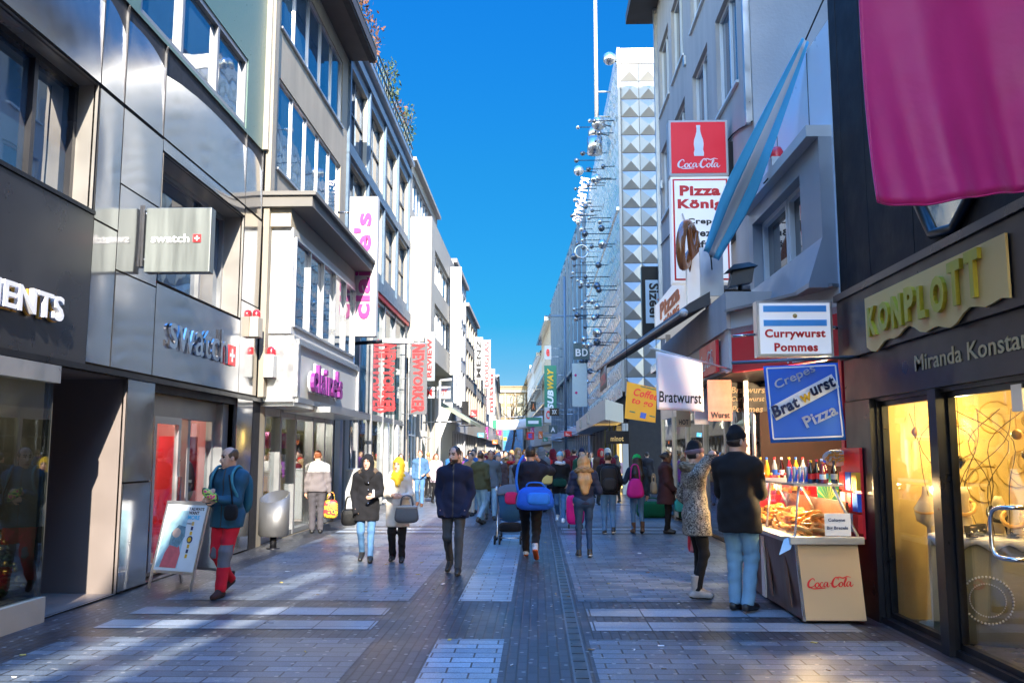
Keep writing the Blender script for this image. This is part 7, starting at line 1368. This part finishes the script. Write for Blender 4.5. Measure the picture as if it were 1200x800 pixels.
p5, J5, W5, _ = person('bearded man in navy jacket and charcoal jeans with hands in pockets', (-1.2, 13.0, 0), rad(-4), 1.8, arms=('pocket', 'pocket'), stride=.36, head=(-.42, .02), skin='light', hair=('short', 'dark'), beard=True, top=dict(mat=NAVY, hem=.76, thick=.010, collar=.09, zip=M['blacktxt']), legs=dict(mat=JEANS['charcoal'], w=.92), shoe=sh_black, wide=1.03)
p6, J6, W6, _ = person('man in open denim blue jacket and dark jeans walking alone on the left', (-3.76, 28.7, 0), rad(0), 1.78, arms=((.16, -.18, 1.0), 'down'), stride=.3, fine=False, hair=('short', 'red'), top=dict(mat=fab('blue_jacket', (.07, .15, .28)), hem=.86, zip=M['whitecloth'], thick=.01), legs=dict(mat=JEANS['mid'], w=.95), shoe=sh_brown)
p7, J7, W7, z7 = person('tall man in dark hooded jacket seen from behind carrying a blue sports bag', (-.12, 14.7, 0), rad(178), 1.90, arms=((.12, -.40, 1.02), 'ear'), stride=.78, head=(.15, .12), skin='tan', hair=('short', 'dark'), top=dict(mat=fab('dark_navy', (.013, .015, .026)), hem=.80, hood=True, thick=.02), legs=dict(mat=BLK, w=.98), shoe=dict(mat=fab('white_trainer', (.4, .42, .46)), sole=mat('orange_sole', (.55, .10, .02), .6)), wide=1.08)
p8, J8, W8, _ = person('woman with long blonde hair in navy padded jacket and skinny jeans from behind', (.76, 14.95, 0), rad(184), 1.66, arms=((.13, -.22, 1.10), (-.15, -.2, 1.1)), stride=.14, hair=('long', 'blond'), top=dict(mat=fab('navy_padded', (.016, .024, .055), .5), hem=.90, puff=True, thick=.012, fur=fab('fur_tan', (.28, .17, .08))), legs=dict(mat=JEANS['dark'], w=.82), shoe=dict(mat=M['plastic_b'], sole=WHITE_SOLE), wide=.95)
p9, J9, W9, z9 = person('man in black jacket with black backpack and blue jeans from behind', (1.49, 19.1, 0), rad(180), 1.70, arms=('pocket', (-.22, -.16, .95)), stride=.2, hair=('short', 'dark'), fine=False, top=dict(mat=BLK, hem=.84, thick=.015), legs=dict(mat=JEANS['mid'], w=.98), shoe=dict(mat=M['plastic_b'], sole=WHITE_SOLE))
p10, J10, W10, _ = person('person in pale blue knit hat and black coat walking towards the viewer', (.56, 22.5, 0), rad(-6), 1.72, arms=((.2, -.12, .95), 'down'), stride=.5, hair=('beanie', fab('ice_blue', (.22, .42, .52))), top=dict(mat=BLK, hem=.74, thick=.02, scarf=fab('white_scarf', (.6, .6, .6))), legs=dict(mat=JEANS['mid'], w=.92), shoe=dict(mat=M['whitecloth'], sole=WHITE_SOLE), fine=False)
p11, J11, W11, z11 = person('woman in bright green knit hat with long dark hair and brown boots from behind', (2.12, 19.3, 0), rad(186), 1.64, arms=(('strap'), 'down'), stride=.16, hair=('long', 'dark'), fine=False, top=dict(mat=fab('blue_black', (.02, .035, .06)), hem=.86, thick=.01), legs=dict(mat=JEANS['mid'], w=.85), shoe=dict(mat=fab('suede', (.12, .07, .045)), sole=M['rubber'], boot=.12), wide=.95)
b = MB(); kk = 1.64 / 1.75; b.lathe((0, -.0 * kk, (1.60 + z11 + .045) * kk), [(.098 * kk, -.02), (.104 * kk, 0), (.098 * kk, .05), (.07 * kk, .10), (0, .125)], 18); b.build('knit_hat', fab('green_knit', (.02, .45, .10)), p11, local=True)
p12, J12, W12, _ = person('stout person in long brown coat and black trousers standing sideways', (2.75, 19.4, 0), rad(78), 1.70, arms=((.2, -.12, .92), (-.2, -.2, .92)), hair=('bun', 'dark'), skin='dark', fine=False, top=dict(mat=fab('brown_coat', (.065, .028, .03)), hem=.62, thick=.04, flare=.06), legs=dict(mat=BLK), shoe=sh_black, wide=1.1)
LEO = pattern('leopard_cloth', 'leopard', [(.015, .013, .012), (.30, .26, .21), (.05, .04, .035), (.42, .38, .32)], 26)
p13, J13, W13, z13 = person('woman in black and cream spotted coat with knit hat eating at the counter', (1.87, 10.8, 0), rad(98), 1.80, arms=((.20, -.1, .95), (-.03, -.22, 1.47)), stride=.08, hair=('beanie', BLK), extra='band', head=(.1, .05), top=dict(mat=LEO, hem=.70, thick=.025, flare=.01, fur=fab('fur_leopard', (.20, .15, .10))), legs=dict(mat=BLK, w=.86), shoe=dict(mat=fab('grey_suede', (.36, .33, .31)), sole=M['rubber'], boot=.13), wide=.95)
p14, J14, W14, z14 = person('man in black coat and black knit hat seen from behind at the snack counter', (2.20, 9.98, 0), rad(142), 1.95, arms=((.10, -.30, 1.16), (-.06, -.30, 1.18)), stride=.08, head=(-.5, .05), skin='light', hair=('beanie', BLK), top=dict(mat=fab('black_wool', (.014, .013, .014)), hem=.74, thick=.022, collar=.08, flare=.01), legs=dict(mat=JEANS['light'], w=1.08), shoe=sh_black, wide=1.06)

# ------------------------------------------------------------------ what they carry
def rbox(mb, c, d, rot, mi=0, bulge=.12, n=6, squash=0.0):
    """soft box: bag bodies"""
    ca, sa = math.cos(rot), math.sin(rot); c = np.asarray(c, float)
    for ax in range(3):
        for sg_ in (-1, 1):
            g = []
            for i in range(n + 1):
                for j in range(n + 1):
                    u, v = -1 + 2 * i / n, -1 + 2 * j / n; q = np.zeros(3); q[ax] = sg_; q[(ax + 1) % 3] = u; q[(ax + 2) % 3] = v
                    e = (abs(q) ** 5).sum() ** .2; q = q / e * (1 + bulge * (1 - (q[(ax + 1) % 3] ** 2 + q[(ax + 2) % 3] ** 2) / 2)); q[:2] *= 1 - squash * (q[2] + 1) / 2
                    q = q * np.array(d) / 2; g.append(c + [q[0] * ca - q[1] * sa, q[0] * sa + q[1] * ca, q[2]])
            fs = [(i * (n + 1) + j, (i + 1) * (n + 1) + j, (i + 1) * (n + 1) + j + 1, i * (n + 1) + j + 1) for i in range(n) for j in range(n)]
            mb.add(g, [f[::-1] for f in fs] if sg_ < 0 else fs, mi, True)
def carry_bag(name, label, cat, c, d, m, rot=0, handle=.14, hm=None, squash=.1, bulge=.1, top=None):
    t = thing(name, label, cat, (c[0], c[1], c[2] - d[2] / 2)); b = MB(); rbox(b, c, d, rot, 0, bulge, squash=squash); bo = b.build('bag_body', m, t)
    u = np.array([math.cos(rot), math.sin(rot), 0]); v = np.array([-math.sin(rot), math.cos(rot), 0]); b = MB()
    for s in (-1, 1):
        q = np.array(c) + [0, 0, d[2] / 2 - .02] + v * s * d[1] * .28; b.tube(catmull([q - u * d[0] * .28, q - u * d[0] * .2 + [0, 0, handle * .8], q + [0, 0, handle], q + u * d[0] * .2 + [0, 0, handle * .8], q + u * d[0] * .28], 4), .009, 6)
    b.build('handle', hm or m, t)
    if top: b = MB(); rbox(b, np.array(c) + [0, 0, d[2] * .42], (d[0] * .86, d[1] * .92, d[2] * .2), rot, 0, bulge); b.build('flap', top, t)
    return t
w = J1['wrl']; t = thing('snack_packet', 'small pink, yellow and green printed snack packet held by the man in red trousers', 'packet', W1((-.02, -.36, 1.20))); b = MB(); rbox(b, W1((-.01, -.355, 1.17)), (.17, .05, .1), rad(10)); b.v = [tuple(np.array(p) + [0, 0, -(p[0] - W1((-.01, -.3, 1.17))[0]) * .5]) for p in b.v]; b.build('wrapper', pattern('packet_print', 'check', [(.6, .03, .2), (.65, .5, .05), (.2, .5, .1), (.02, .02, .02)], 24, .4), t)
t = thing('camera_pouch', 'black camera pouch hanging at the hip of the man in red trousers', 'pouch', W1((.18, -.2, .92))); b = MB(); rbox(b, W1((.17, -.20, .97)), (.14, .09, .17), rad(-10)); b.build('pouch_body', BLK, t); b = MB(); b.tube([W1((.17, -.17, 1.05)), W1((.16, -.19, 1.2)), W1((.10, -.16, 1.40))], .010, 5); b.build('strap', BLK, t)
t = thing('backpack', 'teal rucksack with shoulder straps on the man in red trousers', 'backpack', W1((0, .2, 1.1))); b = MB(); rbox(b, W1((0, .23, 1.17)), (.30, .16, .46), rad(-14)); b.build('bag_body', fab('teal_pack', (.02, .11, .16)), t); b = MB()
for s in (1, -1): b.tube(catmull([W1((s * .13, .15, 1.40)), W1((s * .13, .0, 1.50)), W1((s * .13, -.13, 1.42)), W1((s * .15, -.155, 1.28)), W1((s * .19, -.08, 1.12))], 4), .018, 6)
b.build('strap', fab('teal_strap', (.05, .20, .26)), t)
carry_bag('shopping_bag', 'yellow and black patterned shopping bag with red dots by the shop door', 'shopping bag', W2((-.30, -.05, .50)), (.30, .14, .36), pattern('yellow_check', 'check', [(.7, .5, .03), (.02, .02, .02), (.7, .5, .03), (.6, .03, .03)], 14, .5), rad(10), .2)
carry_bag('handbag', 'black soft handbag hanging at the side of the woman in black', 'handbag', W3((-.29, -.02, .72)), (.24, .13, .24), fab('black_leather', (.012, .012, .012), .4), rad(20), .22)
carry_bag('handbag', 'dark grey structured handbag on the arm of the woman in cream', 'handbag', W4((.19, -.26, .82)), (.36, .16, .25), fab('grey_leather', (.10, .11, .12), .4), rad(0), .18, squash=.16, top=fab('light_leather', (.35, .33, .3), .4))
t = thing('phone', 'pale phone in the hand of the woman in black', 'phone', W3((.15, -.31, 1.12))); b = MB(); rbox(b, W3((.14, -.33, 1.12)), (.035, .01, .12), .3, 0, .0); b.build('phone_body', M['white'], t)
t = thing('sports_bag', 'bright blue sports bag slung across the back of the tall man', 'sports bag', W7((-.1, .26, .8))); b = MB(); c = W7((-.08, .27, .90)); rbox(b, c, (.56, .26, .32), rad(8), 0, .16, 8, .2); bo = b.build('bag_body', fab('bag_blue', (.012, .09, .50), .6), t); b = MB(); rbox(b, c + [.05, -.10, -.0], (.34, .12, .18), rad(8), 0, .1); b.build('pocket', fab('bag_blue_light', (.02, .16, .62), .6), bo)
b = MB(); b.tube(catmull([W7((.17, .22, .98)), W7((.20, .185, 1.15)), W7((.17, .15, 1.38)), W7((.10, .04, 1.52))], 5), .022, 6); b.build('strap', fab('bag_strap', (.02, .14, .55), .6), t); b = MB(); b.tube(catmull([c + [-.15, -.02, .15], c + [-.1, -.05, .24], c + [.1, -.05, .24], c + [.17, -.02, .15]], 4), .015, 6); b.build('handle', fab('bag_strap', (.02, .14, .55)), t)
t = thing('backpack', 'black backpack on the man in blue jeans beside the blonde woman', 'backpack', W9((0, .2, 1.0))); b = MB(); rbox(b, W9((0, .23, 1.18)), (.34, .2, .50), 0, 0, .1); bo = b.build('bag_body', fab('black_nylon', (.010, .011, .014), .5), t); b = MB(); rbox(b, W9((0, .33, 1.08)), (.24, .08, .24), 0, 0, .1); b.build('pocket', fab('black_nylon2', (.016, .017, .02), .5), bo); b = MB(); [b.tube(catmull([W9((s * .12, .16, 1.38)), W9((s * .13, .0, 1.50)), W9((s * .13, -.15, 1.36)), W9((s * .17, -.06, 1.1))], 4), .02, 6) for s in (1, -1)]; b.build('strap', BLK, t)
carry_bag('shoulder_bag', 'hot pink rounded shoulder bag on the back of the woman in green hat', 'shoulder bag', W11((.10, .24, 1.02)), (.36, .2, .36), fab('hot_pink', (.62, .02, .22), .5), 0, .34, squash=.35, bulge=.14)
carry_bag('shopping_bag', 'small turquoise paper carrier bag held by the person in brown', 'shopping bag', W12((-.10, -.30, .60)) , (.26, .10, .24), mat('turquoise_paper', (.05, .48, .42), .5), rad(14), .12, squash=0, bulge=.02)
carry_bag('shoulder_bag', 'beige shoulder bag behind the person in brown coat', 'shoulder bag', W12((.05, .28, .98)), (.12, .26, .24), fab('beige_bag', (.40, .30, .18)), 0, .2)
carry_bag('shopping_bag', 'bright red and pink plastic carrier bag between the two customers', 'shopping bag', W13((.24, -.05, .66)), (.20, .14, .32), pattern('red_bag_print', 'stripe', [(.6, .02, .06), (.7, .25, .3)], 4, .4), rad(70), .13, squash=.2)
t = thing('travel_bag', 'dark green travel bag standing on the pavement beside the person in brown', 'travel bag', (3.02, 24, 0)); b = MB(); rbox(b, (3.02, 24.0, .2), (.75, .35, .40), rad(6), 0, .12, 8); b.build('bag_body', fab('bottle_green', (.012, .12, .05)), t); b = MB(); b.tube(catmull([(2.85, 23.95, .38), (2.9, 23.95, .5), (3.12, 23.95, .5), (3.2, 23.95, .38)], 4), .015, 6); b.build('handle', fab('bottle_green', (.012, .12, .05)), t)
t = thing('suitcase', 'hot pink wheeled suitcase pulled along beyond the blonde woman', 'suitcase', (.85, 20.6, 0)); b = MB(); rbox(b, (.85, 20.6, .42), (.40, .26, .66), 0, 0, .03, 8); b.build('case', fab('suitcase_pink', (.60, .01, .18), .4), t); b = MB(); [b.tube([(.85 + s * .1, 20.6, .7), (.85 + s * .1, 20.6, 1.02)], .01, 5) for s in (1, -1)]; b.tube([(.74, 20.6, 1.02), (.96, 20.6, 1.02)], .014, 5); b.build('handle', M['alu'], t)
for s in (1, -1): b = MB(); b.lathe((.85 + s * .15, 20.5, .05), [(0, -.015), (.05, -.015), (.05, .015), (0, .015)], 12, 0, 'x'); b.build('wheel', M['rubber'], t)
carry_bag('belt_bag', 'dark green belt bag on the person in pale blue hat', 'belt bag', W10((.0, -.22, .98)), (.34, .10, .18), fab('dark_green', (.01, .05, .035)), 0, .05)
t = thing('yellow_envelope', 'pale yellow paper bag carried beyond the tall man', 'paper bag', (.25, 19.5, 1.0)); b = MB(); rbox(b, (.22, 21.4, 1.14), (.26, .06, .36), 0, 0, .02); b.build('paper', mat('pale_yellow', (.55, .45, .15), .6), t)
for (loc, lab, wp) in ((W14((-.02, -.42, 1.19)), 'pale bread roll with sausage in the hands of the man in black coat', W14), (W13((-.02, -.29, 1.53)), 'small bread snack held at the mouth of the woman in spotted coat', W13)):
    t = thing('bread_roll', lab, 'food', loc); b = MB(); b.ball(loc, (.05, .04, .03), 10); b.build('roll', mat('bread', (.5, .28, .1), .6), t)
# pushchair
t = thing('pushchair', 'black and blue folding pushchair with double wheels pushed by the tall man', 'pushchair', (-.52, 17.3, 0)); ox, oy = -.52, 17.3
b = MB()
for s in (-1, 1):
    x = ox + s * .24; b.tube([(x, oy - .55, 1.05), (x, oy - .35, .92), (x, oy + .05, .5), (x, oy + .45, .12)], .014, 7); b.tube([(x, oy - .35, .12), (x, oy - .05, .48), (x, oy + .12, .62)], .014, 7); b.tube(catmull([(x, oy - .55, 1.05), (x, oy - .62, 1.06), (x, oy - .66, 1.0)], 3), .02, 7)
b.tube([(ox - .24, oy - .35, .12), (ox + .24, oy - .35, .12)], .012, 6); b.tube([(ox - .24, oy + .1, .45), (ox + .24, oy + .1, .45)], .012, 6); b.build('frame', M['alu'], t)
for s in (-1, 1):
    for y in (oy - .36, oy + .46):
        wp_ = None
        for q in (-.045, .045): b = MB(); b.lathe((ox + s * .24 + q, y, .085), [(.03, -.018), (.085, -.018), (.09, 0), (.085, .018), (.03, .018)], 18, 0, 'x'); b.lathe((ox + s * .24 + q, y, .085), [(0, -.012), (.055, -.012), (.055, .012), (0, .012)], 12, 1, 'x'); b.build('wheel', [M['rubber'], M['utility']], t)
b = MB(); cloth(b, lambda u, v: (ox - .21 + .42 * u, oy - .32 + .62 * v, .42 + .52 * (1 - v) ** 2 - .05 * math.sin(math.pi * u)), 8, 10, thick=.03); b.build('seat', fab('seat_blue', (.06, .22, .50)), t)
b = MB(); cloth(b, lambda u, v: (ox - .24 + .48 * u, oy - .42 + .50 * v - .0, .80 + .30 * math.sin(math.pi * (.15 + .6 * v)) * (1 - .25 * (2 * u - 1) ** 2)), 10, 10, thick=.012); b.build('hood', fab('hood_grey', (.10, .11, .13)), t)
b = MB(); rbox(b, (ox, oy - .12, .30), (.42, .4, .16), 0, 0, .05); b.build('basket', BLK, t); b = MB(); rbox(b, (ox + .03, oy - .46, .86), (.22, .10, .2), 0, 0, .15); b.build('red_cushion', fab('crimson', (.5, .02, .10)), t)

# ------------------------------------------------------------------ the crowd behind
def gx(px, Y): return float(P(px, 530, Y=Y)[0])
RND = random.Random(5)
mid = [  # px, depth, rot, height, jacket colour, hem, legs, hair, label
 (575, 23.2, 5, 1.78, (.10, .13, .16), .80, 'light', ('short', 'dark'), 'man in slate grey coat and pale jeans in front of the crowd', {}),
 (563, 21.6, 150, 1.74, (.07, .075, .04), .84, 'light', ('short', 'brown'), 'man in olive jacket turned away beside the man in slate grey coat', {}),
 (584, 24.6, -5, 1.66, (.075, .055, .06), .84, 'mid', ('beanie', fab('grey_knit', (.25, .26, .3))), 'woman in plum brown padded jacket with pale blue scarf and grey hat', dict(scarf=fab('pale_scarf', (.5, .56, .62)), puff=True)),
 (599, 26.0, 0, 1.66, (.16, .06, .03), .78, 'dark', ('short', 'red'), 'woman in rust brown coat with red scarf beside the pushchair', dict(scarf=fab('red_scarf', (.5, .03, .03)))),
 (571, 28.0, 6, 1.70, (.22, .03, .18), .78, 'dark', ('hood', fab('fur_hood', (.22, .18, .15))), 'woman in purple jacket with furry grey hood in the crowd', {}),
 (552, 24.5, -20, 1.70, (.42, .26, .12), .70, 'cream', ('short', 'brown'), 'person in tan coat and cream trousers behind the navy jacket man', {}),
 (511, 30.5, 30, 1.66, (.50, .40, .44), .72, 'dark', ('long', 'red'), 'woman in pale pink patterned coat on the left side', dict(fur=fab('fur_cream', (.6, .55, .48)))),
 (502, 34.0, 175, 1.72, (.30, .18, .10), .8, 'dark', ('short', 'blond'), 'fair haired person in camel jacket walking away on the left', {}),
 (470, 31.0, 5, 1.68, (.55, .45, .25), .75, 'mid', ('long', 'brown'), 'woman in sand coat behind the mustard headscarf', {}),
 (592, 30.0, 5, 1.78, (.015, .015, .02), .8, 'dark', ('short', 'dark'), 'man in black coat with open collar behind the woman in rust coat', dict(zip=M['whitecloth'])),
 (588, 33.0, -8, 1.70, (.03, .13, .32), .8, 'mid', ('beanie', fab('white_knit', (.6, .62, .66))), 'person in royal blue jacket and white knit hat in the crowd', {}),
 (722, 31.0, 200, 1.62, (.45, .28, .34), .85, 'dark', ('long', 'dark'), 'woman in dusty pink jacket reaching out on the right', {}),
 (706, 33.0, 170, 1.80, (.01, .05, .18), .84, 'dark', ('short', 'brown'), 'man in dark blue anorak leaning by the right shops', {}),
 (684, 30.0, 180, 1.64, (.20, .16, .13), .74, 'dark', ('hood', fab('fur_hood2', (.28, .22, .16))), 'person in taupe coat with furry hood behind the blonde woman', {}),
 (645, 38.0, 5, 1.76, (.55, .02, .02), .84, 'dark', ('short', 'dark'), 'man in bright red jacket beyond the pale blue hat', {}),
 (633, 27.0, 185, 1.68, (.05, .02, .02), .8, 'dark', ('short', 'brown'), 'person in dark maroon coat next to the tall man', {}),
 (798, 23.0, 95, 1.60, (.03, .10, .10), .80, 'dark', ('short', 'grey'), 'person in dark petrol jacket behind the brown coat', {}),
 (758, 34.5, 175, 1.72, (.02, .02, .025), .8, 'dark', ('short', 'dark'), 'dark clothed person by the red shop display on the right', {}),
]
legm = dict(light=JEANS['light'], mid=JEANS['mid'], dark=BLK, cream=fab('cream_trousers', (.6, .55, .48)))
for i, (px, Y, ro, H, cc, hem, lg_, hr, lab, kw) in enumerate(mid):
    cm = fab('coat_%d' % i, cc); person(lab, (gx(px, Y), Y, 0), rad(ro), H, arms=RND.choice([('pocket', 'pocket'), ('down', 'swingf'), ('swingb', 'belly'), ('down', 'down')]), stride=RND.uniform(.1, .45), head=(RND.uniform(-.4, .4), 0), skin=RND.choice(['light', 'light', 'tan']), hair=hr, fine=False, vox=.02, top=dict(mat=cm, hem=hem, thick=RND.uniform(.0, .02), **kw), legs=dict(mat=legm[lg_], w=.95), shoe=sh_black, group='people in the middle of the crowd')
# far crowd: a few figures of each build, copied with clothes of their own
protos = []
for i, (ro, hr, hem, kw) in enumerate(((0, ('short', 'dark'), .82, {}), (0, ('long', 'brown'), .74, {}), (0, ('beanie', 'dark'), .80, dict(scarf=BLK)), (0, ('hood', 'dark'), .78, {}), (0, ('bun', 'blond'), .68, {}))):
    r, *_ = person('far %d' % i, (0, 0, 0), 0, 1.74, arms=[('pocket', 'pocket'), ('down', 'swingf'), ('swingb', 'swingf'), ('belly', 'down'), ('down', 'belly')][i], stride=[.2, .4, .5, .15, .3][i], fine=False, vox=.026, hair=hr, top=dict(mat=BLK, hem=hem, thick=.012, **kw), legs=dict(mat=BLK), shoe=sh_black)
    protos.append((r, ('short dark hair', 'long brown hair', 'knit hat and scarf', 'raised hood', 'fair hair bun')[i]))
PAL = [('black', (.012, .012, .014)), ('navy', (.014, .02, .05)), ('red', (.5, .02, .02)), ('camel', (.34, .21, .10)), ('dark green', (.02, .07, .04)), ('grey', (.16, .16, .17)), ('cream', (.55, .48, .38)), ('burgundy', (.12, .01, .02)), ('blue', (.03, .12, .32)), ('brown', (.10, .05, .03)), ('orange', (.5, .16, .02)), ('violet', (.16, .04, .2))]
spots = []; rc_ = random.Random(12)
while len(spots) < 195:
    Y = 25.5 + 72 * rc_.random() ** 1.5; xl = -3.3 - max(0, Y - 60) * .03; xr_ = 2.2 - max(0, Y - 45) * .045; x = rc_.uniform(xl, xr_)
    if x > .2 and Y < 40 and rc_.random() < .45: continue
    if Y < 31 and x < -2.2: continue
    if all((x - a) ** 2 + ((Y - c) * .7) ** 2 > .52 ** 2 for a, c in spots): spots.append((x, Y))
spots.sort(key=lambda q: q[1]); used = set(); WHERE = [(0, 40, 'near front of far crowd'), (40, 55, 'amid the far crowd'), (55, 75, 'deep in far crowd'), (75, 999, 'at back of far crowd')]
for i, (x, Y) in enumerate(spots):
    for _ in range(400):
        pi = rc_.randrange(5); ci = rc_.randrange(12); wh_ = next(s for a, c, s in WHERE if a <= Y < c); fc = rc_.random() < .6; key = (pi, ci, wh_, fc)
        if key not in used: break
    used.add(key); src, hd = protos[pi]; t = src if not any(q[0] == pi for q in list(used)[:0]) and not src.get('placed') else copy_tree(src)
    if t is src: src['placed'] = 1
    elif 'placed' in t: del t['placed']
    t.location = (x, Y, 0); t.rotation_euler = (0, 0, (0 if fc else math.pi) + rc_.uniform(-.4, .4)); s_ = rc_.uniform(.92, 1.06); t.scale = (s_, s_, s_)
    tag(t, f"person in {PAL[ci][0].replace('dark green', 'green')} coat with {hd} {'approaching' if fc else 'walking away'} {wh_}", 'person', 'people of the far crowd')
    for ch in t.children:
        nm_ = ch.name.split('.')[0]; sl_m = ch.material_slots[0]
        def setm(m): sl_m.link = 'OBJECT'; sl_m.material = m
        if nm_ in ('coat', 'jacket'): setm(fab('far_' + PAL[ci][0], PAL[ci][1]))
        elif nm_ == 'trousers': setm(rc_.choice([JEANS['mid'], JEANS['dark'], BLK, JEANS['light'], JEANS['charcoal']]))
        elif nm_ in ('knit_hat', 'hood', 'scarf'): setm(fab('far_' + PAL[(ci * 5 + i) % 12][0], PAL[(ci * 5 + i) % 12][1]))
        elif nm_ == 'hair' and pi != 2: setm(HAIRM[['dark', 'brown', 'brown', 'dark', 'blond'][pi]])
for src, _h in protos:
    if 'placed' in src: del src['placed']
